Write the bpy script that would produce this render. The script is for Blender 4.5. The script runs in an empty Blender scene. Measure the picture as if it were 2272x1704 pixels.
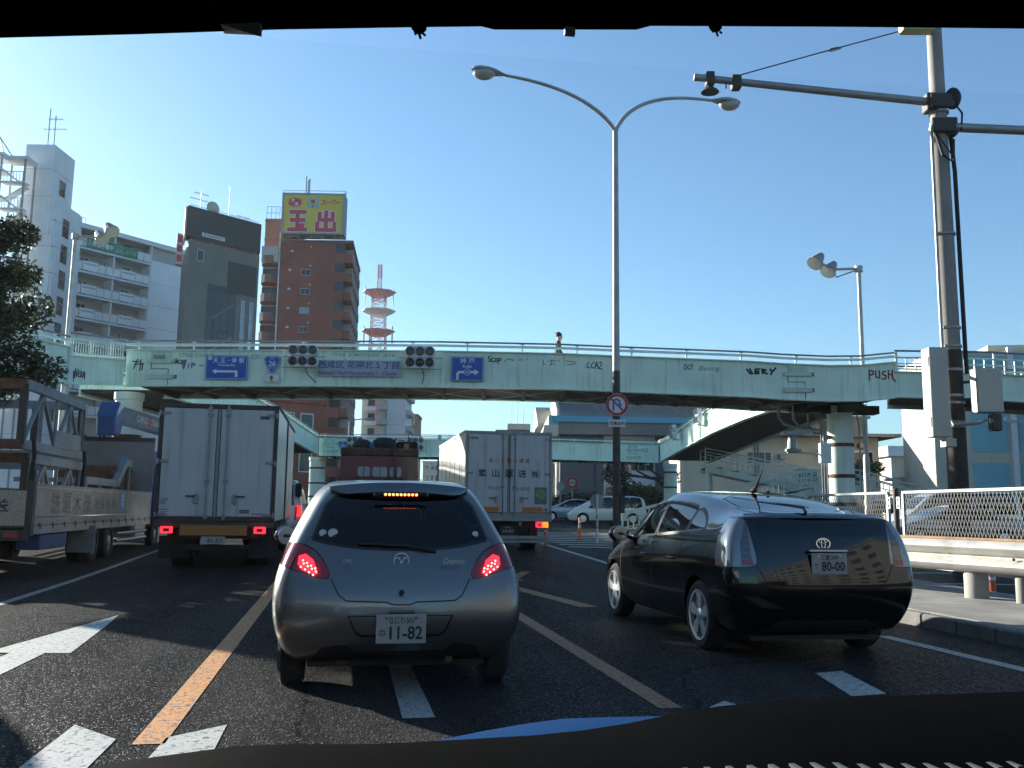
import bpy, bmesh, math, random
from mathutils import Vector, Matrix
from mathutils.bvhtree import BVHTree
import mathutils
R = math.radians
random.seed(7)
scene = bpy.context.scene
COL = scene.collection

# ---------------------------------------------------------------- camera
YAW, PITCH, ROLL, EYE = R(10.5), R(7.8), R(0.7), 1.27
cam_data = bpy.data.cameras.new('camera')
cam_data.sensor_width = 36.0
cam_data.lens = 36.0 * 912 / 1024
cam_data.clip_start = 0.02
cam_data.clip_end = 6000
cam = bpy.data.objects.new('camera', cam_data)
COL.objects.link(cam)
_f = Vector((math.sin(YAW) * math.cos(PITCH), math.cos(YAW) * math.cos(PITCH), math.sin(PITCH)))
_r = Vector((math.cos(YAW), -math.sin(YAW), 0))
_u = _r.cross(_f)
_r2 = _r * math.cos(ROLL) + _u * math.sin(ROLL)
_u2 = _u * math.cos(ROLL) - _r * math.sin(ROLL)
cam.matrix_world = Matrix(((_r2.x, _u2.x, -_f.x, 0), (_r2.y, _u2.y, -_f.y, 0), (_r2.z, _u2.z, -_f.z, EYE), (0, 0, 0, 1)))
scene.camera = cam

# ---------------------------------------------------------------- sky, sun, exposure
SUN_AZ, SUN_EL = R(-41.5), R(16.5)          # azimuth measured from +Y (the road), negative = left
world = bpy.data.worlds.new('World')
scene.world = world
world.use_nodes = True
wn = world.node_tree
bg = wn.nodes['Background']
sky = wn.nodes.new('ShaderNodeTexSky')
sky.sky_type = 'NISHITA'
sky.sun_disc = False
sky.sun_elevation = SUN_EL
sky.sun_rotation = SUN_AZ
sky.air_density = 1.0
sky.dust_density = 0.75
sky.ozone_density = 4.5
wb = wn.nodes.new('ShaderNodeMix'); wb.data_type = 'RGBA'; wb.blend_type = 'MULTIPLY'; wb.inputs[0].default_value = 1.0
wb.inputs[7].default_value = (0.81, 0.98, 0.96, 1)      # the camera's white balance, the same over the whole sky
wn.links.new(sky.outputs[0], wb.inputs[6]); wn.links.new(wb.outputs[2], bg.inputs[0])
bg.inputs[1].default_value = 0.07
sun_data = bpy.data.lights.new('sun', 'SUN')
sun_data.energy = 5.0
sun_data.angle = R(0.55)
sun_data.color = (1.0, 0.95, 0.86)
sun = bpy.data.objects.new('sun', sun_data)
COL.objects.link(sun)
sd = Vector((math.sin(SUN_AZ) * math.cos(SUN_EL), math.cos(SUN_AZ) * math.cos(SUN_EL), math.sin(SUN_EL)))
sun.rotation_euler = sd.to_track_quat('Z', 'Y').to_euler()
scene.view_settings.view_transform = 'Standard'
scene.view_settings.look = 'None'
scene.view_settings.exposure = 1.7
scene.view_settings.gamma = 1.0
scene.cycles.max_bounces = 8
scene.cycles.transparent_max_bounces = 12
scene.cycles.caustics_reflective = False
scene.cycles.caustics_refractive = False
scene.cycles.sample_clamp_indirect = 6.0

# ---------------------------------------------------------------- frames
CF = Matrix.Rotation(-YAW, 4, 'Z')          # frame of the footbridge and the cross street: x across, y away
ID = Matrix.Identity(4)
def gz(y):
    """height of the road surface: it climbs gently towards the crossing"""
    t = min(max(y - 15.0, 0.0), 46.0)
    return 0.0118 * t * min(1.0, t / 6.0 * 0.5 + 0.5)

# ---------------------------------------------------------------- materials
MATS = {}
def mat(name, color, rough=0.6, metal=0.0, var=0.0, vscale=4.0, bump=0.0, bscale=60.0, coat=0.0, dark=None,
        streak=0.0, spec=0.5, emit=None, estr=0.0, alpha=1.0):
    """procedural surface: colour with soft noise variation, optional streaks of dirt, fine relief"""
    if name in MATS: return MATS[name]
    m = bpy.data.materials.new(name); m.use_nodes = True
    nt = m.node_tree; b = nt.nodes['Principled BSDF']
    b.inputs['Base Color'].default_value = (*color, 1)
    b.inputs['Roughness'].default_value = rough
    b.inputs['Metallic'].default_value = metal
    b.inputs['Coat Weight'].default_value = coat
    b.inputs['Coat Roughness'].default_value = 0.04
    b.inputs['Specular IOR Level'].default_value = spec
    if emit:
        b.inputs['Emission Color'].default_value = (*emit, 1); b.inputs['Emission Strength'].default_value = estr
    tc = nt.nodes.new('ShaderNodeTexCoord')
    src = None
    if var > 0:
        nz = nt.nodes.new('ShaderNodeTexNoise'); nz.inputs['Scale'].default_value = vscale
        nz.inputs['Detail'].default_value = 6; nz.inputs['Roughness'].default_value = 0.62
        nt.links.new(tc.outputs['Object'], nz.inputs['Vector'])
        rp = nt.nodes.new('ShaderNodeValToRGB')
        rp.color_ramp.elements[0].position = 0.32; rp.color_ramp.elements[1].position = 0.72
        lo = dark if dark else tuple(c * (1 - var) for c in color)
        rp.color_ramp.elements[0].color = (*lo, 1)
        rp.color_ramp.elements[1].color = (*[min(1, c * (1 + var * 0.35)) for c in color], 1)
        nt.links.new(nz.outputs['Fac'], rp.inputs['Fac'])
        src = rp.outputs['Color']
        mr = nt.nodes.new('ShaderNodeMapRange'); mr.inputs['To Min'].default_value = min(1, rough + 0.12); mr.inputs['To Max'].default_value = max(0.02, rough - 0.06)
        nt.links.new(nz.outputs['Fac'], mr.inputs['Value']); nt.links.new(mr.outputs[0], b.inputs['Roughness'])
    if streak > 0:
        mp = nt.nodes.new('ShaderNodeMapping'); mp.inputs['Scale'].default_value = (5.0, 5.0, 0.35)
        nt.links.new(tc.outputs['Object'], mp.inputs['Vector'])
        n2 = nt.nodes.new('ShaderNodeTexNoise'); n2.inputs['Scale'].default_value = 1.6; n2.inputs['Detail'].default_value = 5
        nt.links.new(mp.outputs[0], n2.inputs['Vector'])
        r2 = nt.nodes.new('ShaderNodeValToRGB'); r2.color_ramp.elements[0].position = 0.52; r2.color_ramp.elements[1].position = 0.78
        nt.links.new(n2.outputs['Fac'], r2.inputs['Fac'])
        mx = nt.nodes.new('ShaderNodeMix'); mx.data_type = 'RGBA'; mx.blend_type = 'MULTIPLY'
        ml = nt.nodes.new('ShaderNodeMath'); ml.operation = 'MULTIPLY'; ml.inputs[1].default_value = streak
        nt.links.new(r2.outputs['Color'], ml.inputs[0]); nt.links.new(ml.outputs[0], mx.inputs[0])
        if src: nt.links.new(src, mx.inputs[6])
        else: mx.inputs[6].default_value = (*color, 1)
        mx.inputs[7].default_value = (0.42, 0.36, 0.28, 1)
        src = mx.outputs[2]
    if src: nt.links.new(src, b.inputs['Base Color'])
    if bump > 0:
        n3 = nt.nodes.new('ShaderNodeTexNoise'); n3.inputs['Scale'].default_value = bscale; n3.inputs['Detail'].default_value = 3
        nt.links.new(tc.outputs['Object'], n3.inputs['Vector'])
        bp = nt.nodes.new('ShaderNodeBump'); bp.inputs['Strength'].default_value = bump; bp.inputs['Distance'].default_value = 0.02
        nt.links.new(n3.outputs['Fac'], bp.inputs['Height']); nt.links.new(bp.outputs[0], b.inputs['Normal'])
    MATS[name] = m
    return m

def glass(name, tint=(0.5, 0.55, 0.55), reflect=1.45, rough=0.0):
    """thin pane: tinted see-through with fresnel reflection"""
    if name in MATS: return MATS[name]
    m = bpy.data.materials.new(name); m.use_nodes = True
    nt = m.node_tree; nt.nodes.remove(nt.nodes['Principled BSDF'])
    out = nt.nodes['Material Output']
    tr = nt.nodes.new('ShaderNodeBsdfTransparent'); tr.inputs[0].default_value = (*tint, 1)
    gl = nt.nodes.new('ShaderNodeBsdfGlossy'); gl.inputs['Roughness'].default_value = rough
    gl.inputs[0].default_value = (1, 1, 1, 1)
    fr = nt.nodes.new('ShaderNodeFresnel'); fr.inputs[0].default_value = reflect
    mx = nt.nodes.new('ShaderNodeMixShader')
    nt.links.new(fr.outputs[0], mx.inputs[0]); nt.links.new(tr.outputs[0], mx.inputs[1]); nt.links.new(gl.outputs[0], mx.inputs[2])
    nt.links.new(mx.outputs[0], out.inputs[0])
    MATS[name] = m
    return m

# ---------------------------------------------------------------- mesh building
class MB:
    def __init__(s, M=ID): s.v = []; s.f = []; s.M = M
    def add(s, vs, fs):
        n = len(s.v); s.v += [Vector(p) for p in vs]; s.f += [tuple(i + n for i in f) for f in fs]; return s
    def box(s, x0, x1, y0, y1, z0, z1, T=None):
        vs = [Vector((x, y, z)) for x in (x0, x1) for y in (y0, y1) for z in (z0, z1)]
        if T: vs = [T @ p for p in vs]
        return s.add(vs, [(0, 1, 3, 2), (4, 6, 7, 5), (0, 4, 5, 1), (2, 3, 7, 6), (0, 2, 6, 4), (1, 5, 7, 3)])
    def hexa(s, lo, hi):
        """solid between two quads (lists of four points, same order)"""
        return s.add(list(lo) + list(hi), [(3, 2, 1, 0), (4, 5, 6, 7), (0, 1, 5, 4), (1, 2, 6, 5), (2, 3, 7, 6), (3, 0, 4, 7)])
    def prism(s, poly, d):
        """poly: list of 3-D points (ccw seen from the -d side), extruded by vector d"""
        n = len(poly); d = Vector(d); p = [Vector(q) for q in poly]
        return s.add(p + [q + d for q in p], [tuple(range(n))[::-1], tuple(range(n, 2 * n))] + [(i, (i + 1) % n, (i + 1) % n + n, i + n) for i in range(n)])
    def beam(s, a, b, w, h=None, up=(0, 0, 1)):
        """rectangular bar from a to b, w wide (across), h high (along up)"""
        a, b = Vector(a), Vector(b); h = w if h is None else h
        d = (b - a).normalized(); u = Vector(up)
        if abs(d.dot(u)) > 0.98: u = Vector((0, 1, 0)) if abs(d.y) < 0.9 else Vector((1, 0, 0))
        x = d.cross(u).normalized(); u = x.cross(d)
        q = [(-w / 2, -h / 2), (w / 2, -h / 2), (w / 2, h / 2), (-w / 2, h / 2)]
        return s.hexa([a + x * i + u * j for i, j in q], [b + x * i + u * j for i, j in q])
    def tube(s, pts, r, n=8, cap=True):
        pts = [Vector(p) for p in pts]; m = len(pts)
        rs = r if isinstance(r, (list, tuple)) else [r] * m
        rings = []; ref = None
        for i, p in enumerate(pts):
            d = (pts[min(i + 1, m - 1)] - pts[max(i - 1, 0)]).normalized()
            if ref is None:
                ref = Vector((0, 0, 1)) if abs(d.z) < 0.9 else Vector((1, 0, 0))
            x = d.cross(ref).normalized(); y = d.cross(x).normalized(); ref = -y if False else x.cross(d)
            rings.append([p + (x * math.cos(2 * math.pi * k / n) + y * math.sin(2 * math.pi * k / n)) * rs[i] for k in range(n)])
        b = len(s.v)
        for q in rings: s.v += q
        for i in range(m - 1):
            for k in range(n):
                s.f.append((b + i * n + k, b + i * n + (k + 1) % n, b + (i + 1) * n + (k + 1) % n, b + (i + 1) * n + k))
        if cap:
            s.f.append(tuple(b + k for k in range(n))[::-1]); s.f.append(tuple(b + (m - 1) * n + k for k in range(n)))
        return s
    def lathe(s, prof, n=24, c=(0, 0, 0), axis='z', T=None, cap=True):
        """prof: (r, h) pairs turned round an axis"""
        b = len(s.v); c = Vector(c)
        for r, h in prof:
            for k in range(n):
                a = 2 * math.pi * k / n
                p = {'z': Vector((r * math.cos(a), r * math.sin(a), h)), 'x': Vector((h, r * math.cos(a), r * math.sin(a))),
                     'y': Vector((r * math.sin(a), h, r * math.cos(a)))}[axis]
                if T: p = T @ p
                s.v.append(p + c)
        for i in range(len(prof) - 1):
            for k in range(n):
                s.f.append((b + i * n + k, b + i * n + (k + 1) % n, b + (i + 1) * n + (k + 1) % n, b + (i + 1) * n + k))
        if cap and prof[0][0] > 1e-6: s.f.append(tuple(b + k for k in range(n))[::-1])
        if cap and prof[-1][0] > 1e-6: s.f.append(tuple(b + (len(prof) - 1) * n + k for k in range(n)))
        return s
    def ball(s, c, rx, ry=None, rz=None, n=12, m=8):
        ry = ry or rx; rz = rz or rx
        b = len(s.v)
        for i in range(m + 1):
            t = math.pi * i / m
            for k in range(n):
                a = 2 * math.pi * k / n
                s.v.append(Vector((c[0] + rx * math.sin(t) * math.cos(a), c[1] + ry * math.sin(t) * math.sin(a), c[2] + rz * math.cos(t))))
        for i in range(m):
            for k in range(n):
                s.f.append((b + i * n + k, b + (i + 1) * n + k, b + (i + 1) * n + (k + 1) % n, b + i * n + (k + 1) % n))
        return s
    def grid(s, fn, nu, nv):
        b = len(s.v)
        for i in range(nu + 1):
            for j in range(nv + 1): s.v.append(Vector(fn(i / nu, j / nv)))
        for i in range(nu):
            for j in range(nv):
                q = b + i * (nv + 1) + j
                s.f.append((q, q + nv + 1, q + nv + 2, q + 1))
        return s
    def build(s, name, m, parent=None, bevel=0.0, smooth=False, label=None, stuff=False, seg=1, flat_angle=None, up=False):
        """one mesh object; coordinates are in the frame s.M and are moved into the parent's frame"""
        T = s.M
        if parent is not None: T = frame(parent).inverted() @ T
        me = bpy.data.meshes.new(name)
        me.from_pydata([T @ p for p in s.v], [], s.f)
        bm = bmesh.new(); bm.from_mesh(me)
        if bevel > 0 or smooth:
            bmesh.ops.remove_doubles(bm, verts=bm.verts, dist=1e-5)
        bmesh.ops.recalc_face_normals(bm, faces=bm.faces)
        if bevel > 0:
            ed = [e for e in bm.edges if len(e.link_faces) == 2 and e.calc_face_angle(0) > 0.5]
            bmesh.ops.bevel(bm, geom=ed, offset=bevel, segments=seg, affect='EDGES', clamp_overlap=True)
        if up and sum(f.normal.z * f.calc_area() for f in bm.faces) < 0: bmesh.ops.reverse_faces(bm, faces=bm.faces)
        bm.to_mesh(me); bm.free()
        if smooth:
            me.polygons.foreach_set('use_smooth', [True] * len(me.polygons))
            me.set_sharp_from_angle(angle=R(flat_angle or 38))
        return link(name, me, m, parent, label, stuff)

FRAME = {}
def frame(o):
    while o.parent is not None: o = o.parent
    return FRAME.get(o.name, ID)
def link(name, me, m, parent=None, label=None, stuff=False):
    o = bpy.data.objects.new(name, me); COL.objects.link(o)
    if m is not None: me.materials.append(m)
    if parent is not None: o.parent = parent
    if label: o['label'] = label
    if stuff: o['kind'] = 'stuff'
    return o
def thing(name, label, cat, loc=(0, 0, 0), rotz=0.0, group=None):
    o = bpy.data.objects.new(name, None); COL.objects.link(o)
    o.empty_display_size = 0.2
    o.location = loc; o.rotation_euler = (0, 0, rotz)
    FRAME[o.name] = Matrix.Translation(Vector(loc)) @ Matrix.Rotation(rotz, 4, 'Z')
    o['label'] = label; o['category'] = cat
    if group: o['group'] = group
    return o
def tag(o, label, cat, group=None):
    o['label'] = label; o['category'] = cat
    if group: o['group'] = group
    return o
def local(root):  # MB working in a thing's own frame
    return MB(frame(root))
def dup(o, loc=None, rotz=None, label=None, parent=None, name=None):
    c = o.copy(); COL.objects.link(c); c.parent = parent
    if name: c.name = name
    if loc is not None: c.location = loc
    if rotz is not None: c.rotation_euler = (0, 0, rotz)
    if parent is None: FRAME[c.name] = Matrix.Translation(c.location) @ Matrix.Rotation(c.rotation_euler.z, 4, 'Z')
    if label: c['label'] = label
    for ch in list(o.children): dup(ch, parent=c)
    return c
def structure(o):
    o['kind'] = 'structure'; return o

def face_T(origin, right, up):
    """matrix whose x = right, y = up, z = towards the reader, at origin"""
    r = Vector(right).normalized(); u = Vector(up).normalized(); n = r.cross(u)
    return Matrix(((r.x, u.x, n.x, origin[0]), (r.y, u.y, n.y, origin[1]), (r.z, u.z, n.z, origin[2]), (0, 0, 0, 1)))
def text(body, h, m, parent, T, width=None, bold=0.0, name='lettering', align='CENTER', shear=0.0, M=ID, space=1.0, skip=None):
    """flat lettering, capital height about h, on the plane of T (centred at T's origin)"""
    cu = bpy.data.curves.new('t', 'FONT'); cu.body = body; cu.size = 1.0; cu.resolution_u = 2
    cu.offset = bold; cu.shear = shear; cu.align_x = 'LEFT'; cu.space_character = space
    ob = bpy.data.objects.new('t', cu); COL.objects.link(ob)
    dg = bpy.context.evaluated_depsgraph_get()
    me = bpy.data.meshes.new_from_object(ob.evaluated_get(dg))
    bpy.data.objects.remove(ob); bpy.data.curves.remove(cu)
    if not me.vertices: return None
    xs = [v.co.x for v in me.vertices]; ys = [v.co.y for v in me.vertices]
    x0, x1, y0, y1 = min(xs), max(xs), min(ys), max(ys)
    sy = h / max(1e-6, y1 - y0); sx = sy if width is None else width / max(1e-6, x1 - x0)
    cx = (x0 + x1) / 2; cy = (y0 + y1) / 2
    if align == 'LEFT': cx = x0
    A = M @ T
    if parent is not None: A = frame(parent).inverted() @ A
    for v in me.vertices:
        v.co = A @ Vector(((v.co.x - cx) * sx, (v.co.y - cy) * sy, 0.0))
    me.name = name; me.materials.clear()
    return link(name, me, m, parent)
def flat(poly, m, name, parent, T, M=ID, thick=0.0):
    """flat painted shape: 2-D outline on the plane of T"""
    b = MB(M)
    if thick: b.prism([T @ Vector((x, y, 0)) for x, y in poly], (T.to_3x3() @ Vector((0, 0, thick))))
    else: b.add([T @ Vector((x, y, 0)) for x, y in poly], [tuple(range(len(poly)))])
    return b.build(name, m, parent)
def strokes(lines, w, m, name, parent, T, M=ID):
    """painted strokes: 2-D polylines of width w on the plane of T, joined into one mesh"""
    b = MB(M)
    for ln in lines:
        for (ax, ay), (bx, by) in zip(ln, ln[1:]):
            dx, dy = bx - ax, by - ay; L = math.hypot(dx, dy) or 1
            nx, ny = -dy / L * w / 2, dx / L * w / 2; ex, ey = dx / L * w * 0.3, dy / L * w * 0.3
            q = [(ax - ex + nx, ay - ey + ny), (ax - ex - nx, ay - ey - ny), (bx + ex - nx, by + ey - ny), (bx + ex + nx, by + ey + ny)]
            z = 0.0004 * (len(b.f) % 7)
            b.add([T @ Vector((x, y, z)) for x, y in q], [(0, 1, 2, 3)])
    return b.build(name, m, parent)
def disc(r, n=28, c=(0, 0)):
    return [(c[0] + r * math.cos(2 * math.pi * k / n), c[1] + r * math.sin(2 * math.pi * k / n)) for k in range(n)]
def ring(r0, r1, m, name, parent, T, n=32, M=ID):
    b = MB(M)
    vs = [T @ Vector((r * math.cos(2 * math.pi * k / n), r * math.sin(2 * math.pi * k / n), 0)) for r in (r0, r1) for k in range(n)]
    return b.add(vs, [(k, (k + 1) % n, n + (k + 1) % n, n + k) for k in range(n)]).build(name, m, parent)
# ================================================================ setting: road, island, markings
def asphalt(name, base, sparkle):
    m = bpy.data.materials.new(name); m.use_nodes = True; nt = m.node_tree; b = nt.nodes['Principled BSDF']; b.inputs['Specular IOR Level'].default_value = 0.018
    tc = nt.nodes.new('ShaderNodeTexCoord')
    vo = nt.nodes.new('ShaderNodeTexVoronoi'); vo.inputs['Scale'].default_value = 95; vo.feature = 'F1'
    nt.links.new(tc.outputs['Object'], vo.inputs['Vector'])
    n1 = nt.nodes.new('ShaderNodeTexNoise'); n1.inputs['Scale'].default_value = 0.55; n1.inputs['Detail'].default_value = 7; n1.inputs['Roughness'].default_value = 0.6
    nt.links.new(tc.outputs['Object'], n1.inputs['Vector'])
    rp = nt.nodes.new('ShaderNodeValToRGB')
    rp.color_ramp.elements[0].position = 0.3; rp.color_ramp.elements[0].color = (base * 0.62, base * 0.64, base * 0.68, 1)
    rp.color_ramp.elements[1].position = 0.75; rp.color_ramp.elements[1].color = (base * 1.25, base * 1.2, base * 1.12, 1)
    nt.links.new(n1.outputs['Fac'], rp.inputs['Fac'])
    hs = nt.nodes.new('ShaderNodeMix'); hs.data_type = 'RGBA'; hs.blend_type = 'MULTIPLY'; hs.inputs[0].default_value = 0.75
    r3 = nt.nodes.new('ShaderNodeValToRGB'); r3.color_ramp.elements[0].position = 0.05; r3.color_ramp.elements[1].position = 0.9
    r3.color_ramp.elements[0].color = (0.35, 0.35, 0.35, 1); r3.color_ramp.elements[1].color = (1.9, 1.85, 1.75, 1)
    sp = nt.nodes.new('ShaderNodeSeparateColor'); nt.links.new(vo.outputs['Color'], sp.inputs[0])
    nt.links.new(sp.outputs[0], r3.inputs['Fac'])
    nt.links.new(rp.outputs['Color'], hs.inputs[6]); nt.links.new(r3.outputs['Color'], hs.inputs[7])
    # wheel tracks and oil drips drawn out along the lanes, and fine cracks
    mp = nt.nodes.new('ShaderNodeMapping'); mp.inputs['Scale'].default_value = (1.3, 0.10, 1.0); nt.links.new(tc.outputs['Object'], mp.inputs['Vector'])
    n4 = nt.nodes.new('ShaderNodeTexNoise'); n4.inputs['Scale'].default_value = 1.5; n4.inputs['Detail'].default_value = 4; nt.links.new(mp.outputs[0], n4.inputs['Vector'])
    r4 = nt.nodes.new('ShaderNodeValToRGB'); r4.color_ramp.elements[0].position = 0.36; r4.color_ramp.elements[1].position = 0.62; r4.color_ramp.elements[0].color = (0.52, 0.52, 0.54, 1); r4.color_ramp.elements[1].color = (1.12, 1.1, 1.08, 1)
    nt.links.new(n4.outputs['Fac'], r4.inputs['Fac'])
    m4 = nt.nodes.new('ShaderNodeMix'); m4.data_type = 'RGBA'; m4.blend_type = 'MULTIPLY'; m4.inputs[0].default_value = 0.85
    nt.links.new(hs.outputs[2], m4.inputs[6]); nt.links.new(r4.outputs['Color'], m4.inputs[7])
    v5 = nt.nodes.new('ShaderNodeTexVoronoi'); v5.feature = 'DISTANCE_TO_EDGE'; v5.inputs['Scale'].default_value = 0.33
    a5 = nt.nodes.new('ShaderNodeMix'); a5.data_type = 'RGBA'; a5.blend_type = 'LINEAR_LIGHT'; a5.inputs[0].default_value = 0.22
    nt.links.new(tc.outputs['Object'], a5.inputs[6]); nt.links.new(n1.outputs['Color'], a5.inputs[7]); nt.links.new(a5.outputs[2], v5.inputs['Vector'])
    r5 = nt.nodes.new('ShaderNodeValToRGB'); r5.color_ramp.elements[0].position = 0.002; r5.color_ramp.elements[1].position = 0.006; r5.color_ramp.elements[0].color = (0.35, 0.35, 0.35, 1)
    nt.links.new(v5.outputs['Distance'], r5.inputs['Fac'])
    m5 = nt.nodes.new('ShaderNodeMix'); m5.data_type = 'RGBA'; m5.blend_type = 'MULTIPLY'; m5.inputs[0].default_value = 1.0
    nt.links.new(m4.outputs[2], m5.inputs[6]); nt.links.new(r5.outputs['Color'], m5.inputs[7])
    nt.links.new(m5.outputs[2], b.inputs['Base Color'])
    mr = nt.nodes.new('ShaderNodeMapRange'); mr.inputs['To Min'].default_value = 0.28; mr.inputs['To Max'].default_value = 0.85
    nt.links.new(sp.outputs[1], mr.inputs['Value']); nt.links.new(mr.outputs[0], b.inputs['Roughness'])
    gl = nt.nodes.new('ShaderNodeValToRGB'); gl.color_ramp.elements[0].position = 0.90; gl.color_ramp.elements[1].position = 0.93     # a few polished stones in the surface
    gl.color_ramp.elements[0].color = (0.01, 0.01, 0.01, 1); gl.color_ramp.elements[1].color = (0.45, 0.45, 0.45, 1)
    nt.links.new(sp.outputs[2], gl.inputs['Fac']); nt.links.new(gl.outputs['Color'], b.inputs['Specular IOR Level'])
    bp = nt.nodes.new('ShaderNodeBump'); bp.inputs['Strength'].default_value = sparkle; bp.inputs['Distance'].default_value = 0.006
    inv = nt.nodes.new('ShaderNodeMath'); inv.operation = 'SUBTRACT'; inv.inputs[0].default_value = 1.0
    nt.links.new(vo.outputs['Distance'], inv.inputs[1]); nt.links.new(inv.outputs[0], bp.inputs['Height'])
    nt.links.new(bp.outputs[0], b.inputs['Normal'])
    MATS[name] = m; return m
def paint(name, color, wear, scale=26):
    """road paint worn through to the asphalt in specks and cracks"""
    m = bpy.data.materials.new(name); m.use_nodes = True; nt = m.node_tree; b = nt.nodes['Principled BSDF']
    b.inputs['Roughness'].default_value = 0.62
    tc = nt.nodes.new('ShaderNodeTexCoord')
    n1 = nt.nodes.new('ShaderNodeTexNoise'); n1.inputs['Scale'].default_value = scale; n1.inputs['Detail'].default_value = 8; n1.inputs['Roughness'].default_value = 0.75
    nt.links.new(tc.outputs['Object'], n1.inputs['Vector'])
    rp = nt.nodes.new('ShaderNodeValToRGB'); rp.color_ramp.elements[0].position = wear; rp.color_ramp.elements[1].position = wear + 0.035
    rp.color_ramp.elements[0].color = (0.05, 0.05, 0.05, 1); rp.color_ramp.elements[1].color = (*color, 1)
    nt.links.new(n1.outputs['Fac'], rp.inputs['Fac'])
    n2 = nt.nodes.new('ShaderNodeTexNoise'); n2.inputs['Scale'].default_value = 2.2; n2.inputs['Detail'].default_value = 6
    nt.links.new(tc.outputs['Object'], n2.inputs['Vector'])
    mx = nt.nodes.new('ShaderNodeMix'); mx.data_type = 'RGBA'; mx.blend_type = 'MULTIPLY'; mx.inputs[0].default_value = 0.55
    nt.links.new(rp.outputs['Color'], mx.inputs[6]); nt.links.new(n2.outputs['Color'], mx.inputs[7])
    hv = nt.nodes.new('ShaderNodeMix'); hv.data_type = 'RGBA'; hv.blend_type = 'MIX'; hv.inputs[0].default_value = 0.55
    nt.links.new(mx.outputs[2], hv.inputs[6]); nt.links.new(rp.outputs['Color'], hv.inputs[7])
    nt.links.new(hv.outputs[2], b.inputs['Base Color'])
    bp = nt.nodes.new('ShaderNodeBump'); bp.inputs['Strength'].default_value = 0.5; bp.inputs['Distance'].default_value = 0.004
    nt.links.new(n1.outputs['Fac'], bp.inputs['Height']); nt.links.new(bp.outputs[0], b.inputs['Normal'])
    MATS[name] = m; return m
asphalt('asphalt', 0.033, 1.0)
paint('line white', (0.42, 0.43, 0.41), 0.425)
paint('line white worn', (0.30, 0.30, 0.29), 0.45)
paint('line orange', (0.58, 0.25, 0.055), 0.44)
paint('line orange worn', (0.40, 0.155, 0.028), 0.46)
mat('concrete', (0.25, 0.235, 0.21), 0.85, var=0.45, vscale=1.5, bump=0.35, bscale=45)
mat('concrete dark', (0.16, 0.15, 0.14), 0.9, var=0.5, vscale=2.0, bump=0.4, bscale=45)

g = MB()
ys = [-60, -20, 0, 8, 15, 16.5, 18, 19.5, 21, 24, 30, 40, 50, 61, 70, 120, 300, 3000]
xs = [-3000, -400, -80, -30, -12, -6, 0, 6, 12, 30, 80, 400, 3000]
for i, y in enumerate(ys):
    for x in xs: g.v.append(Vector((x, y, gz(y))))
nx = len(xs)
for i in range(len(ys) - 1):
    for j in range(nx - 1): g.f.append((i * nx + j, i * nx + j + 1, (i + 1) * nx + j + 1, (i + 1) * nx + j))
road = structure(g.build('road', MATS['asphalt'], None, smooth=True))

def stripe(poly, m, name='lane_line', lift=0.004, sub=1):
    """painted marking lying on the road: poly of ground points; quads can be cut along their length"""
    b = MB()
    if len(poly) == 4 and sub > 1:
        a, bb, c, d = [Vector((*p, 0)) for p in poly]
        for i in range(sub):
            t0, t1 = i / sub, (i + 1) / sub
            b.add([a.lerp(d, t0), bb.lerp(c, t0), bb.lerp(c, t1), a.lerp(d, t1)], [(0, 1, 2, 3)])
    else:
        b.add([(x, y, 0) for x, y in poly], [tuple(range(len(poly)))])
    for p in b.v: p.z = gz(p.y) + lift
    return b.build(name, MATS[m], road)
def line(x, y0, y1, w, m, x1=None, sub=None):
    x1 = x if x1 is None else x1
    return stripe([(x - w / 2, y0), (x + w / 2, y0), (x1 + w / 2, y1), (x1 - w / 2, y1)], m, sub=sub or max(1, int((y1 - y0) / 3)))
line(-0.96, 5.35, 22, 0.17, 'line orange')
line(2.16, 5.85, 22, 0.16, 'line orange worn')
line(-4.02, 7.0, 40, 0.13, 'line white worn', x1=-4.9)
line(5.6, -2, 8.9, 0.15, 'line white', x1=5.62)
line(5.62, 11.5, 30.5, 0.15, 'line white', x1=6.55)
# stop-guide dash under the silver car, dashes in front of the blue car
stripe([(0.42, 5.78), (0.62, 5.78), (0.60, 9.2), (0.44, 9.2)], 'line white', 'arrow_marking')
stripe([(3.56, 6.05), (3.86, 6.10), (4.05, 7.01), (3.77, 6.94)], 'line white', 'lane_dash')
stripe([(2.36, 4.6), (2.70, 4.6), (2.66, 5.8), (2.60, 6.02), (2.42, 5.84)], 'line white', 'lane_dash')
# long white arrow in the left lane, its shaft running towards the camera
stripe([(-2.46, 11.42), (-2.60, 10.6), (-2.92, 8.72), (-2.72, 8.66), (-2.72, 5.2), (-2.45, 5.2), (-2.43, 8.62), (-2.22, 8.60), (-2.36, 10.4)], 'line white', 'arrow_marking')
# broad dashes nearest the camera
stripe([(-1.50, 3.6), (-1.17, 3.6), (-1.15, 5.48), (-1.46, 5.86)], 'line white', 'lane_dash')
stripe([(-0.95, 3.6), (-0.60, 3.6), (-0.60, 5.75), (-0.89, 5.48)], 'line white', 'lane_dash')
# orange cross hatch beside the silver car's lane
stripe([(2.35, 17.2), (2.6, 17.2), (3.4, 11.9), (3.15, 11.9)], 'line orange worn', 'hatch_line', sub=3)
stripe([(3.6, 18.2), (3.8, 18.2), (2.75, 15.2), (2.5, 15.2)], 'line orange worn', 'hatch_line', sub=2)
stripe([(2.2, 19.6), (2.4, 19.6), (3.3, 16.2), (3.05, 16.2)], 'line orange worn', 'hatch_line', sub=2)
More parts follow.
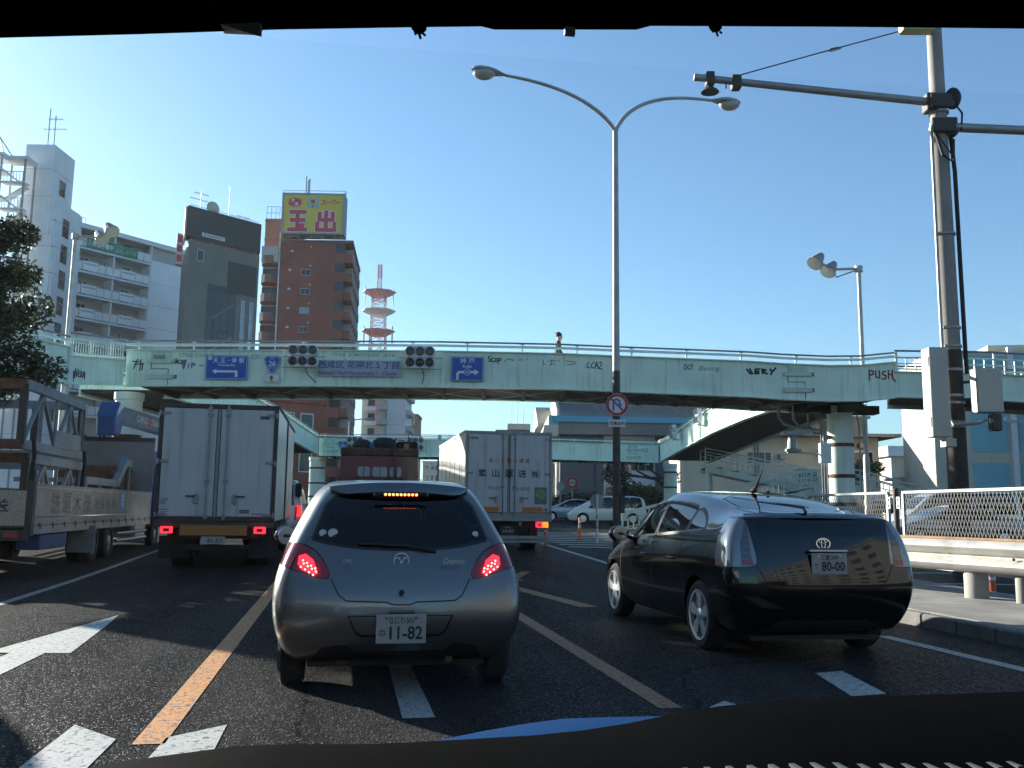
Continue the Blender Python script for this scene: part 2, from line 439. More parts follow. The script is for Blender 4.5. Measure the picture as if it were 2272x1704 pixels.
# white zebra hatch before the traffic island
for k in range(9):
    y = 27.2 + k * 1.45
    x0 = 6.9 + k * 0.05
    stripe([(x0, y), (x0, y + 0.45), (13.2 + k * 0.3, y - 1.3), (13.2 + k * 0.3, y - 1.75)], 'line white', 'zebra_stripe', sub=1)
for y, x0, x1 in ((12.9, 9.9, 16), (15.3, 10.6, 18), (17.9, 11.2, 20)):
    stripe([(x0, y), (x0, y + 0.2), (x1, y - 1.2), (x1, y - 1.4)], 'line white', 'lane_line')

def slab(outline, h, name, m, kerb_m=None):
    b = MB()
    n = len(outline)
    b.v += [Vector((x, y, gz(y) - 0.05)) for x, y in outline] + [Vector((x, y, gz(y) + h)) for x, y in outline]
    b.f += [tuple(range(n, 2 * n))] + [(i, (i + 1) % n, (i + 1) % n + n, i + n) for i in range(n)]
    return structure(b.build(name, MATS[m], None, bevel=0.025))
# raised island carrying guard rail and mesh fence, with its kerb
def island_edge(y):  # left edge of the island
    return 6.45 + 0.012 * max(0, y - 9)
isl = slab([(6.62, -2), (8.9, -2), (9.6, 12.2), (10.2, 17.5), (8.2, 18.2), (6.75, 17.5)], 0.14, 'traffic_island', 'concrete')
kb = MB()
for k in range(32):
    y0 = -2 + k * 0.61
    kb = MB(); kb.box(6.44 + 0.005 * k, 6.60 + 0.005 * k, y0, y0 + 0.6, -0.05, 0.15)
    kb.build('kerb_stone', MATS['concrete dark'], isl, bevel=0.02)
nose = slab([(6.9, 19.6), (8.6, 19.0), (9.4, 21.5), (9.3, 25.6), (8.3, 26.0), (7.0, 23.5)], 0.15, 'island_nose', 'concrete dark')
pv = slab([(-60, -10), (-9.3, -10), (-9.3, 40), (-14, 44), (-60, 44)], 0.15, 'pavement', 'concrete dark')
# ================================================================ footbridge round the crossing
mat("teal paint", (0.68, 0.88, 0.75), 0.5, var=0.16, vscale=0.9, streak=0.55)
mat('teal pale', (0.66, 0.80, 0.75), 0.5, var=0.12, vscale=1.2, streak=0.25)
mat('shaded teal', (0.42, 0.53, 0.50), 0.55, var=0.2, vscale=1.2, streak=0.4)  # teal pale darkened; the shade on the stairs is put into the colour
mat('teal plate', (0.50, 0.67, 0.57), 0.5, var=0.2, vscale=3, streak=0.5)
mat('rail grey', (0.26, 0.28, 0.29), 0.45, metal=0.4, var=0.3, vscale=6)
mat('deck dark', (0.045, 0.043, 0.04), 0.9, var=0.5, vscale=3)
mat('spray black', (0.035, 0.035, 0.04), 0.8)
mat('spray grey', (0.20, 0.30, 0.28), 0.8)
mat('spray red', (0.22, 0.045, 0.04), 0.8)
mat('spray blue', (0.08, 0.14, 0.30), 0.8)
mat('rust', (0.16, 0.075, 0.04), 0.9, var=0.5, vscale=8)
mat('black rubber', (0.015, 0.015, 0.016), 0.75)
mat('bolt grey', (0.16, 0.2, 0.19), 0.6)

def interp(keys, s):
    if s <= keys[0][0]: return keys[0][1]
    for (a, va), (b, vb) in zip(keys, keys[1:]):
        if s <= b: 
            t = (s - a) / (b - a); return va + (vb - va) * t
    return keys[-1][1]

class Span:
    """plate-girder footbridge span following a path of (s, d, zbottom) points in the crossing's frame"""
    def __init__(s, name, label, path, width, web=1.03, side=1):
        s.path = [Vector(p) for p in path]; s.w = width; s.web = web
        p0 = CF @ Vector((s.path[0].x, s.path[0].y, 0))
        s.t = thing(name, label, 'footbridge', (p0.x, p0.y, gz(p0.y)), -YAW)
        # sideways offset (away from the girder that faces the viewer)
        n = []
        for i, p in enumerate(s.path):
            a = s.path[max(i - 1, 0)]; b = s.path[min(i + 1, len(s.path) - 1)]
            d = Vector((b.x - a.x, b.y - a.y, 0)).normalized()
            n.append(Vector((-d.y, d.x, 0)) * side)
        s.n = n
    def strip(s, off, z0, z1, th, name, m, **k):
        b = MB(CF)
        for i in range(len(s.path) - 1):
            q = []
            for j in (i, i + 1):
                o = s.path[j] + s.n[j] * off
                q.append([o + Vector((0, 0, z0)), o + s.n[j] * th + Vector((0, 0, z0)), o + s.n[j] * th + Vector((0, 0, z1)), o + Vector((0, 0, z1))])
            b.hexa(q[0], q[1])
        return b.build(name, MATS[m], s.t, **k)
    def girder(s):
        g = s.strip(0, 0, s.web, 0.03, 'girder', 'teal paint')
        s.strip(-0.07, s.web, s.web + 0.03, 0.18, 'top_flange', 'teal paint')
        s.strip(-0.09, -0.03, 0.0, 0.22, 'bottom_flange', 'teal paint')
        s.strip(s.w, 0, s.web, 0.03, 'girder', 'teal paint')
        s.strip(s.w - 0.1, s.web, s.web + 0.03, 0.18, 'top_flange', 'teal paint')
        s.strip(s.w - 0.12, -0.03, 0.0, 0.22, 'bottom_flange', 'teal paint')
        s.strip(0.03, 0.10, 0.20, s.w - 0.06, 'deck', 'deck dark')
        return g
    def along(s, step, start=0.0):
        """(point, normal, direction) every step metres"""
        out = []; acc = start
        L = 0.0
        for i in range(len(s.path) - 1):
            a, b = s.path[i], s.path[i + 1]; l = (b - a).length
            while acc <= L + l + 1e-6:
                t = (acc - L) / l
                out.append((a.lerp(b, t), s.n[i].lerp(s.n[i + 1], t).normalized(), (b - a).normalized())); acc += step
            L += l
        return out
    def floorbeams(s, step=1.25):
        for p, n, d in s.along(step, 0.5):
            b = MB(CF); q = n * (s.w - 0.1)
            b.beam(p + n * 0.1 + Vector((0, 0, 0.03)), p + q + Vector((0, 0, 0.03)), 0.12, 0.14)
            o = b.build('floor_beam', MATS['deck dark'], s.t)
        al = s.along(2.5, 0.5)
        for (p, n, d), (p2, n2, d2) in zip(al, al[1:]):
            b = MB(CF)
            b.beam(p + n * 0.15 + Vector((0, 0, 0.0)), p2 + n2 * (s.w - 0.15) + Vector((0, 0, 0.0)), 0.07, 0.02)
            b.beam(p2 + n2 * 0.15 + Vector((0, 0, -0.02)), p + n * (s.w - 0.15) + Vector((0, 0, -0.02)), 0.07, 0.02)
            b.build('wind_brace', MATS['bolt grey'], s.t)
    def rails(s, step=1.6, both=True, hi=0.27, lo=0.155):
        for off in ((0.02, s.w) if both else (0.02,)):
            z0 = s.web + 0.03
            b = MB(CF); b.tube([p + n * off + Vector((0, 0, z0 + hi)) for p, n in zip(s.path, s.n)], 0.028, 8)
            b.build('handrail', MATS['rail grey'], s.t, smooth=True)
            b = MB(CF)
            for i in range(len(s.path) - 1):
                b.beam(s.path[i] + s.n[i] * off + Vector((0, 0, z0 + lo)), s.path[i + 1] + s.n[i + 1] * off + Vector((0, 0, z0 + lo)), 0.05, 0.075)
            b.build('mid_rail', MATS['teal pale'], s.t)
            for p, n, d in s.along(step, 0.35):
                o = p + n * off
                b = MB(CF); b.beam(o + Vector((0, 0, z0 - 0.005)), o + Vector((0, 0, z0 + hi - 0.02)), 0.045, 0.03)
                b.beam(o - d * 0.07 + Vector((0, 0, z0 + hi - 0.035)), o + d * 0.07 + Vector((0, 0, z0 + hi - 0.035)), 0.04, 0.02)
                b.box(-0.02, 0.02, -0.05, 0.05, -0.012, 0.012, Matrix.Translation(o + Vector((0, 0, z0 + lo - 0.05))))
                b.build('rail_post', MATS['teal pale'], s.t)

def stiffener(span, s, d, z0, z1, w=0.05, dep=0.09):
    b = MB(CF); b.box(s - w / 2, s + w / 2, d - dep, d, z0, z1); b.build('stiffener', MATS['teal paint'], span.t)
def splice(span, s, d, z0, h):
    """bolted drop joint between two lengths of girder: plates, a stepped gap and bolts"""
    b = MB(CF); b.box(s - 0.30, s + 0.28, d - 0.035, d, z0 + 0.72 * h, z0 + 1.0 * h); p = b.build('splice_plate', MATS['teal plate'], span.t, bevel=0.006)
    b = MB(CF); b.box(s - 0.42, s + 0.40, d - 0.06, d - 0.037, z0 + 0.66 * h, z0 + 0.77 * h); b.build('splice_plate', MATS['teal plate'], span.t, bevel=0.006)
    b = MB(CF); b.box(s - 0.42, s + 0.40, d - 0.06, d, z0 + 0.20 * h, z0 + 0.33 * h); b.build('splice_plate', MATS['teal plate'], span.t, bevel=0.006)
    b = MB(CF)
    b.box(s - 0.30, s - 0.285, d - 0.012, d - 0.002, z0 + 0.50 * h, z0 + 0.66 * h); b.box(s - 0.30, s + 0.22, d - 0.012, d - 0.002, z0 + 0.49 * h, z0 + 0.505 * h)
    b.box(s + 0.205, s + 0.22, d - 0.012, d - 0.002, z0, z0 + 0.49 * h)
    b.build('joint_gap', MATS['black rubber'], span.t)
    for zz in (0.69, 0.745, 0.235, 0.295):
        for dx in (0.33, 0.44):
            b = MB(CF); b.lathe([(0.022, 0), (0.022, 0.05), (0.012, 0.055)], 6, (s + dx - 0.02, d - 0.02, z0 + zz * h), 'x'); b.build('bolt', MATS['rust'], span.t)

# ---- near span, arched a little, running across the whole view
DN, WN = 26.6, 3.1
zb = [(-11.4, 4.74), (-9, 4.76), (-5.6, 4.80), (-2.1, 4.82), (1.4, 4.79), (3, 4.74), (7, 4.63), (8, 4.57), (9.3, 4.53), (10.3, 4.55), (11.3, 4.66)]
near = Span('footbridge', 'pale green girder footbridge crossing above the box trucks, with direction signs and graffiti',
            [(s_, DN, interp(zb, s_)) for s_ in (-11.4, -10.2, -9, -7.5, -5.6, -4, -2.1, -0.3, 1.4, 3, 5, 7, 8, 8.7, 9.3, 10.3, 11.3)], WN)
near.girder(); near.floorbeams(); near.rails(1.62)
splice(near, -10.35, DN, 4.74, 1.0)
splice(near, 8.42, DN, 4.56, 1.04)
for s_ in (-6.75, -5.35, -2.05, -3.3):
    stiffener(near, s_, DN, interp(zb, s_), interp(zb, s_) + 1.03, 0.09, 0.05)
for s_ in (-0.2,):
    stiffener(near, s_, DN, interp(zb, s_), interp(zb, s_) + 0.2, 0.1, 0.05)
# column with bands at the right-hand corner
def column(span, s, d, z0, z1, r, m='teal pale'):
    b = MB(CF); b.lathe([(r, z0), (r, z1 - 0.25), (r + 0.04, z1 - 0.22), (r + 0.04, z1)], 28, (s, d, 0)); c = b.build('column', MATS[m], span.t, smooth=True)
    b = MB(CF); b.lathe([(r + 0.42, z0), (r + 0.42, z0 + 0.12), (r + 0.05, z0 + 0.16), (r + 0.01, z0 + 0.5)], 20, (s, d, 0)); b.build('column_base', MATS['concrete'], c)
    for z in (z0 + 1.35, z0 + 2.2, z0 + 3.15):
        b = MB(CF); b.lathe([(r + 0.012, z), (r + 0.018, z + 0.02), (r + 0.018, z + 0.09), (r + 0.012, z + 0.11)], 28, (s, d, 0)); b.build('band', MATS['rust' if z > z0 + 1.5 else 'deck dark'], c, smooth=True)
    return c
gN = 0.13
col1 = column(near, 10.15, 28.1, gN, 4.53, 0.385)
column(near, -11.9, 28.2, gN, 4.7, 0.40)
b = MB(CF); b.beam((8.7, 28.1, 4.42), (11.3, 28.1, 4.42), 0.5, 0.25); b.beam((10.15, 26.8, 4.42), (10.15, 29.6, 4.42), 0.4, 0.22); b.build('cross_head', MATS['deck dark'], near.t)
# conduits and a camera bracket on the column
for dx, r in ((-0.62, 0.03), (-0.54, 0.022), (-0.70, 0.028), (0.46, 0.02)):
    b = MB(CF); b.tube([(10.15 + dx, 27.75, gN), (10.15 + dx, 27.75, 3.9), (10.05 + dx * 1.1, 27.8, 4.3), (9.6 + dx * 1.5, 28.2, 4.4)], r, 6); b.build('conduit', MATS['rail grey'], near.t, smooth=True)
for k, (sx, zz) in enumerate(((-1.9, 4.3), (-1.45, 4.25), (-1.0, 4.05))):
    b = MB(CF); b.tube([(10.15 + sx, 28, 4.55), (10.15 + sx, 28, zz - 0.15), (10.15 + sx + 0.15, 28, zz - 0.35), (10.15 + sx + 0.7, 27.9, zz - 0.5), (9.5, 27.8, zz - 0.55)], 0.05, 8); b.build('drain_pipe', MATS['rail grey'], near.t, smooth=True)
b = MB(CF); b.beam((9.5, 27.6, 3.02), (8.3, 27.4, 3.06), 0.06, 0.05); b.box(8.25, 8.7, 27.3, 27.5, 3.08, 3.16); b.lathe([(0.16, 3.16), (0.13, 3.4), (0.1, 3.55)], 14, (8.45, 27.4, 0)); b.box(8.15, 8.8, 27.25, 27.55, 3.57, 3.68)
b.build('sensor_arm', MATS['rail grey'], near.t)
b = MB(CF); b.box(9.3, 9.62, 27.4, 27.62, 2.75, 3.35); b.build('junction_box', MATS['teal pale'], near.t, bevel=0.01)

# ---- right-hand continuation: the girder steps down, then an open railing runs off to the right
ext = Span('footbridge_approach', 'right-hand approach of the green footbridge with open railing, behind the utility pole',
           [(11.3, DN, 4.68), (13.5, 25.9, 4.55), (16, 25.1, 4.30), (19, 24.1, 3.98), (24, 22.5, 3.5)], 3.0, web=0.72)
ext.girder()
for off in (0.02, 3.0):
    for hh, m_, r_ in ((0.62, 'rail grey', 0.03), (0.42, 'teal pale', 0.028), (0.24, 'teal pale', 0.02), (0.08, 'teal pale', 0.025)):
        b = MB(CF); b.tube([p + n * off + Vector((0, 0, 0.75 + hh)) for p, n in zip(ext.path, ext.n)], r_, 8); b.build('handrail' if hh > 0.6 else 'rail', MATS[m_], ext.t, smooth=True)
    for i, (p, n, d) in enumerate(ext.along(0.26, 0.05)):
        o = p + n * off; w = 0.06 if i % 5 == 0 else 0.022
        b = MB(CF); b.beam(o + Vector((0, 0, 0.75)), o + Vector((0, 0, 1.17 if i % 5 else 1.34)), w, 0.04); b.build('rail_post' if i % 5 == 0 else 'baluster', MATS['teal pale'], ext.t)
# parapet end plate of the near span
b = MB(CF); b.box(11.28, 11.31, DN - 0.02, DN + 0.08, 5.4, 5.72); b.build('end_plate', MATS['teal paint'], near.t)
b = MB(CF); b.tube([(11.3, DN + 0.02, 5.98), (11.35, DN, 5.9), (11.3, DN, 5.4)], 0.03, 8); b.build('rail_end', MATS['teal pale'], near.t)

# ---- landing on the left with picket railing; the walkway then turns towards the camera
land = Span('footbridge_landing', 'left landing of the green footbridge with picket railing, beside the tree',
            [(-11.8, 24.0, 4.44), (-11.65, 25.2, 4.58), (-11.4, 26.5, 4.74)], 2.9, web=0.72, side=1)
land.girder()
arm = Span('footbridge_stair_arm', 'walkway arm of the green footbridge coming forward above the pavement behind the tree',
           [(-13.6, 18.2, 4.46), (-12.7, 21.1, 4.45), (-11.8, 24.0, 4.44)], 2.9, web=0.95, side=1)
arm.girder(); arm.rails(1.3)
for p in ((0, 0.5),):
    pts = [q + Vector((0, 0, 0)) for q in land.path]
    for hh, m_, r_ in ((0.60, 'rail grey', 0.032), (0.47, 'teal pale', 0.035), (0.06, 'teal pale', 0.03)):
        b = MB(CF); b.tube([q + Vector((0, 0, 0.75 + hh)) for q in pts], r_, 8); b.build('handrail' if hh > 0.5 else 'rail', MATS[m_], land.t, smooth=True)
    for i, (p_, n_, d_) in enumerate(land.along(0.115, 0.03)):
        w = 0.05 if i % 8 == 0 else 0.018
        b = MB(CF); b.beam(p_ + Vector((0, 0, 0.75)), p_ + Vector((0, 0, 1.3 if i % 8 == 0 else 1.2)), w, 0.03); b.build('rail_post' if i % 8 == 0 else 'baluster', MATS['teal pale'], land.t)
b = MB(CF); b.box(-11.88, -11.74, 23.92, 24.06, 4.36, 5.5); b.build('corner_post', MATS['teal pale'], land.t)

# ---- side spans and far span, closing the ring
right_side = Span('footbridge_side_span', 'green girder span sloping away from the right column to the far corner',
                  [(8.6, 29.8, 4.62), (8.75, 34, 4.72), (8.9, 40, 4.72), (9.05, 48, 4.5), (9.2, 56.4, 4.25)], 3.0, web=1.02, side=-1)
right_side.girder(); right_side.rails(2.0)
for dd in (31.5, 36.2, 43, 50.5):
    b = MB(CF); zz = interp([(29.8, 4.62), (34, 4.72), (40, 4.72), (48, 4.5), (56.4, 4.25)], dd); b.box(8.62 + (dd - 29.8) * 0.022, 8.72 + (dd - 29.8) * 0.022, dd, dd + 0.25, zz, zz + 1.0); b.build('stiffener', MATS['teal paint'], right_side.t)
left_side = Span('footbridge_side_span', 'green girder span behind the left box truck running to the far corner',
                 [(-11.2, 29.8, 4.8), (-11.3, 38, 4.9), (-11.6, 47, 4.8), (-12.0, 56.8, 4.45)], 3.0, web=1.02, side=1)
left_side.girder(); left_side.rails(2.0)
left_side.t.name = 'footbridge_side_span.001'
zf = [(-12, 4.45), (-10, 4.42), (-2, 4.46), (3, 4.38), (9.2, 4.25)]
DF = 57.0
far = Span('footbridge_far_span', 'far green footbridge span with route shield, seen between the two box trucks',
           [(s_, DF, interp(zf, s_)) for s_ in (-12, -10, -7, -4, -2, 0.5, 3, 6, 9.2)], 3.0, web=1.05)
far.girder(); far.floorbeams(2.0); far.rails(2.6)
splice(far, -11.3, DF, 4.44, 1.05); splice(far, 7.6, DF, 4.28, 1.05)
column(far, 10.2, 58.6, 0.5, 4.25, 0.42); column(far, -12.4, 58.6, 0.5, 4.4, 0.5)
for k in range(4):
    sx = 6.2 + k * 0.9
    b = MB(CF); b.tube([(sx, 58.2, 4.3), (sx + 0.05, 58.2, 3.75), (sx + 0.5, 58.1, 3.5), (9.4, 58, 3.3 - 0.1 * k)], 0.07, 6); b.build('drain_pipe', MATS['deck dark'], far.t, smooth=True)

# ---- stairs down to the pavement on the right, behind the black car
stairs = thing('staircase', 'long green switchback staircase with balustrades behind the black car', 'staircase', tuple(CF @ Vector((15, 44, 0.35))), -YAW)
def flight(a, b, w, name='flight', t=stairs):
    """one flight: sloping stringers on both sides, balustrade of balusters with rails, treads"""
    a, b = Vector(a), Vector(b); d = (b - a); n = Vector((-d.y, d.x, 0)).normalized()
    for off in (0, w):
        o = n * off
        m = MB(CF); m.beam(a + o - Vector((0, 0, 0.12)), b + o - Vector((0, 0, 0.12)), 0.06, 0.30); st = m.build('stringer', MATS['shaded teal'], t)
        for hh, th in ((0.95, 0.07), (0.18, 0.05), (0.62, 0.04)):
            m = MB(CF); m.beam(a + o + Vector((0, 0, hh)), b + o + Vector((0, 0, hh)), 0.05, th); m.build('rail', MATS['shaded teal'], t)
        L = d.length; k = int(L / 0.27)
        for i in range(k + 1):
            p = a + d * (i / k) + o; w_ = 0.07 if i % 6 == 0 else 0.03
            m = MB(CF); m.beam(p + Vector((0, 0, 0.18)), p + Vector((0, 0, 0.95 if i % 6 == 0 else 0.62)), w_, 0.03); m.build('baluster', MATS['shaded teal'], t)
    k = max(2, int(abs(d.z) / 0.16)) if abs(d.z) > 0.3 else 2
    for i in range(k):
        p = a + d * ((i + 0.5) / k)
        m = MB(CF); h = Vector((d.x, d.y, 0)) / k / 2
        m.hexa([p - h, p + h, p + h + n * w, p - h + n * w], [q + Vector((0, 0, 0.05)) for q in (p - h, p + h, p + h + n * w, p - h + n * w)]); m.build('tread', MATS['concrete'], t)
flight((5.3, 43.5, 0.15), (14.3, 43.5, 2.35), 2.2)
flight((14.3, 43.5, 2.35), (16.6, 43.5, 2.35), 2.2)
flight((16.6, 43.5, 2.35), (23.2, 43.0, 0.55), 2.2)
flight((10.0, 47.0, 3.55), (16.0, 46.5, 2.35), 2.0)
for s_, z in ((14.6, 2.2), (16.4, 2.2), (10.4, 3.3)):
    m = MB(CF); m.lathe([(0.16, 0.3), (0.16, z)], 14, (s_, 44.6 if z < 3 else 48, 0)); m.build('post', MATS['shaded teal'], stairs, smooth=True)
# solid infill panels along the near balustrade of the landing
m = MB(CF); m.box(14.35, 16.55, 43.42, 43.47, 1.9, 2.5); m.build('landing_panel', MATS['shaded teal'], stairs)

# ---- direction signs hung on the near girder
mat('sign blue', (0.012, 0.10, 0.42), 0.42, spec=0.4)
mat('sign white', (0.62, 0.66, 0.68), 0.5, var=0.08)
mat('sign grey', (0.36, 0.42, 0.48), 0.55, var=0.12)
mat('sign lettering blue', (0.02, 0.06, 0.26), 0.5)
mat('sign red', (0.36, 0.02, 0.03), 0.45)
mat('lettering white', (0.70, 0.72, 0.74), 0.5)
mat('lettering black', (0.02, 0.02, 0.025), 0.6)
def zg(s_): return interp(zb, s_)
def board(name, label, s0, s1, z0, z1, m, d=DN - 0.10, bev=0.02, cat='sign'):
    loc = CF @ Vector(((s0 + s1) / 2, d, (z0 + z1) / 2))
    t = thing(name, label, cat, tuple(loc), -YAW)
    b = MB(CF); b.box(s0, s1, d, d + 0.03, z0, z1); b.build('panel', MATS[m], t, bevel=0.006)
    for s_ in (s0 + 0.2 * (s1 - s0), s1 - 0.2 * (s1 - s0)):
        b = MB(CF); b.box(s_ - 0.03, s_ + 0.03, d + 0.03, DN - 0.001, z0 + 0.05, z1 - 0.05); b.build('bracket', MATS['rail grey'], t)
    return t
def FT(s_, z_, d): return face_T((s_, d, z_), (1, 0, 0), (0, 0, 1))     # readable plane facing the camera, crossing frame
def frame_line(t, s0, s1, z0, z1, d, m='lettering white', w=0.012, ins=0.02):
    b = MB(CF)
    for (a0, a1, c0, c1) in ((s0 + ins, s1 - ins, z0 + ins, z0 + ins + w), (s0 + ins, s1 - ins, z1 - ins - w, z1 - ins), (s0 + ins, s0 + ins + w, z0 + ins, z1 - ins), (s1 - ins - w, s1 - ins, z0 + ins, z1 - ins)):
        b.add([(a0, d, c0), (a1, d, c0), (a1, d, c1), (a0, d, c1)], [(0, 1, 2, 3)])
    return b.build('border', MATS[m], t)
sg = board('direction_sign', 'blue road sign with left arrow to Tennoji station', -9.02, -7.78, 4.93, 5.65, 'sign blue')
d1 = DN - 0.104
text('天 王・寺 駅', 0.17, MATS['lettering white'], sg, FT(-8.34, 5.50, d1), width=0.92, bold=0.012, M=CF)
text('Tennoji Sta', 0.085, MATS['lettering white'], sg, FT(-8.40, 5.35, d1), width=0.5, bold=0.015, M=CF)
flat([(-0.07, -0.05), (0.05, -0.05), (0.05, 0.05), (-0.07, 0.05)], MATS['lettering white'], 'logo', sg, FT(-8.88, 5.56, d1), M=CF)
text('地下鉄', 0.04, MATS['sign blue'], sg, FT(-8.89, 5.56, d1 - 0.003), M=CF, bold=0.01)
flat([(-0.40, 0.0), (-0.27, 0.075), (-0.27, 0.03), (0.33, 0.03), (0.36, 0.0), (0.36, -0.16), (0.28, -0.16), (0.28, -0.03), (-0.27, -0.03), (-0.27, -0.075)][::-1], MATS['lettering white'], 'arrow', sg, FT(-8.42, 5.17, d1), M=CF)
frame_line(sg, -9.02, -7.78, 4.93, 5.65, d1)
sg = board('direction_sign', 'blue road sign with right arrow and route 43 roundel to Kobe', -1.80, -0.84, 4.97, 5.70, 'sign blue')
text('神 戸', 0.17, MATS['lettering white'], sg, FT(-1.32, 5.57, d1), width=0.44, bold=0.012, M=CF)
text('Kobe', 0.09, MATS['lettering white'], sg, FT(-1.32, 5.41, d1), bold=0.015, M=CF)
flat([(-0.31, -0.19), (-0.24, -0.19), (-0.24, -0.03), (-0.21, 0.0), (0.22, 0.0), (0.22, -0.06), (0.36, 0.035), (0.22, 0.13), (0.22, 0.07), (-0.24, 0.07), (-0.31, 0.0)], MATS['lettering white'], 'arrow', sg, FT(-1.33, 5.20, d1), M=CF)
flat(disc(0.10), MATS['lettering white'], 'roundel', sg, FT(-1.32, 5.235, d1 - 0.003), M=CF)
flat(disc(0.085), MATS['sign blue'], 'roundel_field', sg, FT(-1.32, 5.235, d1 - 0.006), M=CF)
text('43', 0.09, MATS['lettering white'], sg, FT(-1.32, 5.235, d1 - 0.009), bold=0.01, M=CF)
frame_line(sg, -1.80, -0.84, 4.97, 5.70, d1)
sg = board('place_name_sign', 'grey sign with blue lettering naming the ward, between the two near traffic signals', -5.73, -3.28, 5.07, 5.55, 'sign grey')
text('西成区 花園北１丁目', 0.22, MATS['sign lettering blue'], sg, FT(-4.52, 5.41, d1), width=2.36, bold=0.012, M=CF)
text('Nishinari Ward Hanazonokita 1 - Chome', 0.125, MATS['sign lettering blue'], sg, FT(-4.54, 5.17, d1), width=2.28, bold=0.012, M=CF)
def shield(name, label, s_, z_, d, w, num):
    k = w / 0.5
    pts = [(-0.25, 0.17), (-0.21, 0.225), (-0.1, 0.25), (0.1, 0.25), (0.21, 0.225), (0.25, 0.17), (0.19, 0.0), (0.09, -0.2), (0.035, -0.25), (-0.035, -0.25), (-0.09, -0.2), (-0.19, 0.0)][::-1]
    loc = CF @ Vector((s_, d, z_)); t = thing(name, label, 'sign', tuple(loc), -YAW)
    flat([(x * k, y * k) for x, y in pts], MATS['sign blue'], 'panel', t, FT(s_, z_, d), M=CF, thick=-0.02)
    in_ = [(x * k * 0.9, y * k * 0.9) for x, y in pts]
    strokes([in_ + [in_[0]]], 0.012 * k, MATS['lettering white'], 'border', t, FT(s_, z_, d - 0.004), M=CF)
    text(num, 0.17 * k, MATS['lettering white'], t, FT(s_, z_ + 0.02 * k, d - 0.004), bold=0.02, M=CF)
    text('国道', 0.06 * k, MATS['lettering white'], t, FT(s_, z_ + 0.175 * k, d - 0.004), M=CF)
    text('ROUTE', 0.04 * k, MATS['lettering white'], t, FT(s_, z_ - 0.115 * k, d - 0.004), M=CF)
    b = MB(CF); b.box(s_ - 0.03, s_ + 0.03, d + 0.02, (DN if d < 40 else DF) - 0.001, z_ - 0.1 * k, z_ + 0.1 * k); b.build('bracket', MATS['rail grey'], t)
    return t
sh = shield('route_shield', 'blue route 26 shield on the near girder above a red arrow plate', -7.06, 5.40, DN - 0.10, 0.50, '26')
sg = board('arrow_plate', 'small white plate with red upward arrow under the route shield', -7.28, -6.84, 4.88, 5.10, 'sign white')
flat([(0, 0.08), (-0.075, 0.0), (-0.03, 0.0), (-0.03, -0.08), (0.03, -0.08), (0.03, 0.0), (0.075, 0.0)], MATS['sign red'], 'arrow', sg, FT(-7.06, 4.99, d1), M=CF)
shield('route_shield', 'blue route 26 shield on the far girder behind the maroon truck', -10.5, 5.03, DF - 0.10, 0.62, '26').name = 'route_shield.001'

# ---- graffiti sprayed on the near girder
dg_ = DN - 0.004
def scrawl(lines, s_, z_, sx, sz, w, m, d=dg_, sp=near):
    strokes([[(x * sx, y * sz) for x, y in l] for l in lines], w, MATS[m], 'graffiti', sp.t, FT(s_, z_, d), M=CF)
SCOP = [[(0.16, 0.95), (0.05, 0.9), (0.03, 0.7), (0.16, 0.55), (0.15, 0.3), (0.02, 0.25)], [(0.42, 0.75), (0.28, 0.7), (0.24, 0.35), (0.35, 0.2), (0.45, 0.3)], [(0.55, 0.7), (0.5, 0.4), (0.58, 0.2), (0.68, 0.35), (0.66, 0.65), (0.55, 0.7)], [(0.78, 0.75), (0.76, -0.05)], [(0.78, 0.7), (0.95, 0.68), (0.93, 0.4), (0.78, 0.35)]]
scrawl(SCOP, -0.72, 5.52, 0.40, 0.22, 0.03, 'spray black'); scrawl(SCOP, -9.95, 5.36, 0.34, 0.2, 0.03, 'spray black')
scrawl([[(0, 0.4), (0.1, 0.8), (0.3, 0.9), (0.45, 0.6)], [(0.5, 0.9), (0.5, 0.6)], [(0.9, 0.9), (0.88, 0.6)], [(1.0, 0.9), (1.0, 0.6)], [(1.3, 0.9), (1.32, 0.75)]], -0.22, 5.50, 0.5, 0.18, 0.02, 'spray black')
scrawl([[(0, 0.9), (0, 0.2), (0.12, 0.35)], [(0.3, 0.75), (0.75, 0.8)], [(0.5, 1), (0.48, 0.3), (0.36, 0.15), (0.62, 0.35), (0.7, 0.15)], [(0.85, 0.95), (0.86, 0.75)], [(0.95, 0.95), (0.96, 0.75)], [(1.3, 0.8), (1.75, 0.7), (1.9, 0.5), (1.75, 0.3), (1.4, 0.25)]], 0.92, 5.46, 0.5, 0.2, 0.016, 'spray black')
scrawl([[(0.2, 0.9), (0.05, 0.6), (0.08, 0.25), (0.22, 0.3)], [(0.5, 0.9), (0.33, 0.55), (0.36, 0.2), (0.5, 0.28)], [(0.55, 0.15), (0.68, 0.9), (0.78, 0.15)], [(0.58, 0.45), (0.78, 0.45)], [(0.82, 0.8), (0.95, 0.9), (0.98, 0.65), (0.84, 0.2), (1.02, 0.1)]], 2.18, 5.36, 0.46, 0.27, 0.026, 'spray black')
scrawl([[(0.14, 0.8), (0.03, 0.6), (0.05, 0.25), (0.15, 0.2), (0.2, 0.6), (0.14, 0.8)], [(0.4, 0.8), (0.25, 0.5), (0.3, 0.2), (0.42, 0.3)], [(0.5, 0.9), (0.5, 0.2)], [(0.45, 0.6), (0.6, 0.6)]], 5.05, 5.36, 0.5, 0.26, 0.022, 'spray black')
text('Bvong', 0.2, MATS['spray grey'], near.t, FT(5.82, 5.43, dg_), width=0.62, shear=0.2, bold=0.005, M=CF)
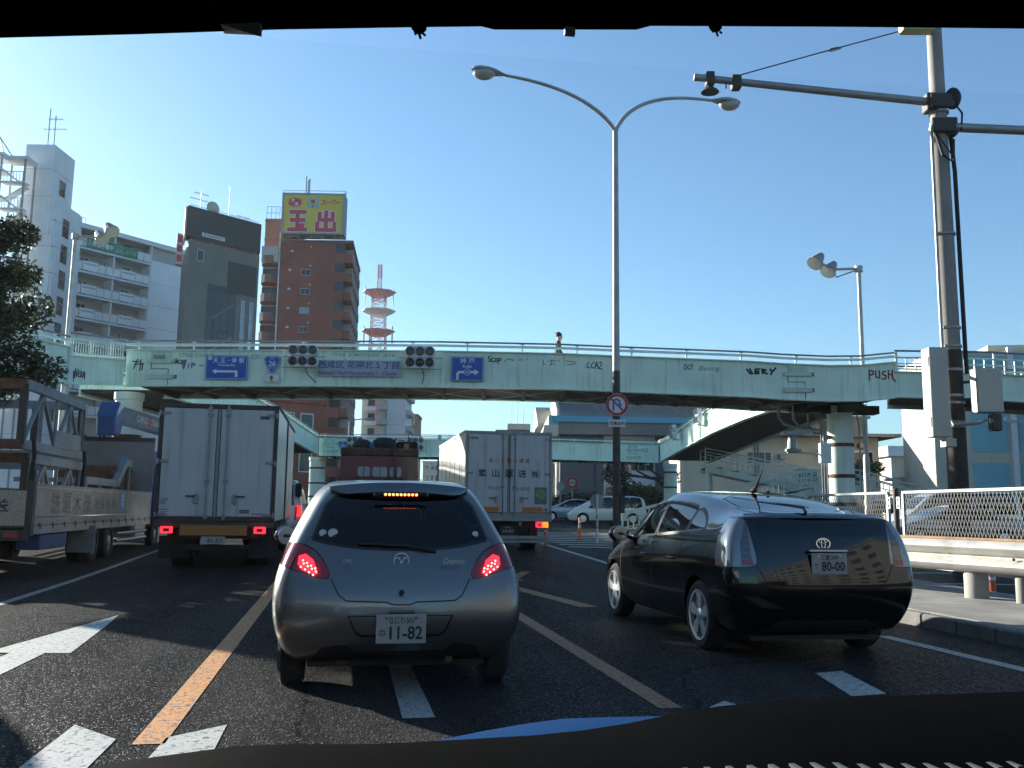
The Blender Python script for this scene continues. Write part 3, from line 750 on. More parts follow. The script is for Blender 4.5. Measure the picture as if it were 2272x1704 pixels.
scrawl([[(0, 0.7), (0.12, 0.2), (0.2, 0.2), (0.1, 0.75)], [(0.3, 0.7), (0.28, 0.2), (0.42, 0.25)], [(0.3, 0.45), (0.42, 0.48)], [(0.3, 0.72), (0.45, 0.75)], [(0.55, 0.2), (0.52, 0.75), (0.66, 0.65), (0.55, 0.45), (0.7, 0.2)], [(0.8, 0.75), (0.88, 0.45), (1.0, 0.9)], [(0.88, 0.45), (0.82, 0.1)]], 6.92, 5.26, 0.86, 0.25, 0.055, 'spray black')
scrawl([[(0.04, 0.1), (0.05, 0.9), (0.2, 0.85), (0.2, 0.6), (0.05, 0.5)], [(0.3, 0.9), (0.3, 0.35), (0.45, 0.3), (0.45, 0.9)], [(0.7, 0.85), (0.58, 0.8), (0.56, 0.6), (0.7, 0.5), (0.68, 0.25), (0.54, 0.2)], [(0.8, 0.95), (0.8, 0.25)], [(0.95, 0.95), (0.95, 0.3)], [(0.8, 0.6), (0.95, 0.6)], [(0.95, 0.3), (1.08, 0.0)]], 10.5, 5.12, 0.75, 0.36, 0.045, 'spray red')
text('KERO', 0.15, MATS['spray grey'], near.t, FT(-7.55, 5.63, dg_), width=0.32, bold=0.004, M=CF)
text('STAB OHB !!', 0.12, MATS['spray grey'], near.t, FT(-9.35, 5.66, dg_), width=1.0, bold=0.004, M=CF, shear=0.15)
scrawl([[(0, 0.7), (0.15, 0.1), (0.25, 0.75)], [(0.5, 0.7), (0.45, 0.2)], [(0.7, 0.2), (0.7, 0.8), (0.95, 0.6), (0.7, 0.45)], [(1.25, 0.5), (1.5, 0.5)], [(1.8, 0.7), (2.1, 0.4)], [(2.3, 0.75), (2.5, 0.7)]], -9.75, 5.22, 0.42, 0.26, 0.035, 'spray blue')
text('2TAB  JUMOCHEK  JETA', 0.11, MATS['spray grey'], near.t, FT(-4.4, 5.71, dg_), width=1.9, bold=0.004, M=CF)
text('niso', 0.16, MATS['spray black'], near.t, FT(-10.4, 5.60, DN - 0.04), width=0.34, bold=0.01, M=CF)
scrawl([[(0, 0.8), (0.6, 0.75)], [(0.15, 0.5), (0.8, 0.6)], [(0.35, 1.0), (0.1, 0.1)], [(0.6, 0.95), (0.55, -0.1)], [(0.75, 0.6), (0.72, 0.0)]], -11.2, 5.2, 0.4, 0.32, 0.035, 'spray black')
scrawl([[(0.1, 0.1), (0.1, 0.8), (0.3, 0.2), (0.3, 0.85)], [(0.5, 0.8), (0.42, 0.3), (0.6, 0.25)], [(0.44, 0.55), (0.58, 0.55)], [(0.7, 0.3), (0.72, 0.75), (0.85, 0.6), (0.82, 0.3), (0.7, 0.3)], [(0.95, 0.2), (1.0, 0.75), (1.15, 0.2), (1.15, 0.75)]], 0, 0, 0.4, 0.3, 0.03, 'spray black', d=dg_, sp=near) if False else None
# tag on the landing's side (that girder runs obliquely)
la, lb = land.path[0], land.path[1]; ld = Vector((lb.x - la.x, lb.y - la.y, 0)).normalized()
Tl = face_T(la + ld * 0.25 + Vector((0, 0, 0.15)) - Vector((-ld.y, ld.x, 0)) * 0.006, ld, (0, 0, 1))
strokes([[(x * 0.42, y * 0.34) for x, y in l] for l in [[(0.1, 0.1), (0.1, 0.8), (0.3, 0.2), (0.3, 0.85)], [(0.5, 0.8), (0.42, 0.3), (0.6, 0.25)], [(0.44, 0.55), (0.58, 0.55)], [(0.7, 0.3), (0.72, 0.75), (0.85, 0.6), (0.82, 0.3), (0.7, 0.3)], [(0.95, 0.2), (1.0, 0.75), (1.15, 0.2), (1.15, 0.75)], [(-0.1, 0.6), (0.0, -0.2), (0.05, 0.6)]]], 0.035, MATS['spray black'], 'graffiti', land.t, Tl, M=CF)
text('KJS', 0.3, MATS['spray grey'], far.t, FT(8.35, 4.98, DF - 0.004), M=CF, bold=0.01)

# ---- traffic signals: two stacked three-lens heads per position
mat('signal housing', (0.62, 0.66, 0.70), 0.5, var=0.15)
mat('signal lens dark', (0.028, 0.03, 0.03), 0.28, var=0.2, vscale=20)
mat('signal lens grey', (0.10, 0.105, 0.10), 0.35, var=0.3, vscale=20)
def signal(label, M, x, y, z, lens, w=0.90, group='traffic signals on the near girder', cat='traffic signal'):
    """one horizontal three-lens head; front faces -y of frame M"""
    loc = M @ Vector((x, y, z))
    t = thing('traffic_signal', label, cat, tuple(loc), M.to_euler().z, group)
    h = w * 0.345; r = w * 0.142
    b = MB(M)
    n = 6; pts = []
    for cx, a0 in ((w / 2 - h / 2, -90), (-w / 2 + h / 2, 90)):
        for k in range(n + 1):
            a = R(a0 + 180 * k / n); pts.append((cx + h / 2 * math.cos(a), h / 2 * math.sin(a)))
    b.prism([(x + px, y, z + pz) for px, pz in pts], (0, 0.16, 0)); b.build('housing', MATS['signal housing'], t, bevel=0.01)
    for k in (-1, 0, 1):
        c = (x + k * w * 0.315, y, z)
        b = MB(M); b.lathe([(r * 0.98, -0.004), (r * 0.8, -0.02), (r * 0.4, -0.033), (0.0, -0.037)], 20, c, 'y'); b.build('lens', MATS[lens], t, smooth=True)
        b = MB(M); L = 0.09
        def vis(u, v, c=c): 
            a = R(-35 + 250 * u); rr = r * 1.12; ll = -L * v * (0.55 + 0.45 * max(0.0, math.sin(a)))
            return (c[0] + rr * math.cos(a), c[1] - 0.001 + ll, c[2] + rr * math.sin(a))
        b.grid(vis, 18, 3)
        b.build('visor', MATS['signal housing'], t, smooth=True)
    b = MB(M); b.beam((x, y + 0.1, z - h / 2), (x, y + 0.1, z + h / 2), 0.05, 0.05); b.beam((x - w / 2 - 0.18, y + 0.12, z - h * 0.56), (x + w / 2 + 0.2, y + 0.12, z - h * 0.56), 0.02, 0.02); b.build('mounting_bar', MATS['rail grey'], t)
    return t
for nm, s_, side_ in (('left', -6.10, 'beside the route shield'), ('right', -2.69, 'beside the Kobe sign')):
    for row, z_, lens in (('upper', 5.775, 'signal lens grey'), ('lower', 5.45, 'signal lens dark')):
        signal('%s three-lens traffic signal on the near footbridge %s' % (row, side_), CF, s_, DN - 0.42, z_, lens)
    b = MB(CF); b.tube([(s_ + 0.05, DN - 0.3, 5.3), (s_ + 0.12, DN - 0.2, 5.1), (s_ + (0.35 if nm == 'left' else 0.05), DN - 0.05, 4.82 + 0.05)], 0.014, 6); b.build('signal_cable', MATS['black rubber'], near.t, smooth=True)
    b = MB(CF); b.box(s_ - 0.03, s_ + 0.03, DN - 0.26, DN - 0.03, 5.2, 5.3); b.box(s_ - 0.03, s_ + 0.03, DN - 0.26, DN - 0.03, 5.74, 5.8); b.build('signal_bracket', MATS['teal pale'], near.t)
for s_, side_ in ((-9.7, 'above the maroon truck cab on the left'), (-5.95, 'above the maroon truck cab on the right')):
    for row, z_, lens in (('upper', 5.42, 'signal lens grey'), ('lower', 4.98, 'signal lens grey')):
        signal('%s far traffic signal %s' % (row, side_), CF, s_, DF - 0.45, z_, lens, w=1.1, group='traffic signals on the far girder')
    b = MB(CF); b.box(s_ - 0.03, s_ + 0.03, DF - 0.3, DF - 0.03, 5.1, 5.2); b.build('signal_bracket', MATS['teal pale'], far.t)
SIDE = CF @ Matrix.Rotation(R(-90), 4, 'Z')     # frame whose -y looks towards -x of the crossing frame
for d_, nm in ((48.5, 'farther'), (42.0, 'nearer')):
    zz = interp([(29.8, 4.62), (34, 4.72), (40, 4.72), (48, 4.5), (56.4, 4.25)], d_)
    for row, z_ in (('upper', zz + 1.15), ('lower', zz + 0.75)):
        p = SIDE.inverted() @ (CF @ Vector((8.55, d_, z_)))
        signal('%s %s traffic signal seen edge-on on the right side span' % (row, nm), SIDE, p.x, p.y, p.z, 'signal lens dark', w=1.0, group='traffic signals on the right side span')
    b = MB(CF); b.box(8.6, 8.95, d_ - 0.05, d_ + 0.05, zz + 0.5, zz + 0.58); b.build('signal_bracket', MATS['teal pale'], right_side.t)
# ================================================================ buildings
mat('wall white', (0.78, 0.81, 0.83), 0.75, var=0.10, vscale=0.4, streak=0.18)
mat('wall white plain', (0.72, 0.74, 0.75), 0.75, var=0.08, vscale=0.5)
mat('wall cream', (0.55, 0.50, 0.40), 0.8, var=0.12, vscale=0.4, streak=0.3)
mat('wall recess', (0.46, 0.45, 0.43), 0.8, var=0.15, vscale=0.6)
mat('tile grey', (0.19, 0.19, 0.18), 0.6, var=0.15, vscale=0.5, streak=0.1)
mat('screen dark', (0.035, 0.035, 0.034), 0.5, var=0.2, vscale=1)
mat('tile brown', (0.28, 0.085, 0.055), 0.7, var=0.22, vscale=0.35, streak=0.35)
mat('tile orange', (0.48, 0.20, 0.12), 0.7, var=0.15, vscale=0.4, streak=0.2)
mat('parapet brown', (0.22, 0.12, 0.09), 0.7, var=0.15, vscale=0.5)
mat('window dark', (0.03, 0.035, 0.04), 0.08)
mat('window sky', (0.28, 0.40, 0.48), 0.08, var=0.3, vscale=0.6)
mat('window frame', (0.5, 0.5, 0.5), 0.4, metal=0.4)
mat('sign yellow', (0.62, 0.50, 0.05), 0.5, var=0.06, vscale=0.5)
mat('sign crimson', (0.50, 0.03, 0.07), 0.5)
mat('banner green', (0.03, 0.22, 0.13), 0.6)
mat('roof metal', (0.20, 0.19, 0.18), 0.5, metal=0.3, var=0.2, vscale=0.5)
mat('fascia blue', (0.10, 0.34, 0.48), 0.5, var=0.1)
mat('concrete grey', (0.22, 0.22, 0.215), 0.85, var=0.2, vscale=0.3, streak=0.35)
mat('panel slate', (0.105, 0.12, 0.14), 0.7, var=0.12, vscale=0.4)
mat('panel aqua', (0.22, 0.44, 0.50), 0.6, var=0.1, vscale=0.4)
mat('mast red', (0.42, 0.07, 0.06), 0.6)
mat('mast white', (0.62, 0.60, 0.56), 0.6)
mat('galvanised', (0.34, 0.35, 0.36), 0.5, metal=0.5, var=0.25, vscale=3)

def wframe(a, b, depth_dir=None):
    """frame of a wall: origin a, x along a->b, y = away from the viewer, z up (points given in the crossing frame)"""
    a = Vector((a[0], a[1], 0)); b = Vector((b[0], b[1], 0)); x = (b - a).normalized()
    y = Vector((-x.y, x.x, 0)) if depth_dir is None else Vector((depth_dir[0], depth_dir[1], 0)).normalized()
    return CF @ Matrix(((x.x, y.x, 0, a.x), (x.y, y.y, 0, a.y), (0, 0, 1, 0), (0, 0, 0, 1))), (b - a).length
def bthing(name, label, F, cat='building'):
    p = F @ Vector((0, 0, 0)); return thing(name, label, cat, (p.x, p.y, gz(p.y)), 0)
def win(t, F, x0, x1, z0, z1, y=0.0, m='window dark', fr=0.06, name='window', bars=1):
    """window set in a wall whose face is at y: pane recessed behind a projecting frame"""
    b = MB(F)
    for a0, a1, c0, c1 in ((x0 - fr, x1 + fr, z1, z1 + fr), (x0 - fr, x1 + fr, z0 - fr, z0), (x0 - fr, x0, z0, z1), (x1, x1 + fr, z0, z1)): b.box(a0, a1, y - .05, y - .002, c0, c1)
    for k in range(bars):
        xm = x0 + (x1 - x0) * (k + 1) / (bars + 1); b.box(xm - fr / 3, xm + fr / 3, y - .035, y - .012, z0, z1)
    o = b.build(name, MATS['window frame'], t)
    MB(F).add([(x0, y - .008, z0), (x1, y - .008, z0), (x1, y - .008, z1), (x0, y - .008, z1)], [(0, 1, 2, 3)]).build('pane', MATS[m], o)
    return o
def aerial(t, F, x, y, z, h=3.0):
    b = MB(F); b.tube([(x, y, z), (x, y, z + h)], .05, 5)
    for k, (zz, L) in enumerate(((h * .9, 1.6), (h * .62, 2.4))):
        b.tube([(x - L / 2, y, z + zz), (x + L / 2, y, z + zz)], .035, 4)
        for q in range(5): b.tube([(x - L / 2 + q * L / 4, y - .4, z + zz), (x - L / 2 + q * L / 4, y + .4, z + zz)], .025, 4)
    return b.build('aerial', MATS['galvanised'], t)

# ---- white apartment block with deep balconies
F, L = wframe((-50.1, 101), (-41.5, 113))
t = bthing('apartment_block', 'white apartment block with deep balconies and a green banner under the roof', F)
Hh = 33.2; xs_ = .64 * L
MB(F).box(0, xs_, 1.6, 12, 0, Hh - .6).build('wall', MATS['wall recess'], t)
bw = MB(F).box(xs_, L, -.05, 12, 0, Hh - 2.2).build('blank_wall', MATS['wall white'], t)
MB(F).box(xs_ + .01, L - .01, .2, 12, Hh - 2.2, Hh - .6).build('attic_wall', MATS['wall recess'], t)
MB(F).box(-.3, L + .3, -.5, 12.4, Hh - .6, Hh).build('roof_slab', MATS['wall white plain'], t, bevel=.05)
MB(F).prism([(x, 5, z) for x, z in ((3.2, Hh), (5.2, Hh + 1.6), (7.2, Hh))], (0, 4, 0)).build('roof_hut', MATS['wall cream'], t)
for k in range(1, 12):
    z = Hh - 2.2 - (k - 1) * 2.8
    MB(F).box(xs_ + .02, L - .02, -.075, -.052, z - .02, z + .02).build('panel_joint', MATS['wall recess'], bw)
for k in range(8):
    z = Hh - 2.75 - k * 2.75
    MB(F).box(0, xs_, -.35, 1.6, z - .22, z).build('balcony_slab', MATS['wall white plain'], t)
    for x in (.0, xs_ * .5): MB(F).box(x, x + .18, -.2, 1.6, z, z + 2.5).build('partition', MATS['wall white plain'], t)
    n = 10
    rail = MB(F).box(0, xs_, -.33, -.27, z + 1.08, z + 1.14).build('balcony_rail', MATS['window frame'], t)
    for q in range(n):
        x0 = q * xs_ / n + .04; x1 = (q + 1) * xs_ / n - .04
        if q % 5 in (1, 2):
            if q % 5 == 1: MB(F).box(x0, x1 + xs_ / n, -.36, -.28, z + .12, z + 1.2).build('balcony_panel', MATS['wall white'], rail)
            if q % 5 == 1: MB(F).box(x0 + .1, x1 + xs_ / n - .1, -.375, -.362, z + .78, z + .98).build('panel_grille', MATS['wall recess'], rail)
        else: MB(F).box(x0, x1, -.32, -.28, z + .12, z + 1.05).build('balcony_panel', MATS['wall white plain'], rail)
    for x in (1.6, 4.6, 6.9): 
        if x < xs_ - 1: win(t, F, x, x + 1.0, z + .3, z + 2.0, 1.6, 'window dark')
MB(F).box(-.1, .12, -.45, -.2, 0, Hh - .6).build('drain_pipe', MATS['wall white plain'], t)
MB(F).box(xs_ - .05, xs_ + .1, -.4, -.2, 0, Hh - .6).build('drain_pipe', MATS['wall white plain'], t)
zb_ = Hh - 2.75
bn = MB(F).box(1.2, 7.6, -.46, -.40, zb_ + .05, zb_ + 1.25).build('banner', MATS['banner green'], t)
text('入居者募集中', .72, MATS['lettering white'], bn, face_T((2.9, -.47, zb_ + .66), (1, 0, 0), (0, 0, 1)), width=3.1, M=F, bold=.02)
text('お問い合せは', .18, MATS['lettering white'], bn, face_T((5.2, -.47, zb_ + 1.0), (1, 0, 0), (0, 0, 1)), M=F); text('TEL.06', .2, MATS['lettering white'], bn, face_T((5.2, -.47, zb_ + .68), (1, 0, 0), (0, 0, 1)), M=F)
text('6630-8110', .2, MATS['lettering white'], bn, face_T((5.25, -.47, zb_ + .38), (1, 0, 0), (0, 0, 1)), M=F); text('エイブル', .45, MATS['lettering white'], bn, face_T((6.75, -.47, zb_ + .62), (1, 0, 0), (0, 0, 1)), width=1.35, M=F, shear=.3)
b = MB(F)
for x in (.2, 1.2, 2.2): b.beam((x, 2, Hh), (x, 2, Hh + 1.4), .05)
for z in (.7, 1.4): b.beam((.2, 2, Hh + z), (2.2, 2, Hh + z), .05)
b.build('roof_railing', MATS['galvanised'], t)

# ---- white tower with open escape stairs
F, L = wframe((-53.2, 95), (-50.1, 95))
t = bthing('tower_block', 'tall white tower block with open steel escape stairs beside the tree', F)
MB(F).box(0, L, 0, 4.6, 30, 40).build('tower_head', MATS['wall white'], t)
lw = MB(F).box(-.8, L + .55, .3, 6.5, 0, 34.1).build('tower_shaft', MATS['wall white'], t, bevel=.25, seg=2)
for z in (34.15, 37.2): MB(F).box(-.01, L + .01, -.012, 4.61, z, z + .05).build('panel_joint', MATS['wall recess'], t)
for k in range(10): MB(F).box(-.81, L + .56, .285, 6.0, 31.6 - k * 2.9, 31.65 - k * 2.9).build('panel_joint', MATS['wall recess'], t)
W = wframe((-50.1 + .55, 95.3), (-50.1 + .55, 101.5))[0]          # the shaft's right-hand face
for k in range(8):
    z = 31.2 - k * 2.9
    win(t, W, 1.6, 3.0, z - .9, z + 1.1, 0, 'window dark', bars=0)
W2 = wframe((-50.1, 95), (-50.1, 99.6))[0]; win(t, W2, 1.6, 2.9, 34.9, 36.6, 0, 'window dark', bars=0)
aerial(t, F, 1.9, 2, 40, 4.2); MB(F).tube([(1.5, 1.5, 40), (1.5, 1.5, 44.8)], .05, 5).build('aerial', MATS['galvanised'], t)
# escape stairs: posts, landings, zig-zag flights and railings
st = thing('escape_stairs', 'grey steel escape stairs with pyramid cap at the left edge beside the white tower', 'stairs', tuple(F @ Vector((-1.5, -1.8, 0.4))))
for x in (-3.2, -1.0, 1.5):
    for y in (-2.6, -.6): MB(F).beam((x, y, 0), (x, y, 37.6), .16).build('post', MATS['galvanised'], st)
for k in range(9):
    z = 36.3 - k * 2.9
    MB(F).box(-3.3, -.9, -2.7, -.5, z - .15, z).build('landing', MATS['wall white plain'], st); MB(F).box(-.9, 1.6, -2.7, -1.5, z - 1.6, z - 1.45).build('landing', MATS['wall white plain'], st)
    MB(F).beam((-1.0, -2.2, z - .1), (1.0, -2.2, z - 1.5), 1.0, .12).build('flight', MATS['wall white plain'], st); MB(F).beam((1.0, -1.0, z - 1.5), (-1.0, -1.0, z - 2.9), 1.0, .12).build('flight', MATS['wall white plain'], st)
    for q in range(9): MB(F).beam((-3.3 + q * .3, -2.7, z), (-3.3 + q * .3, -2.7, z + 1.1), .05).build('baluster', MATS['wall white plain'], st)
    MB(F).beam((-3.3, -2.7, z + 1.1), (-.9, -2.7, z + 1.1), .07).build('rail', MATS['wall white plain'], st)
    for q in range(8): MB(F).beam((-.9 + q * .33, -2.7, z - 1.45), (-.9 + q * .33, -2.7, z - .4), .05).build('baluster', MATS['wall white plain'], st)
    MB(F).beam((-.9, -2.7, z - .4), (1.5, -2.7, z - .4), .07).build('rail', MATS['wall white plain'], st)
MB(F).box(-3.6, -.6, -3.0, -.3, 37.6, 37.9).build('roof', MATS['wall white plain'], st); MB(F).box(-.6, 1.9, -3.0, -.8, 37.2, 37.5).build('roof', MATS['wall white plain'], st)
for x, y in ((-3.4, -2.8), (-.8, -2.8), (-3.4, -.5), (-.8, -.5)): MB(F).beam((x, y, 37.9), (-2.1, -1.6, 40.2), .10).build('cap_rib', MATS['galvanised'], st)

# ---- grey tiled building with a dark billboard on top
F, L = wframe((-33.1, 90), (-27.5, 96), (-.39, .92))
t = bthing('grey_building', 'dark grey tiled building with a blank dark billboard along its top', F)
MB(F).box(0, L, 0, 12, 0, 28.1).build('wall', MATS['tile grey'], t)
n = 34
for k in range(n):
    x = L * (k + .5) / n
    MB(F).box(x - .03, x + .03, -.04, -.002, 0, 28.0).build('facade_rib', MATS['tile grey'], t)
bb = MB(F).box(-.3, L, -.35, 1.2, 28.3, 31.5).build('billboard', MATS['screen dark'], t); MB(F).box(-.5, -.31, -.3, 2.4, 28.0, 31.4).build('billboard_lit_side', MATS['wall cream'], bb)  # billboard's left side: sunlit cream put into its colour
for x in (.3, 2.7, 5.2, 7.7): MB(F).beam((x, .3, 28.1), (x, .3, 28.35), .2).build('billboard_stay', MATS['galvanised'], bb)
b = MB(F)
for x in (0, 2, 4, 6, 8): b.beam((x, .2, 31.5), (x, .2, 31.8), .05)
b.beam((0, .2, 31.8), (8, .2, 31.8), .05); b.build('top_railing', MATS['galvanised'], bb)
pl = MB(F).box(1.4, 4.0, -.40, -.351, 28.62, 29.02).build('notice', MATS['sign white'], bb); text('最高業績募集中', .25, MATS['ink grey'] if 'ink grey' in MATS else MATS['lettering black'], pl, face_T((2.7, -.41, 28.82), (1, 0, 0), (0, 0, 1)), width=2.2, M=F)
win(t, F, 1.1, 1.7, 26.1, 27.2, -.04, 'window dark', bars=0)
MB(F).box(4.6, L - .25, -.10, -.041, 23.4, 26.7).build('video_screen', MATS['screen dark'], t)
g_ = MB(F).box(2.4, 5.7, -.06, -.041, 8, 23.9).build('glazing', MATS['window dark'], t)
for k in range(8): MB(F).box(2.4, 5.7, -.09, -.062, 23.2 - k * 2.1, 23.3 - k * 2.1).build('mullion', MATS['screen dark'], g_)
for x in (3.2, 4.05, 4.9): MB(F).box(x - .04, x + .04, -.09, -.062, 8, 23.9).build('mullion', MATS['screen dark'], g_)
for k in range(3): MB(F).beam((3.0, -.12, 13.5 + k * 3.4), (5.4, -.12, 15.3 + k * 3.4), .06).build('stair_rail', MATS['galvanised'], g_)
for x in (6.35, 7.35):
    for k in range(8): win(t, F, x, x + .36, 20.9 - k * 2.05, 22.75 - k * 2.05, -.04, 'window sky', bars=0, fr=.05)
MB(F).lathe([(0, 0), (.6, .15), (.75, .35)], 16, (2.6, 1.0, 32.4), 'y').build('dish_aerial', MATS['wall cream'], t, smooth=True); MB(F).tube([(2.6, 1.1, 31.4), (2.6, 1.1, 32.4)], .06, 6).build('dish_mast', MATS['galvanised'], t)
aerial(t, F, 1.2, 1.5, 31.5, 2.4); MB(F).tube([(4.4, 1, 31.5), (4.4, 1, 35.2)], .045, 5).build('aerial', MATS['galvanised'], t); aerial(t, F, 6.2, 1.5, 31.3, 1.2)
sgv = MB(F).box(-1.2, -.55, -.2, .6, 25.2, 28.4).build('side_sign', MATS['wall cream'], t)
for k in range(3): MB(F).box(-1.15, -.6, -.215, -.201, 25.5 + k, 26.2 + k).build('sign_mark', MATS['sign crimson'], sgv)
for z in (25.6, 27.9): MB(F).beam((-.56, 0, z), (0.02, 0, z), .1).build('sign_arm', MATS['galvanised'], sgv)

# ---- brown tiled building carrying the yellow supermarket sign
F, L = wframe((-35.2, 133), (-25.4, 133), (-.1, .995))
t = bthing('brown_building', 'tall brown tiled building with balconies down its right side under the yellow rooftop sign', F)
Hb = 40.6
MB(F).box(0, L, 0, 17, 0, Hb).build('wall', MATS['tile brown'], t)
MB(F).box(-.1, L + 1.3, -.1, 17.2, Hb, Hb + .35).build('roof_slab', MATS['parapet brown'], t)
for k in range(13):
    z = Hb - 2.9 * (k + 1)
    MB(F).box(L - 1.4, L + .01, -.02, 0.0, z + 1.25, z + 2.65).build('balcony_opening', MATS['window dark'], t) 
    s_ = MB(F).box(L + .005, L + 1.25, .3, 16.8, z - .15, z + .02).build('balcony_slab', MATS['tile brown'], t)
    MB(F).box(L + 1.15, L + 1.27, .25, 16.85, z + .02, z + 1.15).build('balcony_parapet', MATS['parapet brown'], s_); MB(F).box(L + .005, L + 1.15, .25, .37, z + .02, z + 1.15).build('balcony_parapet', MATS['tile brown'], s_)
    for q in range(5): MB(F).box(L + .005, L + 1.2, 3.3 * (q + 1) - .06, 3.3 * (q + 1) + .06, z + .02, z + 2.75).build('partition', MATS['wall recess'], s_)
    for q in range(5): MB(F).box(L + .006, L + .03, 3.3 * q + .9, 3.3 * q + 2.6, z + .05, z + 2.2).build('balcony_door', MATS['window dark'], s_)
    MB(F).beam((L + 1.2, .3, z + 1.3), (L + 1.2, 16.8, z + 1.3), .06).build('balcony_rail', MATS['galvanised'], s_)
    if k > 0:
        win(t, F, 3.5, 4.8, z + .75, z + 1.55, 0, 'window dark' if k % 3 else 'window sky')
        MB(F).box(1.55, 1.95, -.25, -.002, z + 1.35, z + 1.62).build('vent', MATS['wall white plain'], t)
    else: MB(F).box(1.8, 2.2, -.25, -.002, z + 1.35, z + 1.62).build('vent', MATS['wall white plain'], t)
    MB(F).box(4.7, 4.9, -.12, -.002, z + 2.1, z + 2.3).build('vent', MATS['wall white plain'], t)
MB(F).box(.0, .18, -.2, -.003, 0, Hb + 1.5).build('drain_pipe', MATS['wall white plain'], t)
# curved access balconies between the brown and the orange block
for k in range(12):
    z = Hb - 2.9 * (k + 1) - .6
    b = MB(F); b.prism([(x, y, z) for x, y in ((-2.6, .8), (-2.4, -.4), (-1.8, -.95), (-.9, -.9), (-.45, -.2), (-.05, .3), (-.05, 1.6), (-2.6, 1.6))], (0, 0, 1.25)); b.build('access_balcony', MATS['parapet brown'], t)
    MB(F).box(-2.4, -.05, .4, 1.7, z + 1.25, z + 2.4).build('access_opening', MATS['window dark'], t)
MB(F).box(-2.5, -.05, -.6, 2, Hb - 3.2, Hb - .8).build('stair_head', MATS['wall recess'], t)
F2, L2 = wframe((-38.3, 136), (-33.6, 136), (-.1, .995))
t2 = bthing('orange_building', 'orange tiled block with a roof tank squeezed behind the grey building', F2)
MB(F2).box(0, L2, 0, 14, 0, 45.2).build('wall', MATS['tile orange'], t2)
for k in range(15): MB(F2).box(-.05, L2 + .02, -.12, -.002, 45.2 - 2.95 * k - .5, 45.2 - 2.95 * k - .2).build('floor_band', MATS['tile orange'], t2)
MB(F2).box(2.2, 4.6, 1, 4, 45.2, 48.2).build('roof_tank', MATS['wall recess'], t2, bevel=.3)
b = MB(F2)
for x in (.1, .8, 1.5, 2.1): b.beam((x, .3, 45.2), (x, .3, 47.2), .06)
for z in (46.2, 47.2): b.beam((.1, .3, z), (2.1, .3, z), .06)
b.build('roof_railing', MATS['galvanised'], t2)
# rooftop sign
F, L = wframe((-34.5, 131), (-25.3, 131.2))
t = bthing('rooftop_sign', 'large yellow rooftop sign with crimson Japanese lettering on the brown building', F, 'sign')
t.location.z = 40.95; FRAME[t.name] = Matrix.Translation(t.location)
z0, z1 = 41.3, 47.6
MB(F).box(0, L, .05, 2.6, z0, z1).build('sign_box', MATS['galvanised'], t)
for a0, a1, c0, c1 in ((-.05, L + .05, z1 - .25, z1), (-.05, L + .05, z0, z0 + .25), (-.05, .25, z0 + .25, z1 - .25), (L - .25, L + .05, z0 + .25, z1 - .25)): MB(F).box(a0, a1, -.12, .049, c0, c1).build('sign_border', MATS['galvanised'], t)
fc = MB(F).box(.25, L - .25, -.02, .049, z0 + .25, z1 - .25).build('sign_face', MATS['sign yellow'], t)
TF = lambda x, z, y=-.04: face_T((x, y, z), (1, 0, 0), (0, 0, 1))
def strk(lines, w, x, z, sx, sz, m='sign crimson', y=-.05): strokes([[(a * sx, b_ * sz) for a, b_ in l] for l in lines], w, MATS[m], 'lettering', fc, TF(x, z, y), M=F)
TAMA = [[(-.85, .9), (.85, .9)], [(-.75, .05), (.75, .05)], [(-1, -.95), (1, -.95)], [(0, .9), (0, -.95)]]
strk(TAMA, .86, 2.35, z0 + 2.05, 1.3, 1.45, 'sign white', -.045); strk(TAMA, .62, 2.35, z0 + 2.05, 1.3, 1.45)
flat(disc(.40), MATS['sign crimson'], 'lettering', fc, TF(2.98, z0 + 1.28, -.056), M=F)
DE = [[(0, 1), (0, -.95)], [(-.72, .85), (-.72, .12)], [(-.72, .12), (.72, .12)], [(.72, .85), (.72, .12)], [(-.95, -.2), (-.95, -.95)], [(-.95, -.95), (.95, -.95)], [(.95, -.2), (.95, -.95)]]
strk(DE, .86, 6.55, z0 + 2.05, 1.35, 1.45, 'sign white', -.045); strk(DE, .62, 6.55, z0 + 2.05, 1.35, 1.45)
text('スーパー', .95, MATS['sign crimson'], fc, TF(7.15, z0 + 4.95, -.05), width=2.8, M=F, bold=.035)
star = []
for k in range(32):
    a = 2 * math.pi * k / 32; r_ = (1.15 if k % 2 == 0 else .72) * (1.1 if abs(math.cos(a)) > .6 else .9); star.append((r_ * math.cos(a), r_ * math.sin(a) * .85))
flat(star, MATS['sign crimson'], 'starburst', fc, TF(1.85, z0 + 4.85, -.045), M=F)
text('激', .55, MATS['lettering white'], fc, TF(1.6, z0 + 5.1, -.055), M=F, bold=.03); text('安', .55, MATS['lettering white'], fc, TF(2.1, z0 + 4.6, -.055), M=F, bold=.03)
flat([(-.85, -.8), (.85, -.8), (.85, .8), (-.85, .8)], MATS['panel aqua'], 'logo', fc, TF(4.5, z0 + 4.85, -.045), M=F)
fl = []
for k in range(24):
    a = 2 * math.pi * k / 24; r_ = .62 if k % 2 == 0 else .48; fl.append((r_ * math.cos(a), r_ * math.sin(a)))
flat(fl, MATS['sign yellow'], 'logo', fc, TF(4.5, z0 + 4.95, -.05), M=F); flat(disc(.34), MATS['sign crimson'], 'logo', fc, TF(4.5, z0 + 5.0, -.055), M=F); flat([(-.08, -.3), (.08, -.3), (.2, .0), (0, .12), (-.2, .0)], MATS['banner green'], 'logo', fc, TF(4.5, z0 + 4.4, -.053), M=F)
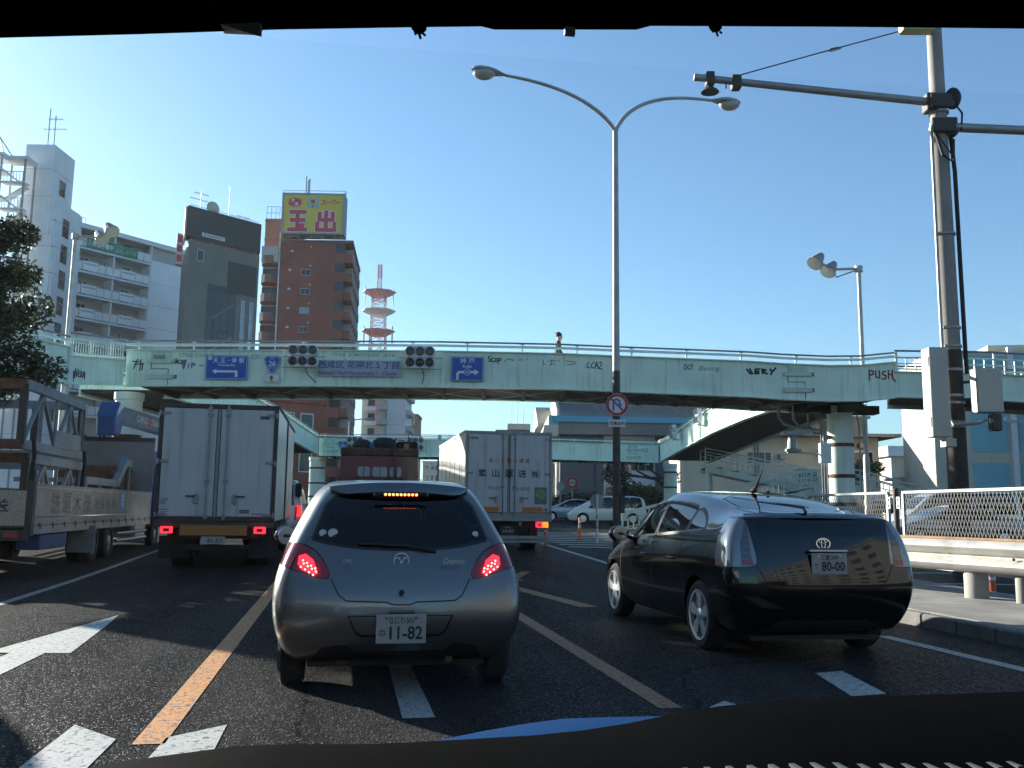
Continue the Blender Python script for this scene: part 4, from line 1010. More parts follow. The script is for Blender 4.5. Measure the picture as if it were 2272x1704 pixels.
for x in (.5, 2.3, 4.2, 6.0, 7.8, L - .4): MB(F).beam((x, .8, 40.9), (x, .8, z0 + .02), .22).build('stay', MATS['galvanised'], t)
for x0, x1 in ((.5, 2.3), (4.2, 6.0), (7.8, L - .4)): MB(F).beam((x0, .7, 40.95), (x1, .7, z0), .1).build('brace', MATS['galvanised'], t)
b = MB(F); b.beam((0, .3, z1 + .5), (L, .3, z1 + .5), .06)
for x in (0, 1.8, 3.7, 5.5, 7.3, L): b.beam((x, .3, z1), (x, .3, z1 + .5), .05)
b.build('top_railing', MATS['galvanised'], t)
for x, h in ((3.1, 3.2), (3.4, 2.6), (3.6, 2.8)): MB(F).tube([(x, 1.5, z1), (x, 1.5, z1 + h)], .09, 6).build('aerial', MATS['galvanised'], t)
for k in range(4): MB(F).beam((L + .06, .3 + .2 * k, z0 + .4), (L + .06, .3 + .2 * k, z1 + .6), .05).build('ladder_rail', MATS['galvanised'], t) if k in (0, 3) else None

# ---- red and white telecom tower far away
F = CF @ Matrix.Translation((-60, 400, 0))
t = thing('telecom_tower', 'red and white lattice telecom tower with three platforms, far away right of the brown building', 'tower', tuple(F @ Vector((0, 0, .5))))
def lattice(z0, z1, r0, r1, n, m, w=.34):
    b = MB(F)
    for c in range(4):
        a = R(45 + 90 * c); b.beam((r0 * math.cos(a), r0 * math.sin(a), z0), (r1 * math.cos(a), r1 * math.sin(a), z1), w)
    for k in range(n):
        za, zb_ = z0 + (z1 - z0) * k / n, z0 + (z1 - z0) * (k + 1) / n
        ra, rb = r0 + (r1 - r0) * k / n, r0 + (r1 - r0) * (k + 1) / n
        for c in range(4):
            a, a2 = R(45 + 90 * c), R(135 + 90 * c)
            b.beam((ra * math.cos(a), ra * math.sin(a), za), (rb * math.cos(a2), rb * math.sin(a2), zb_), w * .6); b.beam((ra * math.cos(a2), ra * math.sin(a2), za), (rb * math.cos(a), rb * math.sin(a), zb_), w * .6)
            b.beam((rb * math.cos(a), rb * math.sin(a), zb_), (rb * math.cos(a2), rb * math.sin(a2), zb_), w * .6)
    return b.build('lattice', MATS[m], t, stuff=True)
lattice(0, 62, 6.5, 5.0, 8, 'mast red'); lattice(62, 78, 5.0, 4.6, 4, 'mast red'); lattice(80, 87, 4.3, 4.2, 3, 'mast white'); lattice(89, 92, 4.1, 4.0, 1, 'mast white'); lattice(92, 95.5, 4.0, 3.9, 2, 'mast red'); lattice(97.5, 103, 1.3, 1.2, 4, 'mast white', .2); lattice(103, 109.5, 1.2, 1.1, 5, 'mast red', .2)
for z, m_ in ((60.5, 'mast red'), (78.8, 'mast red'), (88.0, 'mast white'), (96.6, 'mast red')):
    MB(F).lathe([(3.6, z - 1.9), (7.6, z + .1), (7.6, z + .4), (4.2, z + .9)], 8, (0, 0, 0)).build('platform', MATS[m_], t)
for a, z in ((20, 97), (200, 97), (-10, 79), (170, 79), (190, 79), (10, 79)):
    MB(F).tube([(6.4 * math.cos(R(a)), 6.4 * math.sin(R(a)), z - 6), (6.4 * math.cos(R(a)), 6.4 * math.sin(R(a)), z + 2.4)], .22, 5).build('antenna', MATS['mast white'], t)

# ---- apartment blocks down the street, seen between the lorries
def slab_block(name, label, a, b_, dep, H, m, floors, cols, mwin='window dark', dd=None, x_in=.6, wz=1.4):
    F, L = wframe(a, b_, dd); t = bthing(name, label, F); MB(F).box(0, L, 0, dep, 0, H).build('wall', MATS[m], t)
    MB(F).box(-.2, L + .2, -.2, dep + .2, H, H + .5).build('roof_slab', MATS[m], t)
    for k in range(floors):
        for q in range(cols):
            x = x_in + (L - 2 * x_in) * (q + .5) / cols; w_ = (L - 2 * x_in) / cols * .30
            win(t, F, x - w_, x + w_, H - 2.9 * (k + 1) + .7, H - 2.9 * (k + 1) + .7 + wz, 0, mwin, fr=.08, bars=0)
    return t, F, L
t, F, L = slab_block('far_apartment', 'pale grey apartment block immediately right of the brown building, under the bridge', (-33.5, 165), (-29.3, 166), 10, 30, 'wall white plain', 9, 1)
for k in range(9): MB(F).box(.2, L - .1, -1.2, -.01, 30 - 2.9 * (k + 1) - .2, 30 - 2.9 * (k + 1) + .9).build('balcony', MATS['wall white'], t)
t, F, L = slab_block('far_apartment', 'cream apartment block with square windows and curved balconies under the bridge', (-29.4, 178), (-25.6, 178), 10, 29, 'wall cream', 8, 1, x_in=.8)
t.name = 'far_apartment.001'
for k in range(8):
    b = MB(F); b.lathe([(1.0, 0), (1.25, .15), (1.25, 1.15), (1.15, 1.2)], 14, (L + .1, .2, 29 - 2.9 * (k + 1) - .2)); b.build('curved_balcony', MATS['wall recess'], t, smooth=True)
    MB(F).box(.6, L - .9, -.5, -.01, 29 - 2.9 * (k + 1) - .3, 29 - 2.9 * (k + 1) + .5).build('window_planter', MATS['wall white plain'], t)
t, F, L = slab_block('far_apartment', 'tall white slab block with a plain end wall beyond the cream one', (-25.3, 184), (-21.6, 184), 12, 31, 'wall white', 0, 1)
t.name = 'far_apartment.002'
for k in range(4): MB(F).box(.3, L - .3, -.03, -.005, 5 + k * 6.4, 5.08 + k * 6.4).build('panel_joint', MATS['wall recess'], t)
for k in range(9): MB(F).box(L, L + 1.0, 1, 9, 29.5 - 3.2 * k, 30.6 - 3.2 * k).build('balcony', MATS['wall recess'], t)
slab_block('far_block', 'brownish office block low behind the white slab, left of the gap of sky', (-25.8, 222), (-23.0, 222), 10, 23.5, 'parapet brown', 7, 1, x_in=.3)
slab_block('far_block', 'small grey building on the skyline in the gap between the lorries', (-26, 270), (-20.5, 270), 10, 14.5, 'wall recess', 4, 3)[0].name = 'far_block.001'
slab_block('far_block', 'low pale building at the end of the street beside the far signal', (-14.5, 240), (-11.5, 240), 12, 11.5, 'wall white plain', 3, 2)[0].name = 'far_block.002'
# long street wall on the left beyond the footbridge, partly seen beneath it
t, F, L = slab_block('corner_shop', 'dark brown low building beneath the footbridge beside the left box truck', (-19, 66), (-14.5, 70), 14, 9.0, 'tile brown', 2, 3, dd=(-.3, .95))

# ---- sports hall with blue fascia and metal roof
F, L = wframe((4.0, 85), (24, 85.6), (-.03, 1))
t = bthing('sports_hall', 'large grey sports hall with blue fascia and ribbed metal roof behind the lamp post', F)
MB(F).box(.6, L, .8, 24, 0, 8.4).build('wall', MATS['wall white plain'], t)
MB(F).box(.3, L, -.9, 1.0, 8.2, 9.25).build('eaves_band', MATS['concrete grey'], t)
MB(F).box(-.2, L, -1.2, 1.2, 9.27, 9.85).build('fascia', MATS['fascia blue'], t, bevel=.05)
b = MB(F); b.prism([(-.6, y, z) for y, z in ((-1.0, 9.0), (18, 8.4), (18, 9.0), (-1.0, 9.9))], (.9, 0, 0)); b.build('gable_canopy', MATS['panel aqua'], t)
b = MB(F); b.hexa([(-1.2, -1.0, 8.0), (.3, -1.0, 8.0), (.3, 20, 6.6), (-1.2, 20, 6.6)], [(-1.0, -1.0, 9.0), (.3, -1.0, 9.0), (.3, 20, 8.0), (-1.0, 20, 8.0)]); b.build('side_eaves', MATS['wall cream'], t)  # left eaves carry the same sunlit cream as the gable
b = MB(F); b.prism([(x_, y, z) for x_, y, z in ((.6, 1.5, 9.6), (.6, 1.5, 10.4), (.6, 6.5, 12.6), (.6, 11.5, 10.4), (.6, 11.5, 9.6))], (L - .6, 0, 0)); rf = b.build('roof', MATS['roof metal'], t)
MB(F).prism([(.35, y, z) for y, z in ((1.3, 9.7), (1.3, 10.6), (6.5, 12.9), (11.7, 10.6), (11.7, 9.7))], (.24, 0, 0)).build('gable_wall', MATS['wall cream'], t)  # left-facing gable end: sunlit cream put into the wall colour
MB(F).prism([(-1.2, y, z) for y, z in ((6, 8.6), (6, 9.8), (10.5, 11.9), (15, 9.8), (15, 8.6))], (1.5, 0, 0)).build('rear_gable', MATS['wall cream'], t)  # rear gable coloured in the same sunlit cream
for k in range(60):
    x = 1.0 + k * (L - 1.4) / 59
    MB(F).beam((x, 1.5, 10.45), (x, 6.5, 12.65), .10, .10).build('roof_rib', MATS['roof metal'], rf)
MB(F).box(.6, L, 1.2, 1.48, 9.86, 10.45).build('clerestory', MATS['concrete grey'], t)
MB(F).box(.62, 3.9, .72, .798, 0, 8.19).build('slate_panel', MATS['panel slate'], t)
for x in (3.95, 9.6, 13.6, 17.6): MB(F).box(x, x + .75, .55, .798, 0, 8.19).build('pilaster', MATS['panel slate'], t)
for x in (4.9, 7.3, 10.7, 14.7, 18.6): win(t, F, x, x + 2.1, 5.0, 6.6, .8, 'window dark', fr=.09, bars=2); win(t, F, x, x + 2.1, 2.6, 3.4, .8, 'window dark', fr=.09, bars=2)
MB(F).box(3.9, 11.5, -3, .5, 2.35, 2.6).build('entrance_canopy', MATS['concrete grey'], t)
for x in (5, 8, 11): MB(F).box(x - .15, x + .15, -2.8, -2.5, 0, 2.35).build('canopy_post', MATS['concrete grey'], t)
W3 = wframe((4.0 + .6, 86), (4.0 - .2, 108))[0]
MB(F).box(.3, .59, 1.2, 22, 0, 8.1).build('side_wall', MATS['wall cream'], t)  # left side wall, sunlight put into its cream colour
for z in (2.8, 5.6): MB(F).box(.22, .299, 2.0, 3.4, z, z + 1.6).build('side_window', MATS['window dark'], t)
F4, L4 = wframe((-1.6, 92), (1.9, 92)); t4 = bthing('roof_plant', 'low grey rooftop building with louvres and thin aerials beyond the right box truck', F4)
MB(F4).box(0, L4, 0, 6, 0, 9.2).build('wall', MATS['concrete grey'], t4); MB(F4).box(1.2, L4, -.3, 5, 9.2, 9.8).build('louvre_house', MATS['wall recess'], t4)
for x, h in ((1.6, 3.4), (2.2, 3.0), (2.8, 1.6)): MB(F4).tube([(x, 1, 9.8), (x, 1, 9.8 + h)], .04, 5).build('aerial', MATS['galvanised'], t4)

# ---- beige building, low ribbed shed, aqua-panelled block on the right
F, L = wframe((13.2, 70), (28.2, 70)); t = bthing('beige_building', 'beige two-storey building with flat overhanging roof behind the staircase', F)
MB(F).box(0, L, 0, 9, 0, 7.0).build('wall', MATS['wall cream'], t); MB(F).box(-.6, L + 1.3, -1.2, 9.6, 7.0, 7.25).build('roof_slab', MATS['concrete grey'], t)
MB(F).box(4, L - .2, 2.0, 8, 7.26, 8.7).build('roof_storey', MATS['concrete grey'], t); MB(F).box(3.8, L + .2, 1.8, 8.2, 8.7, 8.9).build('upper_slab', MATS['concrete grey'], t)
for x in (10.2, 11.6): MB(F).box(x, x + 1.2, 1.96, 1.999, 7.4, 8.5).build('roof_window', MATS['window dark'], t)
for x, w_, z0_, z1_ in ((4.9, 1.8, 5.0, 5.8), (12.6, 1.9, 4.2, 5.9), (8.6, 1.6, 3.6, 4.6)): win(t, F, x, x + w_, z0_, z1_, 0, 'window dark', fr=.08, bars=3)
for x, z in ((7.3, 5.3), (13.4, 6.2), (10.3, 5.6)): MB(F).box(x, x + .45, -.35, -.003, z, z + .4).build('wall_unit', MATS['galvanised'], t, bevel=.02)
for x in (5.5, 5.75, 10.8): MB(F).tube([(x, -.06, 3), (x, -.06, 7)], .06, 6).build('drain_pipe', MATS['concrete grey'], t)
F, L = wframe((41.6, 100), (47.2, 100)); t = bthing('ribbed_shed', 'low cream shed with ribbed siding right of the beige building', F)
MB(F).box(0, L, 0, 10, 0, 7.5).build('wall', MATS['wall cream'], t); MB(F).box(-.5, L + .3, -.5, 10, 7.5, 8.6).build('parapet', MATS['wall white plain'], t)
for k in range(26): MB(F).box(1.0 + k * .18, 1.06 + k * .18, -.03, -.002, 0, 7.48).build('siding_rib', MATS['wall cream'], t)
MB(F).box(-1.5, 6, -6, -1.5, 4.7, 5.0).build('canopy', MATS['concrete grey'], t)
F, L = wframe((27.9, 60), (46, 57)); t = bthing('aqua_block', 'cream block with large aqua panels behind the utility pole', F)
MB(F).box(0, L, 0, 8, 0, 12.0).build('wall', MATS['wall cream'], t); MB(F).box(4.6, L, 3, 8, 12.0, 12.9).build('roof_storey', MATS['wall cream'], t)
for x0, x1 in ((.7, 1.6), (2.3, 4.5), (5.2, 7.2), (7.9, 10)):
    for z0_, z1_ in ((1.0, 4.6), (5.3, 9.2), (9.7, 11.7)): MB(F).box(x0, x1, -.03, -.002, z0_, z1_).build('aqua_panel', MATS['panel aqua'], t)
for x in (4.85, 7.55): MB(F).box(x - .15, x + .15, -.3, -.003, 0, 12.2).build('pilaster', MATS['wall white plain'], t)
for x in (6.0, 9.0): win(t, F, x, x + .8, 10.0, 10.7, -.035, 'window dark', fr=.06, bars=0)
F, L = wframe((26, 50), (45, 46)); t = bthing('boundary_wall', 'grey concrete boundary wall with hedge in front of the aqua block', F, 'wall')
MB(F).box(0, L, 0, .3, 0, 2.0).build('wall', MATS['concrete grey'], t); MB(F).box(-.05, L, -.05, .35, 2.0, 2.12).build('coping', MATS['concrete'], t)

# ---- unseen buildings added behind the camera, to be mirrored in the paint and shade the road
def added_block(label, a, b_, dep, H, m):
    t, F, L = slab_block('added_street_building', label, a, b_, dep, H, m, int(H / 2.9), max(3, int((Vector(b_) - Vector(a)).length / 4.5)))
    return t
added_block('added cream office building closing the street behind the blue car, left half', (-6, -95), (-34, -92), 12, 30, 'wall cream')
added_block('added white apartment building closing the street behind the blue car, right half', (26, -88), (-3, -92), 12, 24, 'wall white plain')
added_block('added grey office building on the left pavement beside the blue car', (-22, -40), (-17, -2), 14, 24, 'concrete grey')
added_block('added brown office building on the left pavement farther back', (-29, -84), (-23, -44), 14, 28, 'tile brown')
added_block('added grey shop building across the road on the right behind the blue car', (30, -10), (36, -72), 14, 18, 'concrete grey')
# ================================================================ car bodies: subdivided cage, cut into panels
def car_paint(name, color, metal, rough, flake=0.0, coat=1.0):
    m = mat(name, color, rough, metal=metal, coat=coat)
    nt = m.node_tree; b = nt.nodes['Principled BSDF']; out = nt.nodes['Material Output']
    geo = nt.nodes.new('ShaderNodeNewGeometry'); dk = nt.nodes.new('ShaderNodeBsdfDiffuse'); dk.inputs[0].default_value = (0.012, 0.012, 0.013, 1)
    mx = nt.nodes.new('ShaderNodeMixShader')      # the inside of the shell is trimmed in black
    nt.links.new(geo.outputs['Backfacing'], mx.inputs[0]); nt.links.new(b.outputs[0], mx.inputs[1]); nt.links.new(dk.outputs[0], mx.inputs[2]); nt.links.new(mx.outputs[0], out.inputs[0])
    tc = nt.nodes.new('ShaderNodeTexCoord'); n = nt.nodes.new('ShaderNodeTexNoise'); n.inputs['Scale'].default_value = 7; n.inputs['Detail'].default_value = 6
    nt.links.new(tc.outputs['Object'], n.inputs['Vector'])
    mr = nt.nodes.new('ShaderNodeMapRange'); mr.inputs['To Min'].default_value = rough * 0.8; mr.inputs['To Max'].default_value = rough * 1.35
    nt.links.new(n.outputs['Fac'], mr.inputs['Value']); nt.links.new(mr.outputs[0], b.inputs['Roughness'])
    return m
car_paint('paint silver', (0.165, 0.17, 0.165), 0.8, 0.30, coat=0.6)
car_paint('paint black', (0.002, 0.002, 0.0022), 0.0, 0.15, coat=0.9)
MATS['paint black'].node_tree.nodes['Principled BSDF'].inputs['Specular IOR Level'].default_value = 0.2
car_paint('paint white', (0.72, 0.73, 0.70), 0.0, 0.3)
car_paint('paint light blue', (0.30, 0.40, 0.50), 0.4, 0.35)
car_paint('paint grey', (0.16, 0.19, 0.23), 0.5, 0.35)
car_paint('paint van silver', (0.48, 0.48, 0.46), 0.5, 0.35)
car_paint('paint blue', (0.008, 0.04, 0.13), 0.2, 0.4, coat=0.25)
mat('black rubber', (0.015, 0.015, 0.016), 0.75)
mat('rust', (0.16, 0.075, 0.04), 0.9, var=0.5, vscale=8)
mat('black plastic', (0.012, 0.012, 0.013), 0.55)
mat('black gloss', (0.004, 0.004, 0.005), 0.06, spec=0.5)
mat('interior cloth', (0.018, 0.018, 0.02), 0.9)
mat('badge grey', (0.22, 0.22, 0.225), 0.3, metal=0.8)
mat('chrome', (0.7, 0.7, 0.72), 0.12, metal=1.0)
mat('tyre', (0.016, 0.016, 0.016), 0.85, bump=0.3, bscale=80)
mat('alloy', (0.72, 0.73, 0.74), 0.35, metal=0.7)
mat('lamp red', (0.25, 0.006, 0.012), 0.12, coat=0.8)
mat('lamp red lit', (0.5, 0.01, 0.015), 0.2, emit=(1.0, 0.02, 0.035), estr=0.9, coat=0.6)
mat('led red', (0.6, 0.03, 0.03), 0.2, emit=(1.0, 0.16, 0.12), estr=4.0)
mat('led amber red', (0.6, 0.05, 0.02), 0.2, emit=(1.0, 0.13, 0.03), estr=3.6)
mat('lamp amber lit', (0.6, 0.2, 0.01), 0.2, emit=(1.0, 0.25, 0.02), estr=0.5)
mat('lamp clear', (0.22, 0.225, 0.23), 0.12, metal=0.35, coat=1.0)
mat('lamp smoke', (0.10, 0.07, 0.075), 0.1, coat=1.0)
mat('plate white', (0.36, 0.365, 0.34), 0.5, var=0.15, vscale=9)
mat('plate ink', (0.012, 0.05, 0.03), 0.6)
mat('plate ink dark', (0.012, 0.013, 0.014), 0.6)
mat('sticker pale', (0.5, 0.52, 0.5), 0.6)
glass('glass privacy', (0.16, 0.18, 0.19), 1.5)
glass('glass clear', (0.62, 0.66, 0.65), 1.5)
glass('glass dark', (0.035, 0.04, 0.042), 1.6)

def inside(poly, x, y):
    c = False; n = len(poly)
    for i in range(n):
        x1, y1 = poly[i]; x2, y2 = poly[(i + 1) % n]
        if (y1 > y) != (y2 > y) and x < (x2 - x1) * (y - y1) / (y2 - y1) + x1: c = not c
    return c
AX = {'x': (1, 2), 'y': (0, 2), 'z': (0, 1)}
def smooth_poly(pts, it=2, close=True):
    for _ in range(it):
        out = []; n = len(pts)
        for i in range(n):
            a, b = pts[i], pts[(i + 1) % n]
            out += [(a[0] * .75 + b[0] * .25, a[1] * .75 + b[1] * .25), (a[0] * .25 + b[0] * .75, a[1] * .25 + b[1] * .75)]
        pts = out
    return pts
def round_poly(pts, r):
    out = []; n = len(pts)
    for i in range(n):
        a, b, c = Vector(pts[i - 1]), Vector(pts[i]), Vector(pts[(i + 1) % n])
        d1 = (a - b); d2 = (c - b); k1 = min(r, d1.length * .4); k2 = min(r, d2.length * .4)
        p = b + d1.normalized() * k1; q = b + d2.normalized() * k2; m = (p + q) * .25 + b * .5
        out += [tuple(p), tuple(m), tuple(q)]
    return out
def grow(poly, d):
    """offset a simple polygon outwards by d"""
    n = len(poly); ar = sum(poly[i][0] * poly[(i + 1) % n][1] - poly[(i + 1) % n][0] * poly[i][1] for i in range(n)); s = 1 if ar > 0 else -1
    out = []
    for i in range(n):
        (ax, ay), (bx, by), (cx, cy) = poly[i - 1], poly[i], poly[(i + 1) % n]
        l1 = math.hypot(bx - ax, by - ay) or 1; l2 = math.hypot(cx - bx, cy - by) or 1
        n1 = ((by - ay) / l1 * s, -(bx - ax) / l1 * s); n2 = ((cy - by) / l2 * s, -(cx - bx) / l2 * s)
        mx, my = n1[0] + n2[0], n1[1] + n2[1]; q = mx * mx + my * my
        k = 2 * d / q if q > 0.6 else d * 1.2
        out.append((bx + mx * k, by + my * k))
    return out
class Body:
    def __init__(s, spec, level=3):
        N = spec.get('T', [-1, -0.84, -0.4, 0.4, 0.84, 1]); st = spec['st']; K = len(st[0]['z']) - 1; J = len(st) - 1
        V = {}; verts = []
        def vid(i, j, k):
            if (i, j, k) in V: return V[(i, j, k)]
            q = st[j]; t = N[i]; c = 1 - t * t
            y = q['y'][k]; z = q['z'][k]; x = q['w'][k] * t
            if j == 0: y -= q['bow'][k] * c
            if j == J: y += q['bow'][k] * c
            if k == K: z += q.get('crown', 0.03) * c
            V[(i, j, k)] = len(verts); verts.append((x, y, z)); return V[(i, j, k)]
        F = []; I = len(N) - 1
        for j in range(J):
            for k in range(K):
                F.append((vid(0, j, k), vid(0, j, k + 1), vid(0, j + 1, k + 1), vid(0, j + 1, k)))
                F.append((vid(I, j, k), vid(I, j + 1, k), vid(I, j + 1, k + 1), vid(I, j, k + 1)))
            for i in range(I):
                F.append((vid(i, j, 0), vid(i, j + 1, 0), vid(i + 1, j + 1, 0), vid(i + 1, j, 0)))
                F.append((vid(i, j, K), vid(i + 1, j, K), vid(i + 1, j + 1, K), vid(i, j + 1, K)))
        for i in range(I):
            for k in range(K):
                F.append((vid(i, 0, k), vid(i + 1, 0, k), vid(i + 1, 0, k + 1), vid(i, 0, k + 1)))
                F.append((vid(i, J, k), vid(i, J, k + 1), vid(i + 1, J, k + 1), vid(i + 1, J, k)))
        me = bpy.data.meshes.new('cage'); me.from_pydata(verts, [], F)
        ob = bpy.data.objects.new('cage', me); COL.objects.link(ob)
        md = ob.modifiers.new('s', 'SUBSURF'); md.levels = level; md.subdivision_type = 'CATMULL_CLARK'
        dg = bpy.context.evaluated_depsgraph_get()
        m2 = bpy.data.meshes.new_from_object(ob.evaluated_get(dg)); bpy.data.objects.remove(ob); bpy.data.meshes.remove(me)
        s.bm = bmesh.new(); s.bm.from_mesh(m2); bpy.data.meshes.remove(m2)
        bmesh.ops.recalc_face_normals(s.bm, faces=s.bm.faces)
        s.tree = BVHTree.FromBMesh(s.bm)
    def cut(s, poly, axis, cond):
        """cut along a 2-D outline seen along an axis; returns the faces inside it"""
        a, b = AX[axis]; bm = s.bm
        xs = [p[0] for p in poly]; ys = [p[1] for p in poly]; e = 0.002
        def box(f, x0, x1, y0, y1):
            fx = [v.co[a] for v in f.verts]; fy = [v.co[b] for v in f.verts]
            return max(fx) >= x0 - e and min(fx) <= x1 + e and max(fy) >= y0 - e and min(fy) <= y1 + e
        sub = [f for f in bm.faces if cond(f.calc_center_median()) and box(f, min(xs), max(xs), min(ys), max(ys))]
        n = len(poly)
        for i in range(n):
            (x1, y1), (x2, y2) = poly[i], poly[(i + 1) % n]
            if math.hypot(x2 - x1, y2 - y1) < 1e-5: continue
            sel = [f for f in sub if box(f, min(x1, x2), max(x1, x2), min(y1, y2), max(y1, y2))]
            if not sel: continue
            co = [0, 0, 0]; co[a] = x1; co[b] = y1; no = [0, 0, 0]; no[a] = -(y2 - y1); no[b] = x2 - x1
            geo = set(sel)
            for f in sel: geo.update(f.edges); geo.update(f.verts)
            r = bmesh.ops.bisect_plane(bm, geom=list(geo), dist=1e-5, plane_co=co, plane_no=no)
            new = set(f for f in sub if f.is_valid); new.update(g for g in r['geom'] if isinstance(g, bmesh.types.BMFace)); sub = list(new)
        out = []
        for f in sub:
            c = f.calc_center_median()
            if inside(poly, c[a], c[b]): out.append(f)
        return out
    def take(s, faces, name, m, parent, off=0.0, remove=True, label=None):
        vm = {}; vs = []; fs = []
        for f in faces:
            idx = []
            for v in f.verts:
                if v not in vm: vm[v] = len(vs); vs.append(v.co + v.normal * off)
                idx.append(vm[v])
            fs.append(idx)
        if remove and faces: bmesh.ops.delete(s.bm, geom=faces, context='FACES')
        if not fs: return None
        me = bpy.data.meshes.new(name); me.from_pydata(vs, [], fs); me.polygons.foreach_set('use_smooth', [True] * len(fs))
        return link(name, me, m, parent, label)
    def panel(s, poly, axis, cond, name, m, parent, trim=None, off=0.0, tname='window_trim'):
        """cut out an outline as a part of its own, optionally with a dark surround"""
        if trim:
            big = s.cut(grow(poly, trim), axis, cond); s_in = s.cut(poly, axis, cond); si = set(s_in)
            o = s.take(s_in, name, m, parent, off)
            a, b = AX[axis]; gp = grow(poly, trim)
            rest = [f for f in s.bm.faces if cond(f.calc_center_median()) and inside(gp, f.calc_center_median()[a], f.calc_center_median()[b])]
            s.take(rest, tname, MATS['black plastic'], o or parent, off)
            return o
        return s.take(s.cut(poly, axis, cond), name, m, parent, off)
    def hit(s, p, axis, sign):
        a, b = AX[axis]; c = {'x': 0, 'y': 1, 'z': 2}[axis]
        o = Vector((0, 0, 0)); o[a] = p[0]; o[b] = p[1]; o[c] = 12 * sign
        d = Vector((0, 0, 0)); d[c] = -sign
        h = s.tree.ray_cast(o, d)
        return (h[0], h[1]) if h[0] is not None else (None, None)
    def seam(s, pts, axis, sign, parent, w=0.005, name='panel_gap', m='black rubber', step=0.03, M=ID, lift=0.0012):
        """panel gap: a thin dark ribbon lying on the skin"""
        dense = []
        for (x1, y1), (x2, y2) in zip(pts, pts[1:]):
            k = max(1, int(math.hypot(x2 - x1, y2 - y1) / step))
            dense += [(x1 + (x2 - x1) * i / k, y1 + (y2 - y1) * i / k) for i in range(k)]
        dense.append(pts[-1]); P = []
        for q in dense:
            h, n = s.hit(q, axis, sign)
            if h is not None: P.append((h, n))
        b = MB(M)
        for i in range(len(P) - 1):
            (p, n), (q, n2) = P[i], P[i + 1]; d = (q - p)
            if d.length < 1e-6 or d.length > 0.25: continue
            x = d.cross(n).normalized() * w / 2
            b.add([p - x + n * lift, p + x + n * lift, q + x + n2 * lift, q - x + n2 * lift], [(0, 1, 2, 3)])
        return b.build(name, MATS[m], parent)
    def finish(s, name, m, parent):
        me = bpy.data.meshes.new(name); s.bm.to_mesh(me); s.bm.free()
        me.polygons.foreach_set('use_smooth', [True] * len(me.polygons))
        return link(name, me, m, parent)
def arch_poly(y, z, r, n=22):
    return [(y + r * math.cos(2 * math.pi * k / n), z + r * math.sin(2 * math.pi * k / n)) for k in range(n)]
def wheel(parent, x, y, r, w, rim_r, side, spokes=5, style='spoke', m='alloy'):
    """tyre, rim and hub; side = -1 left, +1 right (outer face)"""
    M = frame(parent); c = (x, y, r)
    b = MB(M); h = w / 2
    b.lathe([(rim_r, -h * 0.8), (rim_r + 0.02, -h), (r - 0.03, -h), (r, -h * 0.72), (r, h * 0.72), (r - 0.03, h), (rim_r + 0.02, h), (rim_r, h * 0.8)], 32, c, 'x', cap=False)
    ty = b.build('wheel', MATS['tyre'], parent, smooth=True)
    b = MB(M); o = side * h
    b.lathe([(rim_r, o * 0.95), (rim_r - 0.012, o * 0.9), (rim_r - 0.02, o * 0.35), (0.05, o * 0.2), (0.0, o * 0.2)] if side > 0 else [(0.0, o * 0.2), (0.05, o * 0.2), (rim_r - 0.02, o * 0.35), (rim_r - 0.012, o * 0.9), (rim_r, o * 0.95)], 32, c, 'x', cap=False)
    b.build('rim_barrel', MATS['black plastic' if style == 'spoke' else m], ty, smooth=True)
    b = MB(M)
    if style == 'spoke':
        for k in range(spokes):
            a = 2 * math.pi * k / spokes + 0.3
            for q0, q1, w0, w1 in ((0.03, rim_r - 0.008, 0.032, 0.062),):
                d = Vector((0, math.cos(a), math.sin(a))); t = Vector((0, -math.sin(a), math.cos(a)))
                p = Vector(c) + Vector((o * 0.62, 0, 0)); e = Vector((o * 0.22, 0, 0))
                lo = [p + d * q0 - t * w0, p + d * q0 + t * w0, p + d * q1 + t * w1, p + d * q1 - t * w1]
                b.hexa([v - e for v in lo], [v + (e if i < 2 else e * 1.2) for i, v in enumerate(lo)])
        b.lathe([(rim_r - 0.022, o * 0.5), (rim_r - 0.022, o * 0.93), (rim_r + 0.004, o * 0.97), (rim_r + 0.004, o * 0.5)], 36, c, 'x', cap=False)
        b.lathe([(0.065, o * 0.3), (0.065, o * 0.82), (0.05, o * 0.92), (0, o * 0.92)] , 18, c, 'x')
    else:
        b.lathe([(rim_r - 0.005, o * 0.9), (rim_r * 0.8, o * 0.98), (rim_r * 0.45, o * 0.8), (rim_r * 0.3, o * 1.02), (0, o * 1.02)], 32, c, 'x')
        for k in range(7):
            a = 2 * math.pi * k / 7; p = Vector(c) + Vector((o * 0.96, math.cos(a) * rim_r * 0.62, math.sin(a) * rim_r * 0.62))
            b.ball(p, 0.012, 0.022, 0.022, 8, 4)
    b.build('rim', MATS[m], ty, smooth=True)
    return ty
def wheel_well(parent, y, r, zc, xo, side):
    b = MB(frame(parent)); n = 20; x0 = side * xo; x1 = side * (xo - 0.30)
    vs = []
    for x in (x0, x1):
        for k in range(n + 1):
            a = math.pi * k / n; vs.append((x, y + r * math.cos(a), zc + r * math.sin(a)))
    f = [(k, k + 1, n + 2 + k, n + 1 + k) for k in range(n)]
    b.add(vs, f + [tuple(range(n + 1, 2 * n + 2))])
    return b.build('wheel_well', MATS['black plastic'], parent)
